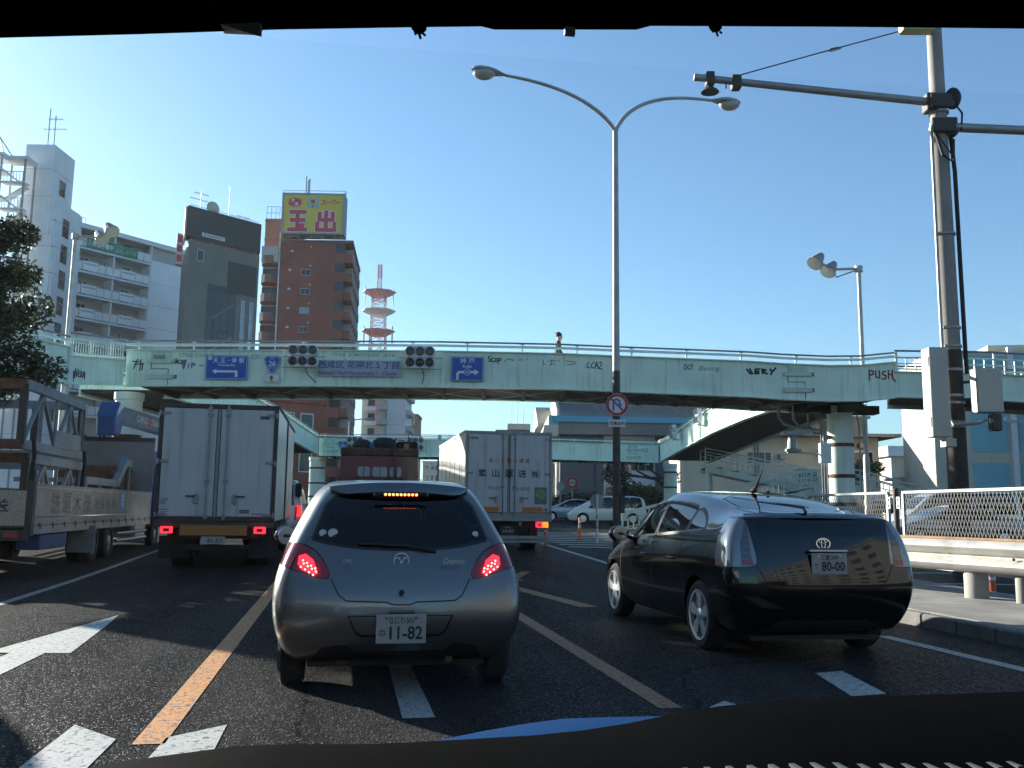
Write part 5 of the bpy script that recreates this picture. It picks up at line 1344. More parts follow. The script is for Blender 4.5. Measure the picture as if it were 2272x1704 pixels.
def seats(parent, spots, zf, head=True):
    """simple upholstery seen through the glass: cushions, backrests and headrests"""
    M = frame(parent)
    for x, y, w in spots:
        b = MB(M); b.box(x - w / 2, x + w / 2, y, y + 0.5, zf + 0.15, zf + 0.32); b.hexa([(x - w / 2, y - 0.02, zf + 0.3), (x + w / 2, y - 0.02, zf + 0.3), (x + w / 2, y + 0.14, zf + 0.3), (x - w / 2, y + 0.14, zf + 0.3)], [(x - w / 2 + .05, y - 0.20, zf + 0.86), (x + w / 2 - .05, y - 0.20, zf + 0.86), (x + w / 2 - .05, y - 0.10, zf + 0.86), (x - w / 2 + .05, y - 0.10, zf + 0.86)])
        s_ = b.build('seat', MATS['interior cloth'], parent, bevel=0.035, seg=2)
        for hx in ((x,) if w < 0.7 else (x - w * 0.3, x + w * 0.3)):
            b = MB(M); b.box(hx - 0.12, hx + 0.12, y - 0.22, y - 0.12, zf + 0.89, zf + 1.06); b.build('headrest', MATS['interior cloth'], s_, bevel=0.03, seg=2)
def plate(parent, x, z, y, top, bottom, kana, w=0.33, h=0.165, m='plate white', ink='plate ink dark', rot=0.0):
    M = frame(parent); b = MB(M); b.box(x - w / 2, x + w / 2, y, y + 0.008, z - h / 2, z + h / 2)
    p = b.build('number_plate', MATS[m], parent, bevel=0.003)
    def T(dx, dz): return face_T((x + dx, y - 0.003, z + dz), (1, 0, 0), (0, 0, 1))
    text(top, h * 0.25, MATS[ink], p, T(0, h * 0.30), width=w * 0.50, bold=0.004, M=M)
    text(bottom, h * 0.46, MATS[ink], p, T(w * 0.10, -h * 0.13), width=w * 0.66, bold=0.018, M=M)
    text(kana, h * 0.22, MATS[ink], p, T(-w * 0.385, -h * 0.13), M=M, bold=0.01)
    for dx in (-0.3, 0.3):
        b = MB(M); b.lathe([(0.009, -0.006), (0.009, 0.0)], 8, (x + dx * w, y, z + h * 0.37), 'y'); b.build('screw', MATS['chrome'], p)
    return p
def mirror_pair(parent, x, y, z, m, glass_m='chrome', s=1.0):
    M = frame(parent)
    for sd_ in (-1, 1):
        b = MB(M); b.ball((sd_ * (x + 0.10 * s), y, z), 0.115 * s, 0.07 * s, 0.085 * s, 14, 8); b.beam((sd_ * (x - 0.06), y + 0.02, z - 0.05), (sd_ * (x + 0.04), y, z - 0.03), 0.05, 0.04)
        o = b.build('door_mirror', MATS[m], parent, smooth=True)
        b = MB(M); b.lathe([(0.0, 0), (0.075 * s, 0), (0.08 * s, 0.006)], 18, (sd_ * (x + 0.10 * s), y - 0.066 * s, z), 'y'); b.build('mirror_glass', MATS[glass_m], o)

# ---------------------------------------------------------------- silver hatchback in our lane
hb = thing('hatchback', 'silver hatchback with lit brake lights directly ahead, number plate 11-82', 'car', (0.435, 6.42, 0))
Z0 = [.20, .30, .47, .64, .80, 1.02, 1.20, 1.37, 1.435]
spec = {'st': [
 dict(y=[.24, .11, .05, .06, .11, .20, .33, .47, .57], z=Z0, w=[.70, .80, .872, .882, .86, .765, .665, .575, .50], bow=[.10, .12, .13, .13, .12, .11, .10, .08, .05], crown=.02),
 dict(y=[.48, .46, .44, .44, .46, .52, .62, .72, .80], z=[.20, .30, .47, .64, .80, 1.01, 1.21, 1.39, 1.465], w=[.79, .83, .865, .882, .87, .805, .705, .605, .51], crown=.02),
 dict(y=[.95] * 5 + [1.0, 1.04, 1.08, 1.1], z=[.20, .30, .47, .64, .79, .99, 1.20, 1.40, 1.475], w=[.80, .83, .855, .865, .86, .825, .735, .625, .515], crown=.02),
 dict(y=[1.6] * 9, z=[.20, .30, .47, .63, .77, .965, 1.19, 1.395, 1.475], w=[.80, .83, .85, .86, .855, .825, .74, .63, .515], crown=.02),
 dict(y=[2.2, 2.2, 2.2, 2.2, 2.2, 2.15, 2.1, 2.02, 2.0], z=[.20, .30, .47, .62, .75, .94, 1.17, 1.37, 1.445], w=[.80, .83, .85, .855, .85, .82, .735, .625, .51], crown=.02),
 dict(y=[2.75, 2.75, 2.75, 2.75, 2.75, 2.72, 2.6, 2.42, 2.36], z=[.20, .30, .47, .62, .74, .90, 1.08, 1.27, 1.34], w=[.80, .83, .85, .855, .845, .80, .72, .61, .50], crown=.02),
 dict(y=[3.1, 3.1, 3.1, 3.1, 3.1, 3.1, 3.08, 3.05, 3.02], z=[.20, .30, .46, .60, .71, .81, .87, .92, .95], w=[.79, .82, .84, .845, .83, .78, .70, .60, .48], crown=.02),
 dict(y=[3.5, 3.52, 3.54, 3.54, 3.53, 3.52, 3.5, 3.48, 3.46], z=[.20, .30, .44, .56, .64, .71, .76, .79, .81], w=[.74, .78, .81, .81, .79, .74, .66, .56, .44], crown=.02),
 dict(y=[3.70, 3.76, 3.80, 3.79, 3.76, 3.73, 3.70, 3.67, 3.64], z=[.21, .30, .41, .50, .56, .62, .66, .69, .71], w=[.58, .64, .68, .68, .66, .62, .56, .48, .40], bow=[.08] * 9, crown=.01)]}
B = Body(spec)
rear = lambda c: c.y < 0.75
M = frame(hb)
win = smooth_poly([(-.50, 1.345), (-.30, 1.362), (0, 1.367), (.30, 1.362), (.50, 1.345), (.595, 1.07), (.60, 1.045), (.35, 1.0), (0, .985), (-.35, 1.0), (-.60, 1.045), (-.595, 1.07)], 1)
B.panel(win, 'y', lambda c: c.y < 0.72 and c.z > 0.9, 'rear_window', MATS['glass privacy'], hb, trim=0.02)
for sg_ in (-1, 1):
    lp = smooth_poly([(sg_ * x, z) for x, z in [(1.0, 1.02), (.74, 1.02), (.66, 1.005), (.585, .965), (.525, .895), (.478, .785), (.56, .79), (.68, .83), (1.0, .905)]], 1)
    lens = B.panel(lp, 'y', lambda c: c.y < 0.50, 'taillight', MATS['lamp red'], hb, trim=0.006, tname='lamp_seal')
    # lit chamber with its diodes, just proud of the lens
    poly = [(sg_ * x, z) for x, z in [(.70, .93), (.655, .945), (.60, .905), (.565, .815), (.60, .808), (.675, .84), (.705, .875)]]
    pts = []
    for x, z in poly:
        h, n = B.hit((x, z), 'y', -1); pts.append(h + n * 0.004)
    c = sum(pts, Vector()) / len(pts); hc, nc = B.hit((c.x, c.z), 'y', -1); ctr = hc + nc * 0.012
    MB(M).add(pts + [ctr], [(i, (i + 1) % len(pts), len(pts)) for i in range(len(pts))]).build('lit_chamber', MATS['lamp red lit'], lens, smooth=True)
    mb = MB(M)
    for r_ in range(3):
        for q in range(4):
            x = sg_ * (.668 - .028 * q + .006 * r_ - (r_ == 1) * .012); z = .898 - .017 * q - .021 * r_
            h, n = B.hit((x, z), 'y', -1)
            if h: MB(M).ball(h + n * 0.012, 0.0065, 0.0065, 0.0065, 6, 4).build('diode', MATS['led red'], lens)
    # reversing lamp in the upper part
    poly = [(sg_ * x, z) for x, z in [(.63, .985), (.575, .945), (.535, .885), (.575, .90), (.615, .935)]]
    pts = [B.hit(p, 'y', -1) for p in poly]; MB(M).add([h + n * 0.003 for h, n in pts], [tuple(range(5))]).build('reversing_lamp', MATS['lamp smoke'], lens)
for sg_ in (-1, 1):
    cond = (lambda c, s=sg_: c.x * s > 0.35 and 0.3 < c.y < 3.4)
    for poly in ([(.62, 1.06), (1.28, 1.01), (1.30, 1.34), (1.0, 1.335), (.80, 1.27)], [(1.36, 1.005), (2.60, .965), (2.45, 1.13), (2.22, 1.29), (2.0, 1.345), (1.38, 1.345)]):
        B.panel(smooth_poly(poly, 1), 'x', cond, 'side_window', MATS['glass clear'], hb, trim=0.015)
    for wy in (.60, 3.09):
        f = B.cut(arch_poly(wy, .30, .335), 'x', lambda c, s=sg_: c.x * s > 0.45 and c.z < 0.75)
        bmesh.ops.delete(B.bm, geom=f, context='FACES')
        wheel_well(hb, wy, .335, .30, .80, sg_)
B.panel(smooth_poly([(-.50, .0), (.50, .0), (.44, 1.0), (-.44, 1.0)], 0) if False else [(-.60, .93), (.60, .93), (.48, 1.36), (-.48, 1.36)], 'y', lambda c: 2.2 < c.y < 3.12 and c.z > 0.9 and abs(c.x) < .62, 'windscreen', MATS['glass clear'], hb)
val = [(-.60, .10), (-.585, .24), (-.53, .325), (-.42, .345), (-.36, .345), (-.30, .30), (.30, .30), (.36, .345), (.42, .345), (.53, .325), (.585, .24), (.60, .10)]
B.panel(val, 'y', lambda c: c.y < 0.4 and c.z < .5, 'valance', MATS['black plastic'], hb)
B.panel([(-.345, .535), (.345, .535), (.30, .435), (.26, .41), (-.26, .41), (-.30, .435)], 'y', lambda c: c.y < 0.3, 'plate_recess', MATS['paint silver'], hb, trim=0.010, off=-0.012, tname='recess_shadow_gap')
# hatch outline, bumper joint, fuel flap
B.seam([(-.478, .785), (-.455, .74), (-.42, .675), (-.37, .640), (-.10, .632), (-.06, .615), (.06, .615), (.10, .632), (.37, .640), (.42, .675), (.455, .74), (.478, .785)], 'y', -1, hb, w=0.009, M=M)
B.seam([(-.585, .965), (-.66, 1.0), (-.655, 1.04), (-.60, 1.075)], 'y', -1, hb, w=0.005, M=M); B.seam([(.585, .965), (.66, 1.0), (.655, 1.04), (.60, 1.075)], 'y', -1, hb, w=0.005, M=M)
for sx in (-1, 1):
    B.seam([(.33, .80), (.40, .70), (.52, .645)], 'x', sx, hb, w=0.005, M=M)
    B.seam([(1.33, .98), (1.33, .62), (1.28, .32)], 'x', sx, hb, w=0.006, M=M)
    B.seam([(.86, .93), (.98, .78), (.95, .62), (.94, .45)], 'x', sx, hb, w=0.006, M=M)
B.seam(smooth_poly([(.46, .86), (.60, .86), (.60, .72), (.46, .72), (.46, .86)], 2), 'x', -1, hb, w=0.004, M=M)
MB(M).lathe([(0.018, -0.004), (0.018, 0.0)], 14, (0.0, -.088 + .02, .70), 'y').build('lock', MATS['black rubber'], hb)
# spoiler lip with high brake light
sp = MB(M)
def lip(u, v):
    x = (u - .5) * 1.02; c = 1 - (2 * u - 1) ** 2; k = min(1, c * 3.2)
    return (x, .475 - .075 * c - (.075 * v - .03 * v * v) * k, 1.420 + .034 * c - .050 * v * k - .02 * v)
sp.grid(lip, 16, 3)
spo = sp.build('spoiler', mat('silver trim', (0.165, 0.17, 0.165), 0.3, metal=0.8, coat=0.6), hb, smooth=True)
MB(M).grid(lambda u, v: tuple(Vector(lip(u, 1)) + Vector((0, .06 * v, -.028 * v))), 16, 2).build('spoiler_underside', MATS['black plastic'], spo, smooth=True)
b = MB(M); b.box(-.20, .20, .305, .33, 1.343, 1.383); b.build('brake_light_bar', MATS['black gloss'], spo, bevel=0.012)
for k in range(9):
    MB(M).ball((-.112 + .028 * k, .303, 1.363), .0095, .006, .0095, 8, 5).build('diode', MATS['led amber red'], spo)
# wiper, emblem, badges, stickers
b = MB(M); b.tube([(.24, .10, .962), (.15, .075, .985), (.02, .09, 1.005), (-.30, .115, 1.018)], [.014, .012, .010, .007], 6); b.build('rear_wiper', MATS['black plastic'], hb, smooth=True)
h, n = B.hit((0, .905), 'y', -1); Te = face_T(h - Vector((0, .006, 0)), (1, 0, 0), (0, n.z * -n.y, 1) if False else (0, 0.12, 1))
em = ring(.047, .056, MATS['badge grey'], 'emblem', hb, Te, M=M)
strokes([[(-.046, .012), (-.02, .022), (0, -.02), (.02, .022), (.046, .012)]], .009, MATS['badge grey'], 'emblem_wing', em, Te, M=M)
text('Demio', .042, MATS['badge grey'], hb, face_T((.36, .005, .905), (1, .10, 0), (0, .12, 1)), width=.15, shear=.2, M=M, bold=0.006, name='badge')
text('DE', .022, MATS['badge grey'], hb, face_T((-.37, .005, .905), (1, -.10, 0), (0, .12, 1)), width=.06, M=M, name='badge')
for x, z, w_ in ((-.545, 1.085, .026), (-.475, 1.085, .034), (.535, 1.085, .022)):
    h, n = B.hit((x, z), 'y', -1); flat(disc(w_), MATS['sticker pale'], 'sticker', hb, face_T(h + n * .004, (1, 0, 0), (0, .45, 1)), M=M)
plate(hb, .0, .462, -.098, 'なにわ501', '11-82', 'の', w=.335, h=.192)
b = MB(M); b.box(-.09, .09, -.085, -.02, .560, .585); b.build('handle', MATS['paint silver'], hb, bevel=.008)
b = MB(M); b.lathe([(.045, 0), (.05, .14), (.045, .16)], 12, (-.38, .22, .225), 'y'); b.tube([(.35, .12, .23), (.35, .5, .24)], .028, 10); b.build('exhaust', MATS['rust'], hb, smooth=True)
body = B.finish('body', MATS['paint silver'], hb)
for sx in (-1, 1):
    wheel(hb, sx * .735, .60, .295, .185, .20, sx, style='disc'); wheel(hb, sx * .735, 3.09, .295, .185, .20, sx, style='disc')
seats(hb, ((-.36, 1.75, .5), (.36, 1.75, .5), (0, .95, 1.15)), .30)
b = MB(M); b.box(-.70, .70, .45, 3.0, .22, .28); b.box(-.68, .68, 2.55, 3.0, .30, .93); b.build('cabin_floor', MATS['interior cloth'], hb)
b = MB(M); b.box(-.70, .70, .62, .66, .28, .93); b.build('parcel_shelf', MATS['interior cloth'], hb)
mirror_pair(hb, .80, 2.42, 1.0, 'black gloss', s=1.05)
for sx in (-1, 1):
    for y in (1.05, 1.55): MB(M).beam((sx * .865, y, .83), (sx * .862, y + .17, .83), .02, .022).build('door_handle', MATS['paint silver'], hb)
b = MB(M); b.box(-.62, .62, .25, 3.5, .17, .205); b.build('underbody', MATS['black rubber'], hb)
# ---------------------------------------------------------------- black liftback on the right
lb_ = thing('liftback', 'glossy black liftback with silver five-spoke wheels, number plate 80-00', 'car', (4.20, 7.45, 0))
M = frame(lb_)
ZR = [.22, .40, .62, .82, 1.00, 1.16, 1.225, 1.24]
spec = {'T': [-1, -.92, -.5, .5, .92, 1], 'st': [
 dict(y=[.20, .09, .05, .08, .12, .17, .20, .26], z=ZR, w=[.74, .835, .885, .885, .858, .795, .725, .63], bow=[.08, .09, .09, .085, .075, .065, .065, .06], crown=.025),
 dict(y=[.36, .25, .20, .23, .27, .32, .35, .40], z=[.22, .395, .615, .815, .995, 1.155, 1.232, 1.262], w=[.785, .862, .905, .905, .88, .818, .735, .62], crown=.03),
 dict(y=[.55, .52, .50, .50, .54, .60, .64, .68], z=[.22, .38, .60, .79, .97, 1.12, 1.25, 1.315], w=[.81, .86, .885, .895, .88, .82, .68, .56], crown=.035),
 dict(y=[1.15] * 8, z=[.20, .35, .57, .76, .93, 1.06, 1.31, 1.41], w=[.82, .86, .88, .885, .875, .835, .675, .55], crown=.035),
 dict(y=[1.75] * 8, z=[.20, .34, .55, .73, .89, 1.02, 1.355, 1.465], w=[.82, .86, .875, .88, .87, .84, .68, .55], crown=.035),
 dict(y=[2.4, 2.4, 2.4, 2.4, 2.4, 2.4, 2.35, 2.3], z=[.20, .34, .54, .70, .86, .99, 1.37, 1.48], w=[.82, .86, .875, .88, .87, .84, .68, .55], crown=.03),
 dict(y=[3.0, 3.0, 3.0, 3.0, 3.0, 2.98, 2.85, 2.75], z=[.20, .34, .53, .68, .82, .95, 1.25, 1.37], w=[.82, .86, .875, .875, .865, .83, .67, .54], crown=.03),
 dict(y=[3.55, 3.55, 3.55, 3.55, 3.55, 3.54, 3.45, 3.38], z=[.20, .33, .51, .65, .77, .87, .97, 1.03], w=[.81, .85, .87, .87, .855, .80, .66, .53], crown=.02),
 dict(y=[4.0, 4.0, 4.0, 4.0, 4.0, 4.0, 3.98, 3.95], z=[.20, .32, .47, .60, .69, .76, .81, .84], w=[.77, .82, .84, .84, .82, .75, .62, .5], crown=.02),
 dict(y=[4.26, 4.32, 4.36, 4.35, 4.31, 4.28, 4.25, 4.2], z=[.21, .31, .43, .53, .60, .66, .70, .73], w=[.60, .66, .70, .70, .68, .62, .53, .44], bow=[.1] * 8, crown=.01)]}
B = Body(spec)
for sg_ in (-1, 1):
    lp = smooth_poly([(sg_ * x, z) for x, z in [(1.0, 1.215), (.70, 1.215), (.675, 1.185), (.66, 1.05), (.635, .88), (.64, .82), (.72, .80), (1.0, .80)]], 1)
    lens = B.panel(lp, 'y', lambda c: c.y < 0.36, 'taillight', MATS['lamp clear'], lb_, trim=0.006, tname='lamp_seal')
    for zz in (.89, .945, 1.0, 1.055, 1.11, 1.165):     # vertical reflector ribs of the smoked inner lens
        poly = [(sg_ * x, z) for x, z in [(.68 - .06 * max(0, zz - 1.05), zz - .025), (.765 - .35 * max(0, zz - 1.0), zz - .025), (.765 - .42 * max(0, zz - .98), zz + .025), (.68 - .06 * max(0, zz - 1.05), zz + .025)]]
        pts = [B.hit(p, 'y', -1) for p in poly]
        if all(q[0] is not None for q in pts): MB(M).add([h + n * 0.003 for h, n in pts], [(0, 1, 2, 3)]).build('lamp_chamber', MATS['lamp smoke'], lens)
    poly = [(sg_ * x, z) for x, z in [(.665, .815), (.77, .81), (.77, .86), (.67, .865)]]
    pts = [B.hit(p, 'y', -1) for p in poly]; MB(M).add([h + n * 0.003 for h, n in pts], [(0, 1, 2, 3)]).build('lamp_chamber', MATS['lamp red'], lens)
# upper glass on the sloping hatch, lower dark glass above the plate
B.panel(smooth_poly([(-.545, .36), (.545, .36), (.46, 1.30), (-.46, 1.30)], 1), 'z', lambda c: c.z > 1.14 and c.y < 1.5, 'rear_window', MATS['glass dark'], lb_, trim=.018)
B.panel([(-.62, 1.18), (.62, 1.18), (.60, 1.075), (.30, 1.06), (-.30, 1.06), (-.60, 1.075)], 'y', lambda c: c.y < .5, 'lower_rear_window', MATS['black gloss'], lb_)
for sg_ in (-1, 1):
    cond = (lambda c, s=sg_: c.x * s > 0.40 and 0.3 < c.y < 3.6 and c.z > .9)
    for nm, poly in (('quarter_window', [(.78, 1.12), (1.20, 1.09), (1.20, 1.285), (1.10, 1.27), (.92, 1.205)]),
                     ('side_window', [(1.26, 1.085), (2.06, 1.035), (2.06, 1.352), (1.75, 1.345), (1.42, 1.32), (1.26, 1.295)]),
                     ('side_window', [(2.13, 1.03), (3.30, .965), (3.1, 1.06), (2.80, 1.21), (2.50, 1.315), (2.13, 1.352)])):
        B.panel(round_poly(poly, .045), 'x', cond, nm, MATS['glass privacy' if poly[0][0] > 2 else 'glass dark'], lb_, trim=0.032)
    for wy in (.84, 3.54):
        f = B.cut(arch_poly(wy, .315, .36), 'x', lambda c, s=sg_: c.x * s > 0.45 and c.z < 0.8)
        bmesh.ops.delete(B.bm, geom=f, context='FACES')
        wheel_well(lb_, wy, .36, .315, .81, sg_)
B.panel([(-.60, .98), (.60, .98), (.50, 1.37), (-.50, 1.37)], 'y', lambda c: 2.6 < c.y < 3.6 and c.z > 0.95 and abs(c.x) < .62, 'windscreen', MATS['glass clear'], lb_)
B.panel([(-.52, .10), (-.50, .30), (-.40, .34), (.40, .34), (.50, .30), (.52, .10)], 'y', lambda c: c.y < 0.4 and c.z < .5, 'valance', MATS['black plastic'], lb_)
B.seam([(-.64, .80), (-.56, .66), (-.50, .63), (.50, .63), (.56, .66), (.64, .80)], 'y', -1, lb_, w=0.007, M=M)
for sx in (-1, 1):
    B.seam([(2.10, 1.0), (2.10, .60), (2.05, .30)], 'x', sx, lb_, w=0.006, M=M)
    B.seam([(3.22, .92), (3.25, .70), (3.18, .30)], 'x', sx, lb_, w=0.006, M=M)
    B.seam([(1.22, 1.04), (1.28, .80), (1.22, .68), (1.20, .45), (1.22, .3)], 'x', sx, lb_, w=0.006, M=M)
    B.seam([(.35, .62), (.45, .60), (.50, .56)], 'x', sx, lb_, w=0.005, M=M)
    for y in (1.42, 2.25):
        h, n = B.hit((y, .80), 'x', sx); b = MB(M); b.beam(h + n * .02, h + n * .02 + Vector((0, .17, 0)), .022, .022); b.build('door_handle', MATS['paint black'], lb_, bevel=.006)
    # chrome beltline strip and wind deflectors over the door glass
    B.seam([(.85, 1.10), (2.1, 1.015), (3.28, .945)], 'x', sx, lb_, w=0.007, M=M, name='belt_strip', m='badge grey', lift=.003)
    pts = []
    for y, z in [(1.24, 1.30), (1.45, 1.33), (1.75, 1.358), (2.10, 1.367), (2.5, 1.33), (2.8, 1.225), (3.0, 1.12)]:
        h, n = B.hit((y, z), 'x', sx)
        if h is not None: pts.append((h, n))
    b = MB(M)
    for (p, n), (q, n2) in zip(pts, pts[1:]):
        dz = Vector((0, 0, -.06)); b.add([p + n * .012, q + n2 * .012, q + n2 * .030 + dz, p + n * .030 + dz], [(0, 1, 2, 3)])
    b.build('wind_deflector', MATS['black gloss'], lb_, smooth=True)
B.seam(smooth_poly([(.50, .95), (.66, .95), (.66, .77), (.50, .77), (.50, .95)], 2), 'x', -1, lb_, w=0.005, M=M)
h, n = B.hit((-.0, 1.0), 'y', -1)
Te = face_T((0, h.y - .008, 1.0), (1, 0, 0), (0, .08, 1))
em = ring(.052, .060, MATS['chrome'], 'emblem', lb_, Te @ Matrix.Diagonal((1.15, .82, 1, 1)), M=M)
ring(.016, .021, MATS['chrome'], 'emblem_loop', em, Te @ Matrix.Diagonal((1.0, 2.3, 1, 1)), M=M); ring(.036, .041, MATS['chrome'], 'emblem_loop', em, Te @ Matrix.Translation((0, .022, 0)) @ Matrix.Diagonal((1.0, .45, 1, 1)), M=M)
text('PRIUS', .026, MATS['chrome'], lb_, face_T((-.40, h.y + .02, .985), (1, -.08, 0), (0, .1, 1)), width=.17, M=M, name='badge', bold=.004)
flat([(-.045, -.018), (.045, -.018), (.045, .018), (-.045, .018)], MATS['badge grey'], 'badge', lb_, face_T((.40, h.y + .015, .99), (1, .08, 0), (0, .1, 1)), M=M)
hp, _n = B.hit((.02, .83), 'y', -1)
plate(lb_, .02, .83, hp.y - .022, '三重 309', '80-00', 'て', w=.335, h=.18)
b = MB(M); b.box(-.17, .20, hp.y - .025, hp.y + .03, .93, .95); b.build('plate_lamp_bar', MATS['chrome'], lb_, bevel=.005)
# wiper on the hatch glass, aerial, washer nozzle, spoiler edge
b = MB(M); b.tube([(-.08, .21, 1.27), (-.08, .25, 1.315), (-.16, .38, 1.335), (-.34, .60, 1.365)], [.016, .015, .012, .009], 6); wp = b.build('rear_wiper', MATS['black plastic'], lb_, smooth=True)
b = MB(M); b.hexa([(-.30, .50, 1.355), (-.24, .44, 1.345), (-.23, .45, 1.352), (-.29, .51, 1.362)], [(-.52, .82, 1.405), (-.49, .79, 1.395), (-.48, .80, 1.402), (-.51, .83, 1.412)]); b.build('wiper_blade', MATS['rail grey'] if 'rail grey' in MATS else MATS['badge grey'], wp)
b = MB(M); b.tube([(0, 1.42, 1.49), (0, 1.36, 1.53), (.0, 1.22, 1.69)], [.03, .014, .006], 8); b.ball((0, 1.43, 1.49), .035, .07, .03, 12, 6); b.build('roof_aerial', MATS['black plastic'], lb_, smooth=True)
MB(M).ball((.10, 1.30, 1.475), .018, .018, .014, 8, 5).build('washer_nozzle', MATS['black plastic'], lb_)
B.seam([(-.60, 1.33), (-.3, 1.38), (.3, 1.38), (.60, 1.33)], 'z', 1, lb_, w=.008, M=M)
b = MB(M)
def sp2(u, v):
    x = (u - .5) * 1.30; c = 1 - (2 * u - 1) ** 2
    return (x, .20 - .065 * c + .10 * v, 1.228 + .014 * c + .026 * v - .02 * (1 - v) ** 2)
b.grid(sp2, 18, 3); b.build('spoiler', MATS['paint black'], lb_, smooth=True, up=True)
B.finish('body', MATS['paint black'], lb_)
for sx in (-1, 1):
    for wy in (.84, 3.54): wheel(lb_, sx * .765, wy, .312, .205, .228, sx, style='spoke')
seats(lb_, ((-.37, 2.05, .52), (.37, 2.05, .52), (0, 1.15, 1.2)), .27)
b = MB(M); b.box(-.72, .72, .6, 3.4, .2, .26); b.box(-.70, .70, 2.95, 3.4, .3, .92); b.build('cabin_floor', MATS['interior cloth'], lb_)
b = MB(M); b.box(-.7, .7, .6, 1.0, .90, .93); b.build('parcel_shelf', MATS['interior cloth'], lb_)
b = MB(M); b.box(-.62, .62, .25, 4.1, .15, .19); b.build('underbody', MATS['black rubber'], lb_)
mirror_pair(lb_, .86, 2.98, 1.0, 'paint black', s=1.1)
for sx in (-1, 1):
    for wy in (1.25, 3.95): MB(M).box(sx * .80 - .1, sx * .80 + .1, wy - .005, wy + .005, .16, .40) if False else None

# ---------------------------------------------------------------- background cars, seen side-on
def side_car(name, label, paint_m, loc, rotz, L, W, H, kind, level=2, gm='glass dark'):
    """passenger car seen from the side: kind 'mpv', 'sedan' or 'van' sets the roofline and windows"""
    t = thing(name, label, 'car', loc, rotz); M = frame(t); w = W / 2
    if kind == 'mpv': top = [(0, 1.32), (.10, 1.50), (.45, H), (1.6, H + .01), (2.6, H - .03), (3.2, H - .17), (3.85, 1.08), (4.3, .90), (L, .66)]
    elif kind == 'van': top = [(0, 1.6), (.06, 1.82), (.35, H), (1.6, H), (2.8, H), (3.35, H - .12), (3.9, 1.22), (4.25, 1.05), (L, .72)]
    else: top = [(0, .92), (.15, 1.0), (.75, 1.05), (1.35, H - .08), (2.0, H), (2.6, H - .05), (3.35, .98), (3.95, .88), (L, .62)]
    st = []
    belt = .92 if kind != 'van' else 1.08
    for j, (y, zt) in enumerate(top):
        bz = min(belt, zt - .10); e = 1.0 if 0 < j < len(top) - 1 else .93
        if j == len(top) - 1: e = .8
        cab = max(0.0, (zt - belt) / (H - belt))
        z = [.2, .34, .56, .56 + (bz - .56) * .6, bz, bz + (zt - bz) * .55, zt - .05 * max(.35, cab), zt]
        ww = [w * .93 * e, w * .97 * e, w * e, w * e, w * .975 * e, w * (.97 - .06 * cab) * e, w * (.92 - .12 * cab) * e, w * (.78 - .12 * cab) * e]
        yy = [y + .0] * 8
        if j == 0: yy = [.12, .03, .0, .02, .05, .05 + (.0 if kind != 'sedan' else .05), .10, .16]
        if j == len(top) - 1: yy = [L - .14, L - .05, L - .02, L - .03, L - .06, L - .1, L - .13, L - .17]
        st.append(dict(y=yy, z=z, w=ww, bow=[.08] * 8, crown=.02))
    Bq = Body({'st': st}, level)
    rw = .315; wy0, wy1 = .82, L - .88
    hgt = H - .10
    if kind == 'mpv': wins = [[(.28, 1.0), (.95, .98), (.95, hgt), (.55, hgt), (.36, hgt - .05)], [(1.02, .98), (2.0, .97), (2.0, hgt), (1.02, hgt)], [(2.07, .965), (3.42, .955), (3.0, 1.25), (2.6, hgt - .04), (2.07, hgt)]]
    elif kind == 'van': wins = [[(.22, 1.14), (1.2, 1.14), (1.2, hgt), (.30, hgt)], [(1.27, 1.14), (2.35, 1.14), (2.35, hgt), (1.27, hgt)], [(2.42, 1.14), (3.70, 1.12), (3.4, 1.5), (3.05, hgt - .04), (2.42, hgt)]]
    else: wins = [[(.98, .98), (2.05, .965), (2.05, H - .10), (1.6, H - .12), (1.3, H - .2)], [(2.12, .962), (3.15, .945), (2.8, 1.15), (2.5, H - .14), (2.12, H - .10)]]
    for sg_ in (-1, 1):
        for poly in wins:
            Bq.panel(round_poly(poly, .07), 'x', (lambda c, s=sg_: c.x * s > w * .5 and .1 < c.y < L - .6), 'side_window', MATS[gm], t, trim=.034)
        for wy in (wy0, wy1):
            f = Bq.cut(arch_poly(wy, .31, .365, 16), 'x', lambda c, s=sg_: c.x * s > w * .5 and c.z < .8); bmesh.ops.delete(Bq.bm, geom=f, context='FACES')
            wheel_well(t, wy, .365, .31, w - .06, sg_); wheel(t, sg_ * (w - .11), wy, .31, .19, .20, sg_, style='disc')
        Bq.seam([(2.05, .93), (2.05, .3)], 'x', sg_, t, M=M); Bq.seam([(1.0, .93), (1.08, .7), (1.05, .3)], 'x', sg_, t, M=M); Bq.seam([(3.2, .9), (3.2, .35)], 'x', sg_, t, M=M)
        for y in (1.15, 2.15):
            h, n = Bq.hit((y, .80), 'x', sg_)
            if h is not None: MB(M).beam(h + n * .015, h + n * .015 + Vector((0, .17, 0)), .02, .025).build('door_handle', MATS[paint_m], t)
        pts = [Bq.hit((sg_ * x, z), 'y', 1) for x, z in ((w * .45, .66), (w * .78, .70), (w * .80, .82), (w * .55, .74))]
        pts = [q for q in pts if q[0] is not None]
        if len(pts) > 2: MB(M).add([h + n * .004 for h, n in pts], [tuple(range(len(pts)))]).build('headlight', MATS['lamp clear'], t)
        zt_ = 1.0 if kind != 'sedan' else .8
        pts = [Bq.hit((sg_ * x, z), 'y', -1) for x, z in ((w * .72, zt_ - .25), (w * .93, zt_ - .25), (w * .92, zt_ + .12), (w * .74, zt_ + .12))]
        pts = [q for q in pts if q[0] is not None]
        if len(pts) > 2: MB(M).add([h + n * .004 for h, n in pts], [tuple(range(len(pts)))]).build('taillight', MATS['lamp red'], t)
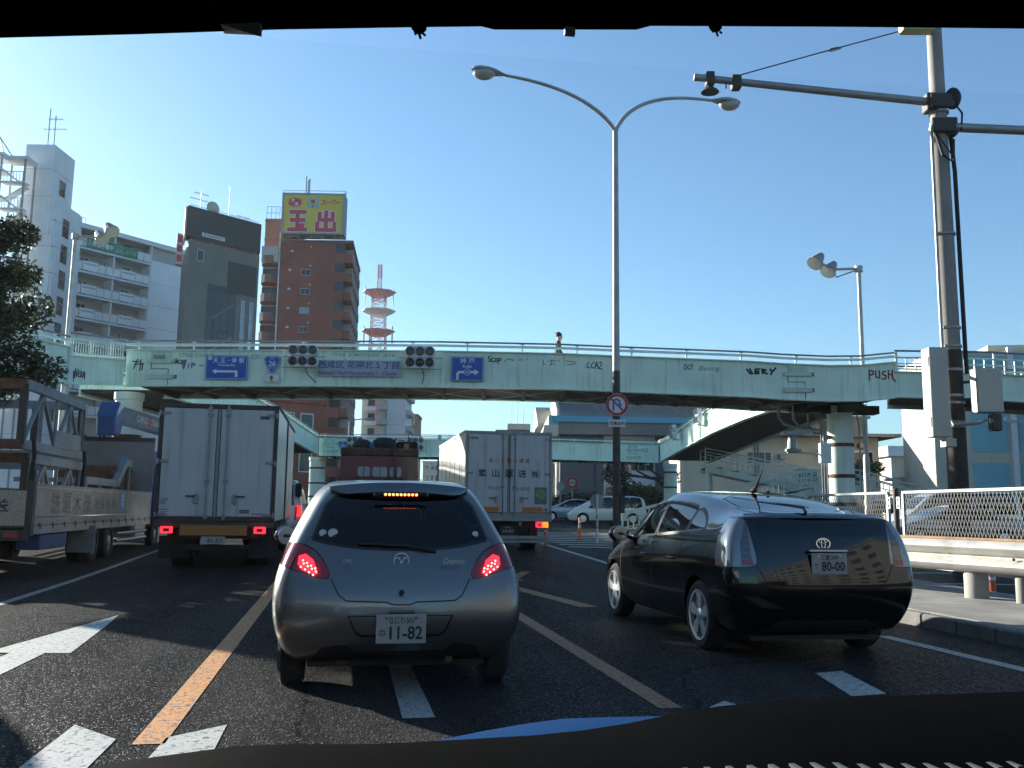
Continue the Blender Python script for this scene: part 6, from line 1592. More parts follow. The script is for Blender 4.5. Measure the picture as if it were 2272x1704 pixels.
    top_ws = {'mpv': (3.25, 3.85), 'van': (3.4, 3.9), 'sedan': (2.65, 3.3)}[kind]
    Bq.panel([(-w * .62, top_ws[0]), (w * .62, top_ws[0]), (w * .70, top_ws[1]), (-w * .70, top_ws[1])], 'z', lambda c: c.z > .95, 'windscreen', MATS[gm], t, trim=.02)
    if kind == 'sedan': Bq.panel([(-w * .6, .82), (w * .6, .82), (w * .6, 1.25), (-w * .6, 1.25)], 'z', lambda c: c.z > 1.0, 'rear_window', MATS['glass dark'], t, trim=.02)
    else: Bq.panel([(-w * .68, belt + .1), (w * .68, belt + .1), (w * .6, H - .16), (-w * .6, H - .16)], 'y', lambda c: c.y < .6, 'rear_window', MATS['glass dark'], t, trim=.02)
    Bq.finish('body', MATS[paint_m], t)
    mirror_pair(t, w - .04, {'mpv': 3.1, 'van': 3.3, 'sedan': 2.75}[kind], belt + .06, paint_m, s=1.1)
    seats(t, ((-.36, 2.0, .5), (.36, 2.0, .5), (0, 1.1, 1.15)), .3)
    b = MB(M); b.box(-w * .8, w * .8, .2, L - .3, .18, .22); b.build('underbody', MATS['black rubber'], t)
    return t
def cfp(s_, d_): p = CF @ Vector((s_, d_, 0)); return (p.x, p.y, gz(p.y))
# a car whose nose points left along the cross street: its +y (front) turns to -x of the crossing frame
side_car('minivan', 'white minivan crossing the junction beyond the striped mirror post', 'paint white', cfp(8.05, 55.2), -YAW + R(90), 4.64, 1.70, 1.66, 'mpv')
side_car('sedan', 'light blue car behind the white minivan, half hidden by the right box truck', 'paint light blue', cfp(6.3, 60.5), -YAW + R(90), 4.5, 1.70, 1.47, 'sedan').name = 'blue_sedan'
side_car('parked_sedan', 'dark grey sedan behind the mesh fence near the utility pole', 'paint grey', cfp(17.2, 31.5), -YAW + R(92), 4.55, 1.72, 1.45, 'sedan')
side_car('parked_van', 'silver van behind the mesh fence, right of the utility pole', 'paint van silver', cfp(18.6, 34.2), -YAW + R(90), 4.6, 1.70, 1.92, 'van')
side_car('dark_sedan', 'dark car in the shade behind the mesh fence next to the fence post', 'paint black', cfp(13.6, 34.6), -YAW + R(88), 4.5, 1.72, 1.45, 'sedan')
# ================================================================ lorries and vans
mat('truck box white', (0.46, 0.485, 0.485), 0.42, var=0.10, vscale=1.3, streak=0.5)
mat('truck box side', (0.58, 0.58, 0.55), 0.28, var=0.08, vscale=1.2)
mat('aluminium', (0.24, 0.25, 0.26), 0.42, metal=0.5, var=0.2, vscale=5)
mat('shaded aluminium', (0.16, 0.17, 0.18), 0.5, metal=0.4, var=0.25, vscale=3, streak=0.3)  # aluminium darkened for the flatbed; its shade is put into the colour
mat('frame dark', (0.05, 0.045, 0.04), 0.6, var=0.35, vscale=6)
mat('chassis', (0.014, 0.014, 0.014), 0.8)
mat('reflector amber', (0.32, 0.13, 0.02), 0.35)
mat('reflector orange', (0.62, 0.20, 0.05), 0.4)
mat('truck red', (0.15, 0.008, 0.016), 0.35, coat=0.5, var=0.3, vscale=3)
mat('truck blue', (0.025, 0.085, 0.26), 0.35, coat=0.4, var=0.2, vscale=3)
mat('rusty board', (0.13, 0.07, 0.04), 0.85, var=0.6, vscale=5)
mat('steel grey', (0.22, 0.245, 0.27), 0.5, metal=0.2, var=0.3, vscale=3)
mat('steel blue grey', (0.17, 0.21, 0.26), 0.5, var=0.3, vscale=3)
mat('board grey', (0.20, 0.20, 0.21), 0.65, var=0.2, vscale=2)
mat('rope', (0.02, 0.02, 0.02), 0.9)
mat('ink blue', (0.05, 0.18, 0.48), 0.6)
mat('ink grey', (0.06, 0.065, 0.075), 0.6)
mat('ink red', (0.40, 0.03, 0.03), 0.6)
mat('checker steel', (0.42, 0.40, 0.34), 0.3, metal=0.7, var=0.4, vscale=30)
def twheel(t, x, y, side, r=0.42, dual=False):
    M = frame(t)
    for dx in ((0, -.24 * side) if dual else (0,)):
        b = MB(M); h = .11
        b.lathe([(.24, -h * .8), (.26, -h), (r - .04, -h), (r, -h * .75), (r, h * .75), (r - .04, h), (.26, h), (.24, h * .8)], 30, (x + dx, y, r), 'x', cap=False)
        w = b.build('wheel', MATS['tyre'], t, smooth=True)
        o = side * h
        b = MB(M); b.lathe([(.24, o * .8), (.23, o * .2), (.15, o * .1), (.12, o * .9), (.05, o * 1.0), (0, o * 1.0)], 24, (x + dx, y, r), 'x', cap=False); b.build('rim', MATS['aluminium'], w, smooth=True)
        for k in range(8):
            a = 2 * math.pi * k / 8; MB(M).lathe([(.014, o * .1), (.014, o * .3)], 6, (x + dx, y + .185 * math.cos(a), r + .185 * math.sin(a)), 'x').build('wheel_nut', MATS['aluminium'], w)
def box_truck(name, label, loc, W, H, L, floor, cab, bars=True):
    """box lorry seen from behind: body, two doors with bars and hinges, chassis, bumper, wheels, cab"""
    t = thing(name, label, 'truck', loc); M = frame(t); w = W / 2
    b = MB(M); b.box(-w, w, .06, L, floor, H); b.build('box_body', MATS['truck box side'], t, bevel=.02)
    # rear frame round the doors
    for x0, x1, z0, z1 in ((-w, -w + .075, floor, H), (w - .075, w, floor, H), (-w + .075, w - .075, H - .09, H), (-w + .075, w - .075, floor, floor + .08)):
        MB(M).box(x0, x1, 0, .058, z0, z1).build('rear_frame', MATS['frame dark' if bars else 'aluminium'], t, bevel=.006)
    doors = []
    for s_ in (-1, 1):
        x0, x1 = (-w + .085, -.02) if s_ < 0 else (.02, w - .085)
        d = MB(M).box(x0, x1, -.012, .05, floor + .09, H - .10).build('door', MATS['truck box white'], t, bevel=.012)
        doors.append(d)
        MB(M).box(x0 + .006, x0 + .022, -.018, -.0125, floor + .10, H - .11).build('door_seal', MATS['black rubber'], d) if s_ > 0 else MB(M).box(x1 - .022, x1 - .006, -.018, -.0125, floor + .10, H - .11).build('door_seal', MATS['black rubber'], d)
        xb = s_ * .17
        MB(M).tube([(xb, -.045, floor + .02), (xb, -.045, H - .02)], .017, 8).build('locking_bar', MATS['aluminium'], d, smooth=True)
        for z in (floor + .08, floor + (H - floor) * .34, H - .10, H - .22):
            MB(M).box(xb - .045, xb + .045, -.06, -.013, z - .03, z + .03).build('bar_keeper', MATS['aluminium'], d, bevel=.006)
        for z in (floor + .12, floor + (H - floor) * .5, H - .20):
            xo = s_ * (w - .06)
            MB(M).box(min(xo, xo - s_ * .16), max(xo, xo - s_ * .16), -.03, -.013, z - .03, z + .03).build('hinge', MATS['aluminium'], d, bevel=.006)
            MB(M).tube([(s_ * (w - .03), -.03, z - .05), (s_ * (w - .03), -.03, z + .05)], .022, 8).build('hinge_pin', MATS['aluminium'], d)
        zl = floor + (H - floor) * .20
        MB(M).box(s_ * .36 - .045, s_ * .36 + .045, -.045, -.013, zl - .12, zl + .06).build('lock_case', MATS['aluminium'], d, bevel=.008)
        MB(M).beam((s_ * .36, -.05, zl + .02), (s_ * .55, -.05, zl + .025), .02, .03).build('handle', MATS['frame dark'], d)
    # chassis, tail lamps, bumper
    MB(M).box(-w + .25, w - .25, .25, L - .2, floor - .30, floor - .01).build('chassis_frame', MATS['chassis'], t)
    MB(M).box(-w, w, .01, .14, floor - .12, floor - .004).build('rear_sill', MATS['frame dark' if bars else 'aluminium'], t, bevel=.008)
    return t, M, w, doors
def truck_cab(t, M, w, y0, H, paint_m):
    b = MB(M); pr = [(y0, .55), (y0 + 1.7, .55), (y0 + 1.75, 1.2), (y0 + 1.45, H), (y0, H)]
    b.prism([(-w + .08, y, z) for y, z in pr], (2 * w - .16, 0, 0)); c = b.build('cab', MATS[paint_m], t, bevel=.06, seg=2)
    MB(M).hexa([(-w + .25, y0 + 1.74, 1.28), (w - .25, y0 + 1.74, 1.28), (w - .25, y0 + 1.70, 1.28), (-w + .25, y0 + 1.70, 1.28)], [(-w + .28, y0 + 1.50, H - .12), (w - .28, y0 + 1.50, H - .12), (w - .28, y0 + 1.46, H - .12), (-w + .28, y0 + 1.46, H - .12)]).build('windscreen', MATS['black gloss'], c)
    for s_ in (-1, 1):
        MB(M).prism([(s_ * (w - .075), y, z) for y, z in [(y0 + .35, 1.3), (y0 + 1.55, 1.3), (y0 + 1.38, H - .15), (y0 + .35, H - .15)]], (s_ * .006, 0, 0)).build('side_window', MATS['black gloss'], c)
        MB(M).tube([(s_ * (w - .1), y0 + 1.6, 1.95), (s_ * (w + .14), y0 + 1.72, 2.0), (s_ * (w + .14), y0 + 1.72, 1.45)], .014, 6).build('mirror_arm', MATS['chassis'], c)
        MB(M).box(s_ * (w + .14) - .09, s_ * (w + .14) + .09, y0 + 1.66, y0 + 1.74, 1.5, 1.88).build('mirror', MATS['black plastic'], c, bevel=.03)
    return c
# ---- left box truck
t, M, w, drs = box_truck('box_truck', 'white box truck with twin rear doors and dark frame, left of the silver hatchback', (-2.37, 18.5, gz(18.6)), 2.24, 3.20, 6.2, .93, True)
c = truck_cab(t, M, w - .05, 6.35, 2.35, 'truck box side')
MB(M).box(-.62, .62, -.02, .0, .66, .86).build('reflector_board', MATS['reflector amber'], t, bevel=.006)
b = MB(M); b.box(-.85, .85, .02, .1, .60, .80); b.hexa([(-1.0, .02, .88), (-.7, .02, .62), (-.7, .1, .62), (-1.0, .1, .88)], [(-1.05, .02, .92), (-.6, .02, .92), (-.6, .1, .92), (-1.05, .1, .92)]); b.build('lamp_panel', MATS['chassis'], t)
for s_ in (-1, 1):
    l = MB(M).box(s_ * .86 - .11, s_ * .86 + .11, -.05, .03, .70, .83).build('tail_lamp', MATS['lamp red lit'], t, bevel=.012)
    MB(M).box(s_ * .86 - .055, s_ * .86 + .055, -.056, -.051, .735, .795).build('lens_core', MATS['lamp red'], l)
MB(M).box(-.62, .66, .15, .25, .38, .48).build('bumper', MATS['chassis'], t, bevel=.01)
p = MB(M).box(-.22, .22, .0, .01, .50, .64).build('number_plate', MATS['plate white'], t); text('41-57', .085, MATS['ink grey'], p, face_T((.03, -.004, .565), (1, 0, 0), (0, 0, 1)), width=.30, bold=.02, M=M)
for s_ in (-1, 1):
    twheel(t, s_ * .86, 1.6, s_, .40, True); twheel(t, s_ * .86, 6.9, s_, .40)
    MB(M).box(s_ * .86 - .3, s_ * .86 + .3, .95, .97, .18, .62).build('mud_flap', MATS['black rubber'], t)
    MB(M).box(s_ * (w - .05) - .01, s_ * (w - .05) + .01, 2.2, 6.0, .55, .80).build('side_guard', MATS['aluminium'], t)
b = MB(M); b.box(w + .001, w + .025, 3.0, 3.25, .95, 3.18); b.box(w + .001, w + .03, 3.0, 3.05, .95, 3.19); b.build('corner_trim', MATS['aluminium'], t)
MB(M).box(w - .03, w + .02, .05, 6.2, 3.14, 3.215).build('roof_rail', MATS['frame dark'], t, bevel=.008)
# small marks on the doors
text('♥ 1 1 1 0 1', .05, MATS['ink grey'], drs[0], face_T((-.88, -.016, 3.0), (1, 0, 0), (0, 0, 1)), width=.2, M=M)
flat([(-.11, -.045), (.11, -.045), (.11, .045), (-.11, .045)], MATS['sticker pale'], 'sticker', drs[0], face_T((-.88, -.0145, 3.0), (1, 0, 0), (0, 0, 1)), M=M)
flat([(-.09, -.03), (.09, -.03), (.09, .035), (-.09, .035)], MATS['ink grey'], 'sticker', drs[1], face_T((.86, -.015, 2.95), (1, 0, 0), (0, 0, 1)), M=M)
ring(.045, .055, MATS['ink grey'], 'logo', drs[0], face_T((-.96, -.016, 1.30), (1, 0, 0), (0, 0, 1)), M=M); strokes([[(-.02, .0), (0, .02), (.02, 0), (0, -.02), (-.02, 0)], [(0, .05), (.09, .055), (.05, .02)]], .01, MATS['ink grey'], 'logo', drs[0], face_T((-.96, -.016, 1.30), (1, 0, 0), (0, 0, 1)), M=M)
strokes([[(-.09, .045), (.09, .045)], [(-.09, -.045), (.09, -.045)], [(-.05, 0), (.06, 0)]], .012, MATS['ink grey'], 'marking', drs[0], face_T((-.94, -.016, 1.10), (1, 0, 0), (0, 0, 1)), M=M)
text('マツダ', .04, MATS['sticker pale'], drs[1], face_T((.55, -.020, 1.12), (1, 0, 0), (0, 0, 1)), M=M); flat([(-.09, -.035), (.09, -.035), (.09, .035), (-.09, .035)], MATS['ink grey'], 'sticker', drs[1], face_T((.55, -.016, 1.12), (1, 0, 0), (0, 0, 1)), M=M)
text('mazda', .04, MATS['ink grey'], drs[1], face_T((.80, -.016, 1.08), (1, 0, 0), (0, 0, 1)), width=.22, M=M, bold=.02)

# ---- right box truck
t, M, w, drs = box_truck('box_truck', 'white box truck with black company lettering on its doors, right of the silver hatchback', (4.67, 25.5, gz(25.6)), 2.50, 3.33, 7.0, .95, True, bars=False)
t.name = 'box_truck.001'
c = truck_cab(t, M, w - .1, 7.15, 2.6, 'truck box side')
TT = lambda x, z: face_T((x, -.016, z), (1, 0, 0), (0, 0, 1))
for ch, x in zip('真心を配る運送', (-.52, -.35, -.18, .0, .17, .35, .52)): text(ch, .125, MATS['ink red'], drs[0 if x < 0 else 1], TT(x + .0, 2.50), M=M, bold=.006)
for ch, x in zip('築山運送', (-.76, -.38, .0, .38)): text(ch, .23, MATS['lettering black'], drs[0 if x < 0 else 1], TT(x, 2.14), M=M, bold=.02)
text('株', .19, MATS['lettering black'], drs[1], TT(.76, 2.13), M=M, bold=.02)
for s_ in (-1, 1): strokes([[(s_ * .09, .13), (s_ * .12, .06), (s_ * .12, -.06), (s_ * .09, -.13)]], .012, MATS['lettering black'], 'lettering', drs[1], TT(.76, 2.13), M=M)
text('TEL07', .10, MATS['ink grey'], drs[0], TT(-.42, 1.72), M=M); text('136-4005', .10, MATS['ink grey'], drs[1], TT(.36, 1.71), M=M)
flat([(-.18, -.24), (.18, -.24), (.18, .24), (-.18, .24)], mat('poster green', (0.10, 0.16, 0.18), .6, var=.2, vscale=8), 'poster', drs[1], TT(.92, 1.52), M=M)
flat(disc(.14), mat('poster yellow', (0.24, 0.30, 0.06), .6, var=.2, vscale=20), 'poster_roundel', drs[1], face_T((.92, -.020, 1.56), (1, 0, 0), (0, 0, 1)), M=M)
text('中', .12, MATS['poster green'], drs[1], face_T((.92, -.023, 1.56), (1, 0, 0), (0, 0, 1)), M=M)
for x0, x1 in ((-.88, -.27), (.39, .98)):
    d = drs[0 if x0 < 0 else 1]; r_ = MB(M).box(x0, x1, -.024, -.0125, 1.05, 1.21).build('reflector_board', MATS['reflector orange'], d, bevel=.006)
    MB(M).box(x0 + .03, x1 - .03, -.028, -.0245, 1.085, 1.175).build('reflector_field', MATS['reflector amber'], r_)
flat([(-.09, -.03), (.09, -.03), (.09, .03), (-.09, .03)], MATS['ink grey'], 'sticker', drs[0], TT(-.98, 3.12), M=M)
text('TOPRUN', .04, MATS['sticker pale'], drs[0], face_T((-.98, -.019, 3.12), (1, 0, 0), (0, 0, 1)), M=M, width=.15)
flat(disc(.04), MATS['ink grey'], 'sticker', drs[1], TT(1.08, 1.13), M=M); flat([(-.06, -.025), (.05, -.025), (.03, .03), (-.04, .02)], MATS['ink blue'], 'sticker', drs[1], TT(.98, 1.11), M=M)
text('NIHON - FRUEHAUF', .03, MATS['ink grey'], t, face_T((.85, .008, .90), (1, 0, 0), (0, 0, 1)), width=.34, M=M, bold=.02)
MB(M).box(-w, w, .0, .10, .80, .955).build('tail_sill', MATS['aluminium'], t, bevel=.01)
MB(M).box(-.98, .88, .20, .28, .42, .80).build('tail_panel', MATS['chassis'], t)
for s_, in ((-1,), (1,)):
    l = MB(M).box(s_ * .90 - .09, s_ * .90 + .09, .02, .12, .63, .79).build('tail_lamp', MATS['lamp red lit'], t, bevel=.01)
    MB(M).box(s_ * .90 - .035, s_ * .90 + .035, .013, .019, .67, .75).build('lens_core', MATS['lamp red'], l)
    MB(M).box(s_ * 1.075 - .085, s_ * 1.075 + .085, .02, .12, .63, .79).build('indicator', MATS['lamp amber lit'], t, bevel=.01)
for x in (-.55, .37): MB(M).box(x - .04, x + .04, .15, .20, .68, .80).build('bracket', MATS['aluminium'], t)
p = MB(M).box(-.22, .22, .15, .165, .45, .68).build('number_plate', mat('plate dark green', (0.01, 0.022, 0.016), .5), t)
text('大阪100', .05, MATS['sign grey'], p, face_T((0, .147, .63), (1, 0, 0), (0, 0, 1)), M=M); text('14-03', .09, MATS['plate white'], p, face_T((.02, .147, .525), (1, 0, 0), (0, 0, 1)), width=.30, M=M, bold=.02)
b = MB(M); b.box(-1.18, 1.18, -.02, .06, .30, .40); b.box(-1.18, 1.18, .0, .06, .20, .285); b.build('bumper', MATS['aluminium'], t, bevel=.01)
for x in (-.7, .66): MB(M).box(x - .035, x + .035, .061, .25, .22, .6).build('bumper_stay', MATS['chassis'], t)
for s_ in (-1, 1):
    twheel(t, s_ * .96, 1.5, s_, .42, True); twheel(t, s_ * .96, 7.8, s_, .42)
for y in (1.2, 2.4, 3.6, 4.8, 6.0): MB(M).box(-w - .012, -w - .001, y - .02, y + .02, .98, 3.28).build('side_rib', MATS['aluminium'], t)
MB(M).box(-w - .02, -w + .01, .05, 7.0, 3.27, 3.34).build('roof_rail', MATS['aluminium'], t)

# ---- maroon lorry ahead of the hatchback
t = thing('tow_truck', 'maroon lorry with dark roof gear directly ahead of the silver hatchback', 'truck', (.92, 21.0, gz(21.2))); M = frame(t)
b = MB(M); b.prism([(-.93, y, z) for y, z in [(1.9, .6), (3.6, .6), (3.65, 1.25), (3.35, 2.55), (1.9, 2.58)]], (1.86, 0, 0)); cab = b.build('cab', MATS['truck red'], t, bevel=.07, seg=3)
MB(M).box(-.95, .95, 1.62, 1.86, 2.44, 2.64).build('headboard_cap', MATS['rusty board'], t, bevel=.03)
bk = MB(M).hexa([(-1.02, 1.66, .95), (1.02, 1.66, .95), (1.02, 1.84, .95), (-1.02, 1.84, .95)], [(-.92, 1.66, 2.50), (.92, 1.66, 2.50), (.92, 1.84, 2.50), (-.92, 1.84, 2.50)]).build('headboard', MATS['truck red'], t, bevel=.05, seg=2)
for x0, x1 in ((-.53, -.23), (-.17, .19), (.25, .53)):
    MB(M).prism([(x, 1.655, z) for x, z in round_poly([(x0, 1.94), (x1, 1.94), (x1, 2.18), (x0, 2.18)], .06)], (0, -.012, 0)).build('cab_window', mat('window pale', (0.32, 0.38, 0.40), .12, var=.35, vscale=14), bk)
    MB(M).box((x0 + x1) / 2 - .006, (x0 + x1) / 2 + .006, 1.63, 1.642, 1.94, 2.18).build('window_bar', MATS['chassis'], bk)
MB(M).box(-.62, .62, 1.62, 1.655, 1.5, 1.92).build('guard_board', MATS['rusty board'], bk, bevel=.01)
for x in (-.68, .40, .72): MB(M).box(x - .03, x + .03, 1.63, 1.658, 1.2, 2.2).build('headboard_rib', MATS['truck red'], bk)
for nm, x, r_, h in (('beacon', -.42, .26, .30), ('hose_reel', .12, .34, .36)):
    b = MB(M); b.lathe([(r_, 2.57), (r_ * 1.02, 2.57 + h * .5), (r_ * .8, 2.57 + h * .8), (r_ * .45, 2.57 + h)], 10, (x, 2.1, 0)); b.build(nm, MATS['chassis'], t, smooth=False)
b = MB(M); b.box(.42, .95, 1.9, 2.4, 2.57, 2.84); b.build('roof_locker', MATS['chassis'], t, bevel=.04); MB(M).box(.60, .72, 1.885, 1.9, 2.64, 2.78).build('sticker', MATS['reflector amber'], t)
MB(M).ball((-.15, 2.0, 2.67), .16, .14, .12, 10, 6).build('blue_sheet', MATS['truck blue'], t, smooth=True)
MB(M).tube([(.34, 1.56, .9), (.37, 1.56, 2.88), (.40, 1.56, 2.88)], .018, 6).build('stay', MATS['rust'], t)
MB(M).tube([(.12, 1.9, 2.88), (.62, 1.9, 2.86)], .014, 6).build('roof_bar', MATS['chassis'], t); MB(M).tube([(.70, 1.9, 2.83), (.71, 1.9, 3.0)], .01, 6).build('whip', MATS['chassis'], t)
bed = MB(M).box(-1.05, 1.05, -1.0, 1.6, .75, .85).build('bed', MATS['frame dark'], t)
tg = MB(M).box(-1.05, 1.05, -1.06, -1.01, .66, 1.12).build('tailgate', MATS['truck box white'], t, bevel=.01)
text('阪急急行㈱', .26, MATS['lettering black'], tg, face_T((.05, -1.064, .97), (1, 0, 0), (0, 0, 1)), width=1.5, M=M, bold=.02)
text('貨物自動車 TEL(06)123-456', .07, MATS['ink red'], tg, face_T((.05, -1.064, .76), (1, 0, 0), (0, 0, 1)), width=1.3, M=M)
MB(M).box(-.45, .45, -.9, 3.4, .45, .74).build('chassis_frame', MATS['chassis'], t)
for s_ in (-1, 1):
    twheel(t, s_ * .85, -.1, s_, .38, True); twheel(t, s_ * .85, 2.8, s_, .38)
    MB(M).box(s_ * .85 - .1, s_ * .85 + .1, -1.05, -1.0, .52, .64).build('tail_lamp', MATS['lamp red'], t, bevel=.01)
    MB(M).tube([(s_ * .95, 3.45, 1.9), (s_ * 1.18, 3.5, 1.95), (s_ * 1.18, 3.5, 1.35)], .014, 6).build('mirror_arm', MATS['chassis'], cab)
    MB(M).box(s_ * 1.18 - .1, s_ * 1.18 + .1, 3.45, 3.53, 1.38, 1.70).build('mirror', MATS['black plastic'], cab, bevel=.03)
# ---- small grey van between the left box truck and the maroon lorry
side_car('panel_van', 'grey van half hidden between the left box truck and the maroon lorry, brake light lit', 'paint van silver', (-1.86, 26.6, gz(27)), 0, 4.4, 1.68, 1.9, 'van')
vt = bpy.data.objects['panel_van']; Mv = frame(vt)
for s_ in (-1, 1): MB(Mv).box(s_ * .74 - .06, s_ * .74 + .06, -.06, .02, .85, 1.15).build('brake_light', MATS['lamp red lit'], vt, bevel=.01)

# ---- flatbed lorry on the far left with steel frames on its bed
t = thing('flatbed_truck', 'blue flatbed lorry with silver drop sides and a folded crane, at far left', 'truck', (-6.3, 16.6, gz(18))); M = frame(t); w = 1.22
MB(M).box(-w + .03, w - .03, .05, 9.9, .82, .90).build('bed', MATS['frame dark'], t)
for x in (w - .03, -w):
    for k in range(2):
        y0, y1 = .02 + k * 6.95, 6.95 + k * 2.95
        sd_ = MB(M).box(x, x + .03, y0 + .02, y1, .86, 1.58).build('drop_side', MATS['shaded aluminium'], t, bevel=.008)
        MB(M).box(x - .008, x + .038, y0 + .02, y1, 1.50, 1.53).build('side_rail', MATS['steel grey'], sd_)
        MB(M).box(x - .008, x + .038, y0 + .02, y1, 1.0, 1.015).build('side_rail', MATS['chrome'], sd_)
    MB(M).box(x - .012, x + .042, .0, 9.9, .72, .855).build('side_sill', MATS['steel grey'], t)
    for k in range(13): MB(M).box(x - .02, x + .05, .5 + k * .72, .58 + k * .72, .80, .90).build('hinge', MATS['frame dark'], t, bevel=.006)
Ts = lambda y, z: face_T((w + .004, y, z), (0, 1, 0), (0, 0, 1))
for ch, y in zip('送運木茂', (1.35, 2.05, 2.75, 3.45)): text(ch, .40, MATS['ink grey'], t, Ts(y, 1.25), width=.58, M=M, bold=.02)
for ch, y in zip('社会式株', (4.25, 4.72, 5.2, 5.7)): text(ch, .23, MATS['ink grey'], t, Ts(y, 1.25), width=.34, M=M, bold=.01)
flat([(-.25, -.2), (.25, -.2), (.25, .2), (-.25, .2)], MATS['ink blue'], 'logo', t, Ts(6.55, 1.32), M=M)
text('茂', .3, MATS['sticker pale'], t, face_T((w + .007, 6.55, 1.33), (0, 1, 0), (0, 0, 1)), M=M)
tg = MB(M).box(-w + .03, w - .03, -.03, .0, .86, 1.45).build('tailgate', MATS['checker steel'], t, bevel=.008)
text('茂木運送', .22, MATS['ink grey'], tg, face_T((.1, -.034, 1.2), (1, 0, 0), (0, 0, 1)), width=1.6, M=M, bold=.02)
MB(M).box(w - .06, w + .05, -.06, .08, .70, 1.62).build('corner_post', MATS['frame dark'], t)
MB(M).box(-w, w, -.05, .02, .62, .80).build('tail_sill', MATS['frame dark'], t)
for x in (w - .25,): MB(M).box(x - .12, x + .12, -.07, -.05, .66, .76).build('tail_lamp', MATS['lamp red'], t, bevel=.01)
MB(M).box(-.4, .4, .1, 11.5, .5, .8).build('chassis_frame', MATS['chassis'], t)
for s_ in (-1, 1):
    for y in (4.3, 5.65): twheel(t, s_ * (w - .13), y, s_, .42, True)
    twheel(t, s_ * (w - .13), 10.9, s_, .42)
    b = MB(M); b.tube([(s_ * (w - .1), 6.6, .55), (s_ * (w - .1), 9.9, .55)], .04, 8); b.tube([(s_ * (w - .1), 6.6, .38), (s_ * (w - .1), 9.9, .38)], .04, 8); b.build('side_guard', MATS['aluminium'], t)
    MB(M).box(s_ * (w - .13) - .26, s_ * (w - .13) + .26, 3.72, 3.76, .25, .80).build('mud_flap', MATS['steel grey'], t)
    MB(M).box(s_ * (w - .3) - .2, s_ * (w - .3) + .2, 1.0, 2.6, .42, .70).build('tool_box', MATS['truck blue'], t, bevel=.02)
# board wall behind the cab, crane and cab
MB(M).box(-w, w, 9.92, 10.0, .9, 2.95).build('headboard', MATS['board grey'], t, bevel=.01)
MB(M).box(-w, w, 9.9, 10.02, 2.95, 3.06).build('headboard_cap', MATS['frame dark'], t)
b = MB(M); b.prism([(-w + .02, y, z) for y, z in [(10.9, .7), (12.6, .7), (12.65, 1.4), (12.4, 2.75), (10.9, 2.75)]], (2 * w - .04, 0, 0)); cab = b.build('cab', MATS['truck blue'], t, bevel=.08, seg=2)
MB(M).box(w - .03, w - .012, 11.2, 12.2, 1.7, 2.5).build('side_window', MATS['black gloss'], cab)
for z in (1.35, 1.48): MB(M).box(w - .03, w - .008, 10.9, 12.5, z, z + .06).build('stripe', MATS['truck box white'], cab)
MB(M).box(-.45, .45, 10.1, 10.8, .9, 1.7).build('crane_base', MATS['truck blue'], t, bevel=.04)
cr = MB(M).prism([(-.15, y, z) for y, z in [(9.2, 3.05), (9.75, 3.1), (10.1, 3.55), (10.0, 3.95), (9.5, 4.0), (9.15, 3.6)]], (.5, 0, 0)).build('crane_elbow', MATS['truck blue'], t, bevel=.04)
bm_ = MB(M).beam((.12, 9.8, 3.70), (1.15, 12.8, 3.50), .34, .46).build('crane_boom', MATS['steel blue grey'], t, bevel=.04)
Tb = face_T((.12 + .165 + .40, 9.8 + 1.15 - .055, 3.63), (1.03, 3.0, -.20), (0.02, 0.06, 1))
text('CARGO CRANE', .20, MATS['sticker pale'], bm_, Tb @ Matrix.Translation((.3, 0, .01)), width=1.3, M=M, bold=.02)
flat(disc(.14), MATS['ink red'], 'logo', bm_, Tb @ Matrix.Translation((.3, .0, .006)) @ Matrix.Diagonal((1.3, .9, 1, 1)), M=M)
MB(M).lathe([(.16, 0), (.16, .5)], 14, (-.9, 10.3, 3.05), 'y').build('hydraulic_tank', MATS['chassis'], t, smooth=True)
for x in (-.3, -.2): MB(M).tube([(x, 10.4, 1.6), (x, 10.3, 3.3), (x + .25, 10.0, 3.6)], .03, 6).build('hose', MATS['black rubber'], t, smooth=True)
# ---- the load: two welded steel frames, one stacked on the other, plus an angle frame
def steel_frame(name, label, y0, y1, x0, x1, z0, z1, loc):
    f = thing(name, label, 'steel frame', loc, 0, 'steel frames loaded on the flatbed lorry'); Mf = ID
    for x in (x0, x1):
        for z in (z0, z1):
            MB().beam((x, y0, z), (x, y1, z), .10, .17).build('rail', MATS['steel grey'], f, bevel=.006)
        n = 4
        for k in range(n + 1):
            y = y0 + .06 + (y1 - y0 - .12) * k / n
            MB().beam((x, y, z0 + .08), (x, y, z1 - .08), .05, .05).build('strut', MATS['steel grey'], f)
            if k < n:
                y2 = y0 + .06 + (y1 - y0 - .12) * (k + 1) / n
                a, b_ = ((x, y, z0 + .08), (x, y2, z1 - .08)) if k % 2 == 0 else ((x, y, z1 - .08), (x, y2, z0 + .08))
                MB().beam(a, b_, .06, .06).build('brace', MATS['steel grey'], f)
    for y in (y0, y1):
        for z in (z0, z1): MB().beam((x0, y, z), (x1, y, z), .12, .17).build('cross_rail', MATS['rust' if y == y0 else 'steel grey'], f)
        for x in (x0 + .02, (x0 + x1) / 2, x1 - .02): MB().beam((x, y, z0), (x, y, z1), .12, .10).build('end_post', MATS['frame dark'], f)
    return f
gt = gz(18)
steel_frame('steel_frame', 'lower grey welded steel frame on the flatbed, beneath another frame', 17.2, 20.6, -7.25, -5.38, gt + .98, gt + 2.02, (-6.3, 18.9, gt + .92))
uf = steel_frame('steel_frame', 'upper grey welded steel frame stacked on top of the lower one on the flatbed', 16.9, 20.5, -7.25, -5.40, gt + 2.24, gt + 3.28, (-6.3, 18.7, gt + 2.16))
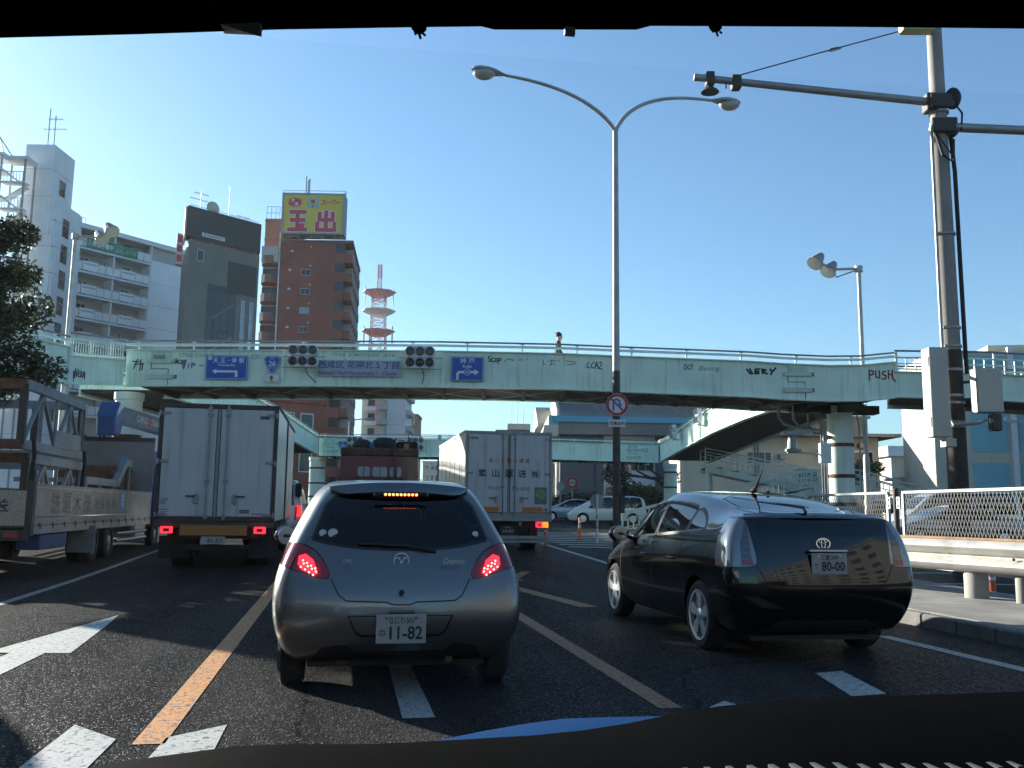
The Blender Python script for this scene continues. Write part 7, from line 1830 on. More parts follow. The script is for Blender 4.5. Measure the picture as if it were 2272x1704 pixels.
MB().box(-5.36, -5.33, 18.5, 20.2, gt + 2.30, gt + 2.62).build('side_plate', MATS['steel grey'], uf)
for y in (17.1, 20.3):
    rp_ = MB().tube([(-5.28, y, gt + 1.55), (-5.24, y, gt + 2.1), (-5.27, y, gt + 2.3), (-5.22, y - .1, gt + 2.05), (-5.22, y - .15, gt + 1.3)], .035, 6).build('lashing_rope', MATS['rope'], None, smooth=True)
    tag(rp_, 'black lashing rope tied round the %s end of the stacked steel frames' % ('rear' if y < 18 else 'front'), 'rope', 'ropes on the flatbed load')
af = thing('angle_frame', 'low steel bracket frame with raised arm in front of the stacked frames on the flatbed', 'steel frame', (-6.2, 22.6, gt + .92))
for a, b_, w_ in (((-5.45, 21.2, gt + 1.75), (-5.45, 24.2, gt + 1.75), .16), ((-5.45, 24.0, gt + 1.75), (-5.45, 24.9, gt + 2.35), .22), ((-5.45, 24.9, gt + 2.30), (-5.45, 25.5, gt + 2.30), .18), ((-5.45, 21.3, gt + 1.0), (-5.45, 21.3, gt + 1.75), .09), ((-5.45, 22.5, gt + 1.0), (-5.45, 22.5, gt + 1.75), .09), ((-5.45, 23.8, gt + 1.0), (-5.45, 23.8, gt + 1.75), .09), ((-5.45, 25.3, gt + 1.0), (-5.45, 25.3, gt + 2.3), .09), ((-6.9, 21.3, gt + 1.75), (-5.45, 21.3, gt + 1.75), .1)):
    MB().beam(a, b_, w_ * .6, w_).build('member', MATS['steel blue grey'], af)
b = MB(); b.box(-6.9, -5.5, 24.2, 26.2, gt + .92, gt + 2.2); tag(b.build('covered_crate', MATS['rusty board'], None, bevel=.05), 'dark brown covered crate against the headboard of the flatbed', 'crate')
# ================================================================ street furniture
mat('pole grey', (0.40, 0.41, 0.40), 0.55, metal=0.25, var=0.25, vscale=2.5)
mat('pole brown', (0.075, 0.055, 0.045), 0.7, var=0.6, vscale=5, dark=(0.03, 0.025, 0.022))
mat('pole concrete', (0.30, 0.285, 0.26), 0.85, var=0.22, vscale=1.5, bump=0.2, bscale=60)
mat('pole black wrap', (0.045, 0.038, 0.032), 0.8, var=0.4, vscale=4)
mat('cabinet cream', (0.50, 0.49, 0.42), 0.5, var=0.12, vscale=2)
mat('lamp glass', (0.42, 0.42, 0.40), 0.25, var=0.25, vscale=6)
mat('guard rail', (0.50, 0.49, 0.45), 0.42, metal=0.35, var=0.22, vscale=2.5, streak=0.5)
mat('guard rail rust', (0.34, 0.17, 0.06), 0.7, var=0.4, vscale=6)
mat('bollard orange', (0.62, 0.10, 0.03), 0.5, var=0.1)
mat('plate sign white', (0.62, 0.63, 0.62), 0.45)
mat('arrow blue', (0.03, 0.16, 0.42), 0.45)
mat('yellow band', (0.55, 0.38, 0.05), 0.5)
def arc(p0, p1, p2, n=10):
    p0, p1, p2 = Vector(p0), Vector(p1), Vector(p2)
    return [(1 - t) ** 2 * p0 + 2 * t * (1 - t) * p1 + t * t * p2 for t in [i / n for i in range(n + 1)]]
# ---- double-arm street lamp in the middle
g0 = gz(23.1) + .1
lp = thing('street_lamp', 'tall double-arm street lamp rising right of centre, grey above and dark below', 'street lamp', tuple(CF @ Vector((2.77, 24, g0))), -YAW)
MB(CF).lathe([(.16, 0), (.16, .04), (.10, .05), (.10, .3)], 18, (2.77, 24, g0)).build('base_flange', MATS['pole brown'], lp)
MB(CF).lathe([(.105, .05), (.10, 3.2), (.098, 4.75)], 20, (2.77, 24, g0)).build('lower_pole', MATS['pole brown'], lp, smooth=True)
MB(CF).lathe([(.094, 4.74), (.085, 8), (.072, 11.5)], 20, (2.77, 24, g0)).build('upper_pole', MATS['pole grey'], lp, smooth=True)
jz = g0 + 11.45
for (tip, ctl, nm) in (((-.30, 23.25, 12.86), (2.0, 23.8, 12.75), 'l'), ((5.6, 24.75, 12.92), (3.3, 24.15, 12.95), 'r')):
    pts = arc((2.77, 24, jz), ctl, tip, 14)
    MB(CF).tube(pts, [.062 - .022 * i / 14 for i in range(15)], 10).build('arm', MATS['pole grey'], lp, smooth=True)
    d = (Vector(tip) - pts[-2]).normalized(); sx = -1 if nm == 'l' else 1
    T = Matrix.Translation(Vector(tip) + d * .40)
    h = MB(CF)
    def head(u, v, d=d, tip=tip):
        a = 2 * math.pi * v; L = .95; prof = [(.0, .05), (.12, .09), (.3, .17), (.5, .215), (.75, .205), (.92, .14), (1, .02)]
        k = u * 6; i = min(int(k), 5); f = k - i; r = prof[i][1] * (1 - f) + prof[i + 1][1] * f; q = prof[i][0] * (1 - f) + prof[i + 1][0] * f
        c = Vector(tip) + d * (q * L - .03); side = Vector((-d.y, d.x, 0)).normalized(); up = d.cross(side) * -1
        if up.z < 0: up = -up
        return c + side * (r * math.cos(a)) + up * (r * .62 * math.sin(a) * (1 if math.sin(a) > 0 else .35))
    h.grid(head, 12, 18); lh = h.build('lamp_head', MATS['pole grey'], lp, smooth=True)
    c = Vector(tip) + d * .57
    MB(CF).ball(c + Vector((0, 0, -.06)), .30, .20, .17, 16, 10).build('lamp_glass', MATS['lamp glass'], lh, smooth=True)
MB(CF).box(2.77 + .09, 2.77 + .2, 23.9, 24.1, g0 + 1.0, g0 + 1.5).build('service_hatch', MATS['pole brown'], lp)
# ---- no-U-turn sign and its plate, clamped to the lamp post
def round_sign(label, s_, d_, z_, r):
    t = thing('no_u_turn_sign', label, 'sign', tuple(CF @ Vector((s_, d_, z_))), -YAW)
    MB(CF).lathe([(r, 0), (r, .012), (r * .98, .016), (0, .016)], 36, (s_, d_, z_), 'y').build('panel', MATS['plate sign white'], t)
    Tn = lambda y: face_T((s_, d_ - y, z_), (1, 0, 0), (0, 0, 1))
    ring(r * .72, r * .98, MATS['sign red'], 'red_ring', t, Tn(.004), M=CF, n=40)
    strokes([[(-r * .52, r * .52), (r * .52, -r * .52)]], r * .16, MATS['sign red'], 'red_bar', t, Tn(.005), M=CF)
    q = r * .42; up = [(-q * .75, -q * 1.2), (-q * .75, q * .3)] + [(-q * .1 + q * .65 * math.cos(R(180 - 18 * k)), q * .45 + q * .65 * math.sin(R(180 - 18 * k))) for k in range(1, 10)] + [(q * .55, q * .1)]
    strokes([up], r * .17, MATS['arrow blue'], 'arrow', t, Tn(.008), M=CF)
    flat([(q * .05, q * .15), (q * 1.1, q * .2), (q * .6, -q * .75)], MATS['arrow blue'], 'arrow', t, Tn(.0105), M=CF)
    MB(CF).box(s_ - .1, s_ + .1, d_ + .012, d_ + .06, z_ - .03, z_ + .03).build('clamp', MATS['galvanised'], t)
    return t
round_sign('round no U-turn sign on the central lamp post', 2.77, 23.84, 4.02, .30)
t = thing('supplementary_plate', 'white plate with black lettering under the no U-turn sign', 'sign', tuple(CF @ Vector((2.77, 23.85, 3.53))), -YAW)
MB(CF).box(2.55, 2.99, 23.84, 23.855, 3.43, 3.63).build('panel', MATS['plate sign white'], t, bevel=.006)
text('交差点内', .10, MATS['lettering black'], t, FT(2.77, 3.53, 23.836), width=.39, M=CF, bold=.02)
MB(CF).box(2.70, 2.84, 23.855, 23.90, 3.50, 3.56).build('clamp', MATS['galvanised'], t)

# ---- utility pole on the right with arms, cabinets and cables
PX, PD = 9.28, 19.0
up_ = thing('utility_pole', 'thick concrete utility pole on the right with two arms and cream cabinets', 'utility pole', tuple(CF @ Vector((PX, PD, .1))), -YAW)
MB(CF).lathe([(.205, .05), (.20, 3.1), (.198, 3.12)], 22, (PX, PD, 0)).build('lower_sleeve', MATS['pole black wrap'], up_, smooth=True)
MB(CF).lathe([(.196, 3.1), (.165, 10.2), (.150, 13.2)], 22, (PX, PD, 0)).build('pole', MATS['pole concrete'], up_, smooth=True)
MB(CF).lathe([(.2, 3.2), (.199, 4.7)], 22, (PX, PD, 0), cap=False).build('wrap', MATS['pole black wrap'], up_, smooth=True)
for z in (3.05, 3.55, 3.7, 4.25, 4.75, 5.15, 7.2, 9.6, 9.95): MB(CF).lathe([(.205, z), (.215, z + .01), (.215, z + .05), (.205, z + .06)], 22, (PX, PD, 0)).build('steel_band', MATS['galvanised'], up_)
arm = MB(CF).tube([(PX - .12, PD - .1, 10.18), (PX - 2.4, PD + .05, 10.48), (3.95, PD + .1, 10.80)], [.09, .085, .08], 12).build('left_arm', MATS['galvanised'], up_, smooth=True)
MB(CF).tube([(PX + .12, PD - .1, 9.62), (PX + 4.5, PD - .5, 9.30)], [.10, .095], 12).build('right_arm', MATS['galvanised'], up_, smooth=True)
for zc, sx in ((10.18, -1), (9.62, 1)):
    b = MB(CF); b.box(PX - .26, PX + .26, PD - .26, PD - .16, zc - .16, zc + .16); b.box(PX + sx * .2 - .12, PX + sx * .2 + .12, PD - .2, PD + .1, zc - .2, zc + .2); b.build('arm_clamp', MATS['frame dark'] if 'frame dark' in MATS else MATS['chassis'], up_, bevel=.02)
MB(CF).tube([(4.86, PD + .08, 10.82), (6.6, PD, 11.32), (8.38, PD - .02, 11.84), (9.1, PD - .05, 12.06)], .014, 6).build('guy_wire', MATS['frame dark'], up_)
tb = MB(CF); tb.tube([(6.95, PD, 11.45), (7.1, PD, 11.49), (7.2, PD, 11.47), (7.0, PD, 11.40), (6.92, PD, 11.40)], .012, 5); tb.build('turnbuckle', MATS['frame dark'], up_)
MB(CF).lathe([(.20, 0), (.17, .04), (.06, .12), (.05, .2)], 18, (4.30, PD + .1, 10.45)).build('sensor_dome', MATS['frame dark'], up_, smooth=True)
for s_, w_ in ((4.3, .09), (4.88, .10)):
    zz = 10.80 - (s_ - 3.95) * .12; MB(CF).box(s_ - w_, s_ + w_, PD - .02, PD + .22, zz - .16, zz + .14).build('arm_bracket', MATS['frame dark'], up_, bevel=.015)
MB(CF).tube([(4.65, PD + .1, 10.55), (4.65, PD + .1, 10.75)], .02, 6).build('arm_lug', MATS['frame dark'], up_)
MB(CF).box(8.45, 9.15, PD - .35, PD - .08, 11.75, 12.4).build('sign_board', mat('board lime', (.42, .44, .18), .5), up_, bevel=.01)
MB(CF).ball((PX + .28, PD - .1, 10.28), .17, .2, .24, 12, 8).build('cable_bundle', MATS['black rubber'], up_)
for x0, x1, z0, z1, y0, y1, nm in ((8.52, 8.90, 2.82, 4.66, PD - .62, PD - .25, 'cabinet'), (9.42, 9.92, 3.32, 4.22, PD - .75, PD - .42, 'cabinet')):
    c_ = MB(CF).box(x0, x1, y0, y1, z0, z1).build(nm, MATS['cabinet cream'], up_, bevel=.012)
    MB(CF).box(x0 - .015, x0 - .002, y0 + .03, y0 + .06, z0 + .2, z0 + .4).build('hinge', MATS['galvanised'], c_); MB(CF).box(x0 - .015, x0 - .002, y0 + .03, y0 + .06, z1 - .4, z1 - .2).build('hinge', MATS['galvanised'], c_)
    for z in (z0 + .35 * (z1 - z0), z0 + .75 * (z1 - z0)): MB(CF).beam(((x0 + x1) / 2, y1 + .001, z), (PX, PD - .1, z), .08, .05).build('cabinet_bracket', MATS['frame dark'], c_)
MB(CF).box(8.78, 9.0, PD - .6, PD - .35, 2.62, 2.79).build('cable_gland', MATS['cabinet cream'], up_, bevel=.01); MB(CF).box(9.7, 9.9, PD - .7, PD - .5, 2.95, 3.29).build('meter', MATS['frame dark'], up_, bevel=.02)
for pts, r_ in (([(PX - .22, PD - .1, 9.7), (PX - .235, PD - .1, 6), (PX - .24, PD - .12, 3.4), (PX - .15, PD - .25, 3.1), (PX + .25, PD - .45, 3.12), (PX + .4, PD - .5, 3.2)], .035), ([(PX + .19, PD - .1, 9.4), (PX + .24, PD - .1, 8.6), (PX + .25, PD - .1, 4.2)], .045),
               ([(PX - .2, PD - .15, 9.6), (PX - .1, PD - .3, 8.9), (PX + .12, PD - .3, 8.75), (PX + .2, PD - .2, 9.3)], .03), ([(PX + .25, PD - .15, 10.2), (PX + .42, PD - .2, 9.9), (PX + .38, PD - .2, 9.5)], .022), ([(PX - .15, PD - .2, 9.9), (PX - .2, PD - .2, 9.5), (PX + .1, PD - .3, 8.9)], .014)):
    MB(CF).tube(pts, r_, 7).build('cable', MATS['black rubber'] if r_ != .035 else MATS['pole grey'], up_, smooth=True)
# ---- twin-floodlight lamp posts
def flood_lamp(label, s_, d_, ztop, dirx, zb_, name='flood_lamp'):
    t = thing(name, label, 'street lamp', tuple(CF @ Vector((s_, d_, zb_))), -YAW, 'twin floodlight lamp posts')
    MB(CF).lathe([(.12, zb_), (.11, zb_ + 3), (.085, zb_ + 3.05), (.07, ztop)], 14, (s_, d_, 0)).build('pole', MATS['pole grey'], t, smooth=True)
    MB(CF).lathe([(.14, ztop - .12), (.14, ztop + .1)], 12, (s_, d_, 0)).build('cap', MATS['galvanised'], t)
    MB(CF).tube([(s_, d_, ztop), (s_ + dirx * 1.0, d_ - .05, ztop - .05), (s_ + dirx * 1.35, d_ - .3, ztop + .05), (s_ + dirx * 1.9, d_ - .8, ztop + .02)], .05, 8).build('arm', MATS['pole grey'], t, smooth=True)
    MB(CF).tube([(s_, d_, ztop - .02), (s_ + dirx * .8, d_, ztop - .32), (s_ + dirx * 1.05, d_, ztop + .1)], .03, 6).build('stay', MATS['pole grey'], t)
    for k, (ox, oy, oz) in enumerate(((1.0, .1, .02), (1.75, -.75, .08))):
        c = Vector((s_ + dirx * ox, d_ + oy, ztop + oz)); ax = Vector((dirx * .55, -.35, -.62)).normalized()
        q = ax.to_track_quat('Z', 'Y').to_matrix().to_4x4()
        b = MB(CF); b.lathe([(.10, -.36), (.14, -.30), (.27, .12), (.30, .16), (.29, .2)], 10, tuple(c), 'z', T=q); fl_ = b.build('floodlight', MATS['galvanised'], t)
        b = MB(CF); b.lathe([(0.0, .21), (.27, .205)], 10, tuple(c), 'z', T=q, cap=False); b.build('lens', MATS['lamp glass'], fl_)
    return t
flood_lamp('twin floodlight lamp post right of centre behind the footbridge', 12.45, 32, 10.0, -1, .2)
flood_lamp('twin floodlight lamp post at left in front of the white apartment block', -17.85, 36, 12.05, 1, .2, 'flood_lamp')
# ---- small posts and distant poles
t = thing('mirror_post', 'white post with yellow bands and a round plate seen from behind on the island nose', 'sign post', tuple(CF @ Vector((2.68, 28.5, .28))), -YAW)
MB(CF).lathe([(.035, .28), (.035, 1.75)], 10, (2.68, 28.5, 0)).build('post', MATS['plate sign white'], t, smooth=True)
for z in (.72, 1.02): MB(CF).lathe([(.039, z), (.039, z + .07)], 10, (2.68, 28.5, 0)).build('band', MATS['yellow band'], t)
MB(CF).lathe([(.21, .0), (.21, .02)], 24, (2.68, 28.54, 1.55), 'y').build('plate_back', MATS['galvanised'], t)
b = MB(CF); b.box(2.55, 2.81, 28.50, 28.535, 1.53, 1.57); b.box(2.66, 2.70, 28.50, 28.536, 1.42, 1.68); b.build('plate_bracket', MATS['galvanised'], t)
for label, s_, d_, z0, h in (('orange bollard beside the right box truck rear corner', 1.10, 28.8, .13, .80), ('orange bollard behind the guard rail at far right', 7.58, 14.6, .0, .46), ('thin orange bollard beside the lamp post foot', 2.52, 33.5, .22, .75)):
    t = thing('bollard', label, 'bollard', tuple(CF @ Vector((s_, d_, z0))), 0, 'orange road bollards')
    MB(CF).lathe([(.11, z0), (.11, z0 + .03), (.05, z0 + .05), (.042, z0 + h), (.03, z0 + h + .02)], 14, (s_, d_, 0)).build('post', MATS['bollard orange'], t, smooth=True)
    for k in (.55, .78): MB(CF).lathe([(.052, z0 + h * k), (.051, z0 + h * k + .06)], 14, (s_, d_, 0), cap=False).build('reflective_band', MATS['plate sign white'], t, smooth=True)
t = thing('no_entry_sign', 'round red sign standing by the hedge in front of the sports hall', 'sign', tuple(CF @ Vector((4.29, 64, .5))), -YAW)
MB(CF).tube([(4.29, 64, .5), (4.29, 64, 3.3)], .05, 8).build('post', MATS['galvanised'], t)
MB(CF).lathe([(.42, -.06), (.42, -.04)], 28, (4.29, 64, 3.13), 'y').build('panel', MATS['sign white'], t); ring(.24, .41, MATS['sign red'], 'red_ring', t, FT(4.29, 3.13, 63.93), M=CF)
text('車両進入', .18, MATS['sign red'], t, FT(4.29, 3.13, 63.925), M=CF, bold=.02)
t = thing('sign_post', 'thin post with a small plate in front of the hedge', 'sign post', tuple(CF @ Vector((3.29, 61, .5))), -YAW)
MB(CF).tube([(3.29, 61, .5), (3.29, 61, 3.0)], .05, 8).build('post', MATS['galvanised'], t); MB(CF).lathe([(.28, -.06), (.28, -.05)], 18, (3.29, 61, 2.8), 'y').build('plate', MATS['sign grey'], t)
def far_pole(label, s_, d_, h, arms, name='power_pole', cat='utility pole'):
    t = thing(name, label, cat, tuple(CF @ Vector((s_, d_, .5))), -YAW)
    MB(CF).lathe([(.19, .4), (.13, h)], 10, (s_, d_, 0)).build('pole', MATS['pole concrete'], t, smooth=True)
    for z, w_ in arms:
        a_ = MB(CF).beam((s_ - w_, d_, z), (s_ + w_ * .3, d_, z), .12, .12).build('cross_arm', MATS['galvanised'], t)
        for q in (-.9, -.5, -.1): MB(CF).lathe([(.08, .06), (.05, .2), (.08, .3)], 6, (s_ + q * w_, d_, z)).build('insulator', MATS['plate sign white'], a_)
    return t
t = far_pole('distant power pole with cross arms behind the ribbed shed', 40.5, 88, 9.4, ((9.0, 1.9), (7.4, 1.9)))
for x in (-.5, .4): MB(CF).lathe([(.28, 3.9), (.28, 4.8)], 12, (40.5 + x, 87.7, 0)).build('transformer', MATS['pole black wrap'], t)
t = far_pole('distant power pole behind the utility pole with several cross arms', 33.0, 58, 9.6, ((8.4, 1.2), (7.2, 1.6)))
t.name = 'power_pole.001'
t = far_pole('distant street pole with a small sign in the gap left of the right box truck', -5.9, 75, 7.2, ())
t.name = 'power_pole.002'; MB(CF).beam((-7.2, 75, 4.6), (-4.4, 75, 4.4), .07).build('sign_arm', MATS['galvanised'], t); MB(CF).box(-6.7, -5.2, 74.7, 74.8, 2.7, 3.35).build('sign_plate', MATS['sign grey'], t)
t = thing('far_lamp', 'distant street lamp with one horizontal arm right of the brown building', 'street lamp', tuple(CF @ Vector((-21.4, 120, .5))), -YAW)
MB(CF).lathe([(.14, .4), (.10, 12.4)], 8, (-21.4, 120, 0)).build('pole', MATS['pole grey'], t); MB(CF).tube([(-22.2, 120, 12.3), (-21.4, 120, 12.6), (-19.2, 119.5, 12.8)], .09, 6).build('arm', MATS['pole grey'], t); MB(CF).ball((-18.8, 119.4, 12.75), .6, .3, .16, 10, 6).build('lamp_head', MATS['pole grey'], t)
# ---- guard rail
gr_ = thing('guard_rail', 'pale steel guard rail with rusty top edge at the right', 'guard rail', tuple(CF @ Vector((6.0, 13.2, .14))), -YAW)
path = [Vector(p) for p in ((4.5, 16.4, 0), (5.77, 13.6, 0), (6.6, 11.75, 0), (7.6, 9.5, 0), (8.6, 7.2, 0))]
prof = [(.0, .93), (.02, .915), (.06, .86), (.075, .83), (.06, .79), (-.01, .735), (-.02, .715), (-.01, .69), (.06, .635), (.075, .60), (.06, .565), (.02, .51), (.0, .50)]
b = MB(CF); dn = Vector((-path[3].y + path[0].y, path[3].x - path[0].x, 0)).normalized(); dn = -dn if dn.x > 0 else dn
m_ = len(prof)
for p in path:
    for o, z in prof: b.v.append(p + dn * o * 1.4 + Vector((0, 0, z)))
for i in range(len(path) - 1):
    for k in range(m_ - 1): b.f.append((i * m_ + k, i * m_ + k + 1, (i + 1) * m_ + k + 1, (i + 1) * m_ + k))
b.build('beam', MATS['guard rail'], gr_, smooth=True, flat_angle=60)
b = MB(CF)
for p, q in zip(path, path[1:]): b.beam(p + Vector((0, 0, .945)) - dn * .03, q + Vector((0, 0, .945)) - dn * .03, .09, .03)
b.build('top_edge', MATS['guard rail rust'], gr_)
for (s_, d_, r_, zt) in ((6.26, 12.62, .155, .52), (6.52, 11.95, .085, .56), (7.6, 9.6, .1, .56), (5.2, 14.9, .1, .56)):
    MB(CF).lathe([(r_, .02), (r_, zt), (r_ * .9, zt + .02)], 18, (s_ + .10, d_ + .05, 0)).build('post', MATS['pole concrete'], gr_, smooth=True)
for s_, d_ in ((6.50, 11.93), (6.62, 11.66)): MB(CF).ball(Vector((s_, d_, .70)) + dn * .02, .02, .02, .02, 8, 6).build('bolt', MATS['rust'], gr_)
# ---- mesh fence on the island
fn = thing('mesh_fence', 'steel framed expanded-mesh fence behind the guard rail', 'fence', (9.2, 14.06, .14))
fa = [Vector((8.62, 7.2, 0)), Vector((8.90, 10.3, 0)), Vector((9.19, 13.82, 0))]; fb = [Vector((9.23, 14.28, 0)), Vector((9.55, 17.4, 0))]
def fence_panel(a, b_, z0, z1):
    d = (b_ - a); L = d.length; u = d.normalized()
    P = lambda x, z: a + u * x + Vector((0, 0, z))
    fr = MB().beam(P(0, z1), P(L, z1), .05, .05).build('top_rail', MATS['galvanised'], fn, bevel=.008)
    MB().beam(P(0, z0), P(L, z0), .05, .05).build('bottom_rail', MATS['galvanised'], fn)
    for x in (0.025, L - .025): MB().beam(P(x, z0 + .025), P(x, z1 - .025), .05, .05).build('stile', MATS['galvanised'], fn)
    b = MB(); cw, ch = .085, .17
    n = int((L + (z1 - z0) * cw / ch) / cw) + 2
    for s_ in (1, -1):
        for k in range(-int((z1 - z0) / ch) - 1, n):
            # line x = k*cw + s*(z-z0)*cw/ch clipped to the panel
            x0 = k * cw if s_ > 0 else k * cw + (z1 - z0) * cw / ch; x1 = k * cw + (z1 - z0) * cw / ch if s_ > 0 else k * cw
            p, q = [x0, z0], [x1, z1]
            for e in (p, q):
                o = q if e is p else p
                if e[0] < .05:
                    if o[0] <= .05: e[0] = None; break
                    t_ = (.05 - e[0]) / (o[0] - e[0]); e[1] += (o[1] - e[1]) * t_; e[0] = .05
                elif e[0] > L - .05:
                    if o[0] >= L - .05: e[0] = None; break
                    t_ = (L - .05 - e[0]) / (o[0] - e[0]); e[1] += (o[1] - e[1]) * t_; e[0] = L - .05
            if p[0] is None or q[0] is None: continue
            b.beam(P(p[0], p[1]) + Vector((s_ * .002, 0, 0)), P(q[0], q[1]) + Vector((s_ * .002, 0, 0)), .004, .011)
    b.build('mesh', mat('mesh wire', (.05, .05, .048), .6), fn, stuff=True)
fence_panel(fa[0], fa[1], .45, 1.62); fence_panel(fa[1] + Vector((.003, .06, 0)), fa[2], .45, 1.62); fence_panel(fb[0], fb[1], .45, 1.62)
MB().lathe([(.045, .1), (.045, 1.68), (.02, 1.7)], 14, (9.215, 14.05, 0)).build('post', MATS['pole brown'], fn, smooth=True)
for y, yy in ((13.88, 13.95), (14.15, 14.22)):
    for z in (.7, 1.35):
        p_ = MB().box(9.17, 9.18, y, yy + .03, z, z + .2).build('hinge_plate', MATS['cabinet cream'], fn, bevel=.004)
        for dz in (.05, .15): MB().ball((9.168, (y + yy) / 2 + .015, z + dz), .012, .018, .018, 8, 5).build('bolt', MATS['chassis'] if 'chassis' in MATS else MATS['rust'], p_)
# ---- person walking to the right across the near span
def person(label, loc, rotz):
    mat('skin', (0.42, 0.25, 0.18), 0.6); mat('jacket dark', (0.018, 0.02, 0.024), 0.8); mat('trousers dark', (0.03, 0.03, 0.035), 0.85); mat('hair black', (0.012, 0.01, 0.01), 0.7)
    V = [(0, 0, .93, .15, .11), (0, .01, 1.12, .145, .10), (0, .02, 1.32, .165, .105), (0, .01, 1.44, .10, .08), (0, .03, 1.52, .052, .055), (0, .055, 1.59, .070, .085), (0, .06, 1.67, .078, .098), (0, .05, 1.74, .05, .06),
         (-.17, .01, 1.42, .07, .07), (-.24, -.06, 1.15, .052, .052), (-.25, .08, .92, .038, .038), (-.25, .15, .86, .028, .04),
         (.17, .01, 1.42, .07, .07), (.24, .06, 1.15, .052, .052), (.25, .22, .95, .038, .038), (.25, .28, .90, .028, .04),
         (-.09, 0, .88, .10, .10), (-.10, .20, .50, .07, .075), (-.10, .22, .10, .045, .05), (-.10, .36, .045, .04, .035),
         (.09, 0, .88, .10, .10), (.10, -.12, .50, .07, .075), (.10, -.36, .16, .045, .05), (.10, -.28, .05, .04, .035)]
    E_ = [(0, 1), (1, 2), (2, 3), (3, 4), (4, 5), (5, 6), (6, 7), (3, 8), (8, 9), (9, 10), (10, 11), (3, 12), (12, 13), (13, 14), (14, 15), (0, 16), (16, 17), (17, 18), (18, 19), (0, 20), (20, 21), (21, 22), (22, 23)]
    me = bpy.data.meshes.new('p'); me.from_pydata([v[:3] for v in V], E_, []); ob = bpy.data.objects.new('p', me); COL.objects.link(ob)
    md = ob.modifiers.new('k', 'SKIN'); sv = me.skin_vertices[0].data
    for i, v in enumerate(V): sv[i].radius = (v[3], v[4])
    sv[0].use_root = True
    ob.modifiers.new('s', 'SUBSURF').levels = 2
    m2 = bpy.data.meshes.new_from_object(ob.evaluated_get(bpy.context.evaluated_depsgraph_get())); bpy.data.objects.remove(ob)
    t = thing('person', label, 'person', loc, rotz)
    body = link('body', m2, None, t)
    for k in ('jacket dark', 'skin', 'trousers dark'): m2.materials.append(MATS[k])
    for p in m2.polygons:
        c = p.center; p.use_smooth = True
        p.material_index = 1 if (c.z > 1.50 or (abs(c.x) > .2 and c.z < .93 and c.y > .05)) else (2 if c.z < .90 and abs(c.x) < .22 else 0)
    M = frame(t)
    MB(M).ball((0, .035, 1.71), .088, .10, .085, 14, 9).build('hair', MATS['hair black'], body, smooth=True)
    b = MB(M)
    for k in range(7): b.ball((random.uniform(-.05, .05), random.uniform(-.05, .10), 1.775 + random.uniform(-.02, .015)), .035, .04, .025, 8, 5)
    b.build('hair_tuft', MATS['hair black'], body, smooth=True)
    MB(M).hexa([(-.012, .148, 1.615), (.012, .148, 1.615), (.012, .135, 1.615), (-.012, .135, 1.615)], [(-.006, .150, 1.66), (.006, .150, 1.66), (.006, .14, 1.66), (-.006, .14, 1.66)]).build('nose', MATS['skin'], body)
    for s_ in (-1, 1):
        MB(M).ball((s_ * .074, .05, 1.64), .012, .022, .032, 8, 6).build('ear', MATS['skin'], body, smooth=True); MB(M).ball((s_ * .03, .142, 1.665), .010, .008, .006, 8, 5).build('eye', MATS['hair black'], body)
        for k in range(4): MB(M).tube([(s_ * .25 + (k - 1.5) * .014, (.17 if s_ < 0 else .30), (.85 if s_ < 0 else .89)), (s_ * .25 + (k - 1.5) * .016, (.20 if s_ < 0 else .33), (.81 if s_ < 0 else .85) - .004 * k), (s_ * .25 + (k - 1.5) * .014, (.19 if s_ < 0 else .32), (.77 if s_ < 0 else .81))], [.009, .009, .007], 6).build('finger', MATS['skin'], body, smooth=True)
        MB(M).tube([(s_ * .225, (.17 if s_ < 0 else .30), (.86 if s_ < 0 else .90)), (s_ * .205, (.21 if s_ < 0 else .34), (.84 if s_ < 0 else .88))], [.010, .008], 6).build('thumb', MATS['skin'], body)
    b = MB(M); b.lathe([(.085, 1.44), (.075, 1.50)], 14, (0, .02, 0), cap=False); b.build('collar', MATS['jacket dark'], body)
    return t
pp = CF @ Vector((1.42, 28.2, 4.995))
person('dark-haired person in a dark jacket walking to the right on the footbridge', tuple(pp), -YAW - R(90))

# ================================================================ trees and hedges
def leaf_mat(name, c1, c2):
    m = bpy.data.materials.new(name); m.use_nodes = True; nt = m.node_tree; b = nt.nodes['Principled BSDF']
    oi = nt.nodes.new('ShaderNodeNewGeometry'); rp = nt.nodes.new('ShaderNodeValToRGB'); rp.color_ramp.elements[0].color = (*c1, 1); rp.color_ramp.elements[1].color = (*c2, 1)
    nt.links.new(oi.outputs['Random Per Island'], rp.inputs['Fac']); nt.links.new(rp.outputs[0], b.inputs['Base Color'])
    b.inputs['Roughness'].default_value = .55
    tr = nt.nodes.new('ShaderNodeBsdfTranslucent'); nt.links.new(rp.outputs[0], tr.inputs[0]); mx = nt.nodes.new('ShaderNodeMixShader'); mx.inputs[0].default_value = .3
    nt.links.new(b.outputs[0], mx.inputs[1]); nt.links.new(tr.outputs[0], mx.inputs[2]); nt.links.new(mx.outputs[0], nt.nodes['Material Output'].inputs[0])
    MATS[name] = m
leaf_mat('leaf dark', (.018, .030, .014), (.075, .095, .035)); leaf_mat('leaf mid', (.03, .05, .02), (.10, .13, .05))
mat('bark', (.07, .055, .04), .9, var=.4, vscale=8, bump=.5, bscale=30)
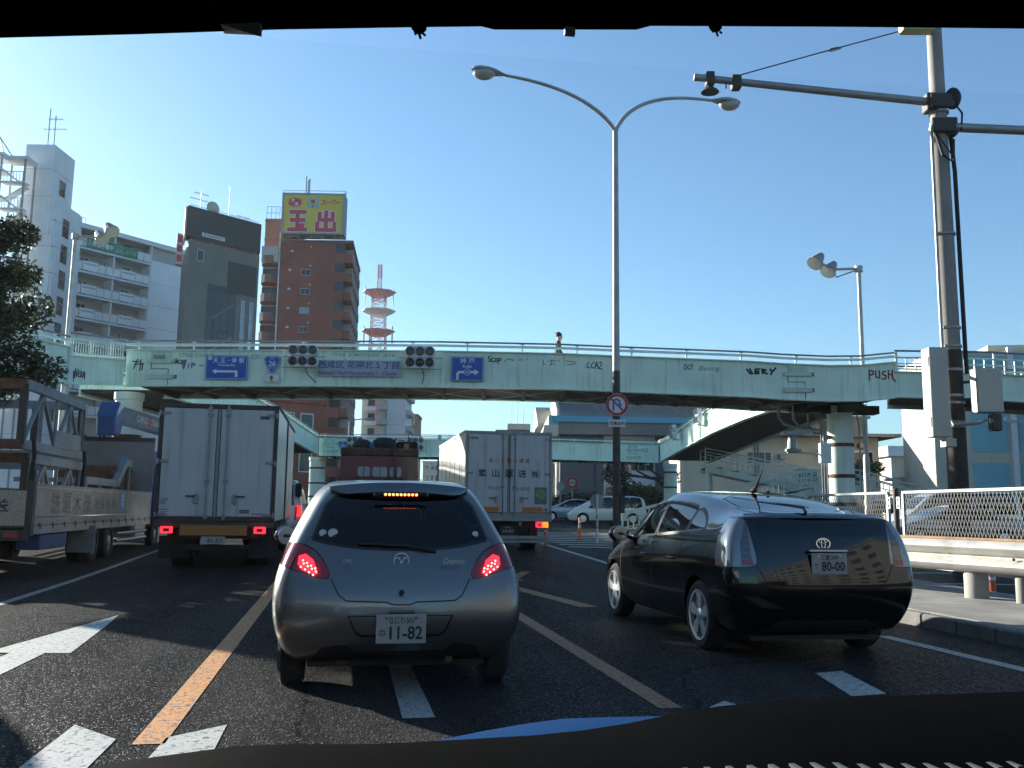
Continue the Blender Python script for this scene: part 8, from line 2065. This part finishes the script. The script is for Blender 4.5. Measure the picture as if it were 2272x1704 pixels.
def leaves(name, m, parent, clumps, per, size, M=CF, rng=None):
    """many small folded leaves spread through the clumps' volumes"""
    rng = rng or random.Random(3); vs = []; fs = []
    for (cx, cy, cz, r_) in clumps:
        for _ in range(int(per * r_ * r_)):
            d = Vector((rng.gauss(0, 1), rng.gauss(0, 1), rng.gauss(0, .8))).normalized() * r_ * rng.random() ** .42
            p = Vector((cx, cy, cz)) + d; s_ = size * rng.uniform(.6, 1.3)
            u = Vector((rng.gauss(0, 1), rng.gauss(0, 1), rng.gauss(-.2, .7))).normalized(); v = u.cross(Vector((rng.gauss(0, 1), rng.gauss(0, 1), rng.gauss(0, 1)))).normalized()
            n = len(vs); vs += [p - u * s_, p + v * s_ * .35, p + u * s_, p - v * s_ * .35]; fs.append((n, n + 1, n + 2, n + 3))
    b = MB(M); b.v = vs; b.f = fs
    return b.build(name, MATS[m], parent, stuff=True)
rng = random.Random(11)
tr = thing('evergreen_tree', 'dark evergreen street tree at the left edge above the flatbed lorry', 'tree', tuple(CF @ Vector((-11.3, 19.0, .15))), -YAW)
MB(CF).tube([(-11.3, 19.0, .1), (-11.35, 19.0, 1.6), (-11.25, 19.05, 3.0), (-11.4, 19.0, 4.6), (-11.3, 19.0, 6.0)], [.17, .14, .12, .08, .03], 10).build('trunk', MATS['bark'], tr, smooth=True)
cl = []
for k in range(60):
    z = 3.5 + 3.5 * rng.random(); w = 1.75 * (1 - ((z - 4.6) / 2.9) ** 2 * .9) if z > 4.6 else 1.7 * (1 - ((4.6 - z) / 1.7) ** 2 * .7)
    a = rng.random() * 2 * math.pi; r_ = max(.2, w) * rng.random() ** .5
    cl.append((-11.3 + r_ * math.cos(a) * 1.05, 19.0 + r_ * math.sin(a), z, rng.uniform(.28, .52)))
for k in range(8):
    c = cl[k * 5]; MB(CF).tube([(-11.3, 19.0, max(2.6, c[2] - 1.2)), (-11.3 + (c[0] + 11.3) * .6, 19 + (c[1] - 19) * .6, c[2] - .3), c[:3]], [.05, .03, .012], 6).build('limb', MATS['bark'], tr, smooth=True)
leaves('crown', 'leaf dark', tr, cl, 2500, .075, rng=rng)
def hedge(name, label, x0, x1, d0, d1, z0, z1, n, cat='hedge', m='leaf dark', size=.17, per=620):
    p = CF @ Vector(((x0 + x1) / 2, (d0 + d1) / 2, z0)); t = thing(name, label, cat, tuple(p), -YAW); cl = []
    for k in range(n):
        cl.append((x0 + (x1 - x0) * (k + .5) / n + rng.uniform(-.2, .2), rng.uniform(d0, d1), rng.uniform(z0 + .4, z1 - .35), rng.uniform(.5, .95) * (z1 - z0) * .36))
    for k in range(n // 3 + 1): MB(CF).tube([(x0 + (x1 - x0) * (k + .5) / (n // 3 + 1), (d0 + d1) / 2, z0 - .1), (x0 + (x1 - x0) * (k + .5) / (n // 3 + 1), (d0 + d1) / 2, z0 + (z1 - z0) * .7)], [.05, .02], 5).build('stem', MATS['bark'], t)
    leaves('foliage', m, t, cl, per, size, rng=rng); return t
hedge('hedge', 'dark clipped hedge behind the white minivan in front of the sports hall', 2.2, 12.5, 63, 66, .5, 2.6, 40)
hedge('shrub', 'loose dark shrub under the far footbridge corner beside its column', 7.2, 10.0, 61.5, 63, .5, 4.0, 12, 'shrub')
hedge('hedge', 'dark hedge along the boundary wall behind the mesh fence at right', 19.5, 30, 49, 50, .4, 2.4, 30)
hedge('shrub', 'small rounded shrub above the stairs in front of the beige building', 25.0, 27.0, 66, 67.5, 3.2, 5.2, 8, 'shrub', per=400)
hedge('shrub', 'thin street tree tuft beside the right side span', 9.9, 10.8, 60, 60.8, 2.6, 4.2, 5, 'shrub', per=200)
# ================================================================ the blue car the picture is taken from
mat('headliner', (0.003, 0.003, 0.003), 0.95, spec=0.0); mat('dash vinyl', (0.002, 0.002, 0.0022), 0.8, spec=0.02, var=0.4, vscale=40); mat('vent slat', (0.06, 0.065, 0.06), 0.35)
oc = thing('own_car', 'blue car seen from inside: dark dashboard, bonnet edge and roof lining', 'car', (.35, -.9, 0)); M = ID
# roof with the header edge of the windscreen
hx = [(-.62, 1.43), (-.2084, 1.4848), (-.1687, 1.4911), (-.1061, 1.50), (-.04, 1.51), (.0255, 1.5187), (.0645, 1.5237), (.0715, 1.5227), (.1506, 1.5317), (.1586, 1.5348), (.2687, 1.5469), (.3941, 1.5601), (.4552, 1.5658), (1.32, 1.61)]
b = MB()
n = len(hx)
for x, z in hx: b.v.append(Vector((x, .45, z)))
for x, z in hx: b.v.append(Vector((x, .46, z + .05)))
for x, z in hx: b.v.append(Vector((x, -.1, 1.62)))
for x, z in hx: b.v.append(Vector((x, -.1, 1.56)))
for r_ in range(3):
    for i in range(n - 1): b.f.append((r_ * n + i, r_ * n + i + 1, (r_ + 1) * n + i + 1, (r_ + 1) * n + i))
for i in range(n - 1): b.f.append((3 * n + i, 3 * n + i + 1, i + 1, i))
b.build('header', MATS['headliner'], oc)
MB().box(-.60, 1.30, -2.2, -.10, 1.56, 1.60).build('headliner', MATS['headliner'], oc); 
MB().box(-.58, 1.28, -2.15, .30, 1.625, 1.65).build('roof', MATS['paint blue'], oc, bevel=.01)
# clips and the toll antenna hanging at the top of the glass
for x, z, m_ in ((.0313, 1.5170, 'headliner'), (.1953, 1.5368, 'headliner')):
    c_ = MB().ball((x, .447, z + .001), .0042, .003, .004, 8, 5).build('trim_clip', MATS[m_], oc)
    for k in (-1, 0, 1): MB().tube([(x + .002 * k, .446, z - .003), (x + .0025 * k + .001, .446, z - .006 + .002 * abs(k))], .0007, 4).build('loose_thread', MATS['headliner'], c_)
MB().hexa([(-.0665, .440, 1.5045), (-.0480, .440, 1.5075), (-.0480, .455, 1.5105), (-.0665, .455, 1.5075)], [(-.0500, .440, 1.5005), (-.0466, .440, 1.5000), (-.0470, .443, 1.5078), (-.0500, .443, 1.5075)]).build('toll_antenna', mat('antenna grey', (.18, .2, .18), .6), oc)
MB().box(.1093, .115, .4465, .449, 1.5228, 1.5275).build('sticker', MATS['plate white'], oc)
# dashboard: its far edge is the black line along the bottom of the picture
dx = [(-.60, 1.035), (-.26, 1.06), (-.17, 1.078), (-.13, 1.083), (-.07, 1.089), (-.03, 1.089), (.03, 1.087), (.10, 1.088), (.16, 1.0895), (.20, 1.092), (.24, 1.0965), (.28, 1.103), (.32, 1.108), (.37, 1.111), (.45, 1.1125), (.61, 1.113), (.80, 1.112), (1.30, 1.09)]
b = MB(); n = len(dx)
rows = ((.76, -.012), (.75, 0), (.70, -.004), (.55, -.03), (.40, -.10), (.36, -.30), (.36, -.6))
for y, dz in rows:
    for x, z in dx: b.v.append(Vector((x, y, z + dz)))
for r_ in range(len(rows) - 1):
    for i in range(n - 1): b.f.append((r_ * n + i, r_ * n + i + 1, (r_ + 1) * n + i + 1, (r_ + 1) * n + i))
dash = b.build('dashboard', MATS['dash vinyl'], oc, smooth=True)
for k in range(26):
    x = .16 + k * .016; MB().box(x, x + .004, .60, .63, 1.082, 1.0935).build('vent_slat', MATS['vent slat'], dash)
MB().box(-.62, 1.32, .77, .80, .5, 1.02).build('bulkhead', MATS['headliner'], oc)
MB().tube([(-.5, .95, 1.0), (.1, .95, 1.02), (.62, .93, 1.045), (.9, .92, 1.05)], .012, 6).build('wiper', MATS['black plastic'], oc)
# bonnet
def bon(u, v):
    x = -.56 + 1.84 * u; c = 1 - (2 * u - 1) ** 2; y = .82 + 1.02 * v
    return (x, y - .10 * (1 - c) * v, (.905 - .42 * max(0, .55 - u) ** 1.3 - .5 * max(0, u - .72) ** 1.3) + .045 * (1 - v) ** 1.3 - .05 * v ** 6)
MB().grid(bon, 24, 16).build('bonnet', mat('bonnet blue', (0.006, 0.032, 0.10), 0.6, spec=0.02), oc, smooth=True)
MB().grid(lambda u, v: (-.56 + 1.84 * u, 1.84 - .10 * (2 * u - 1) ** 2 + .12 * v - .05 * v * v, .80 - .55 * v), 12, 4).build('nose', MATS['paint blue'], oc, smooth=True)
for s_, x in ((-1, -.60), (1, 1.32)):
    MB().box(x - .02, x + .02, -2.2, 1.7, .25, .86).build('side_panel', MATS['paint blue'], oc, bevel=.01); MB().box(x - .02, x + .02, -2.2, .55, .86, .98).build('door_top', MATS['paint blue'], oc)
    for (y0, z0), (y1, z1) in (((.95, .98), (.30, 1.60)), ((-.75, .98), (-.75, 1.60)), ((-2.15, .98), (-1.95, 1.60))): MB().beam((x, y0, z0), (x * .98 + .007, y1, z1), .06, .08).build('pillar', MATS['headliner'], oc)
    for wy in (-1.5, 1.15): wheel(oc, x - s_ * .12, wy, .30, .18, .20, s_, style='disc')
MB().box(-.58, 1.30, -2.22, -2.18, .25, 1.0).build('tail_panel', MATS['paint blue'], oc); MB().box(-.58, 1.30, -2.1, .75, .25, .28).build('floor_pan', MATS['headliner'], oc)
seats(oc, ((0, -.35, .5), (.72, -.35, .5), (.36, -1.4, 1.2)), .28)
for a, b_ in (((-.60, .78, 1.0), 0),):
    MB().add([(-.57, .93, 1.0), (1.29, .93, 1.0), (1.27, .47, 1.555), (-.55, .47, 1.50)], [(0, 1, 2, 3)]).build('windscreen', glass('windscreen glass', (.96, .97, .965), 1.12), oc)
# the van in the lane to the left, behind the flatbed lorry; its shadow falls across the road at lower left
side_car('neighbour_van', 'grey van in the far left lane behind the flatbed lorry', 'paint grey', (-6.12, 6.55, 0), 0, 4.6, 1.70, 1.95, 'van', gm='glass clear')
# ================================================================ morning haze
hz = MB().box(-700, 700, -80, 760, -1.2, 135).build('haze', None, None)
hm = bpy.data.materials.new('haze air'); hm.use_nodes = True; nt = hm.node_tree; nt.nodes.remove(nt.nodes['Principled BSDF'])
pv_ = nt.nodes.new('ShaderNodeVolumePrincipled'); pv_.inputs['Color'].default_value = (.86, .92, 1.0, 1); pv_.inputs['Density'].default_value = .00016; pv_.inputs['Anisotropy'].default_value = .25
nt.links.new(pv_.outputs[0], nt.nodes['Material Output'].inputs['Volume']); hz.data.materials.append(hm); hz['kind'] = 'stuff'
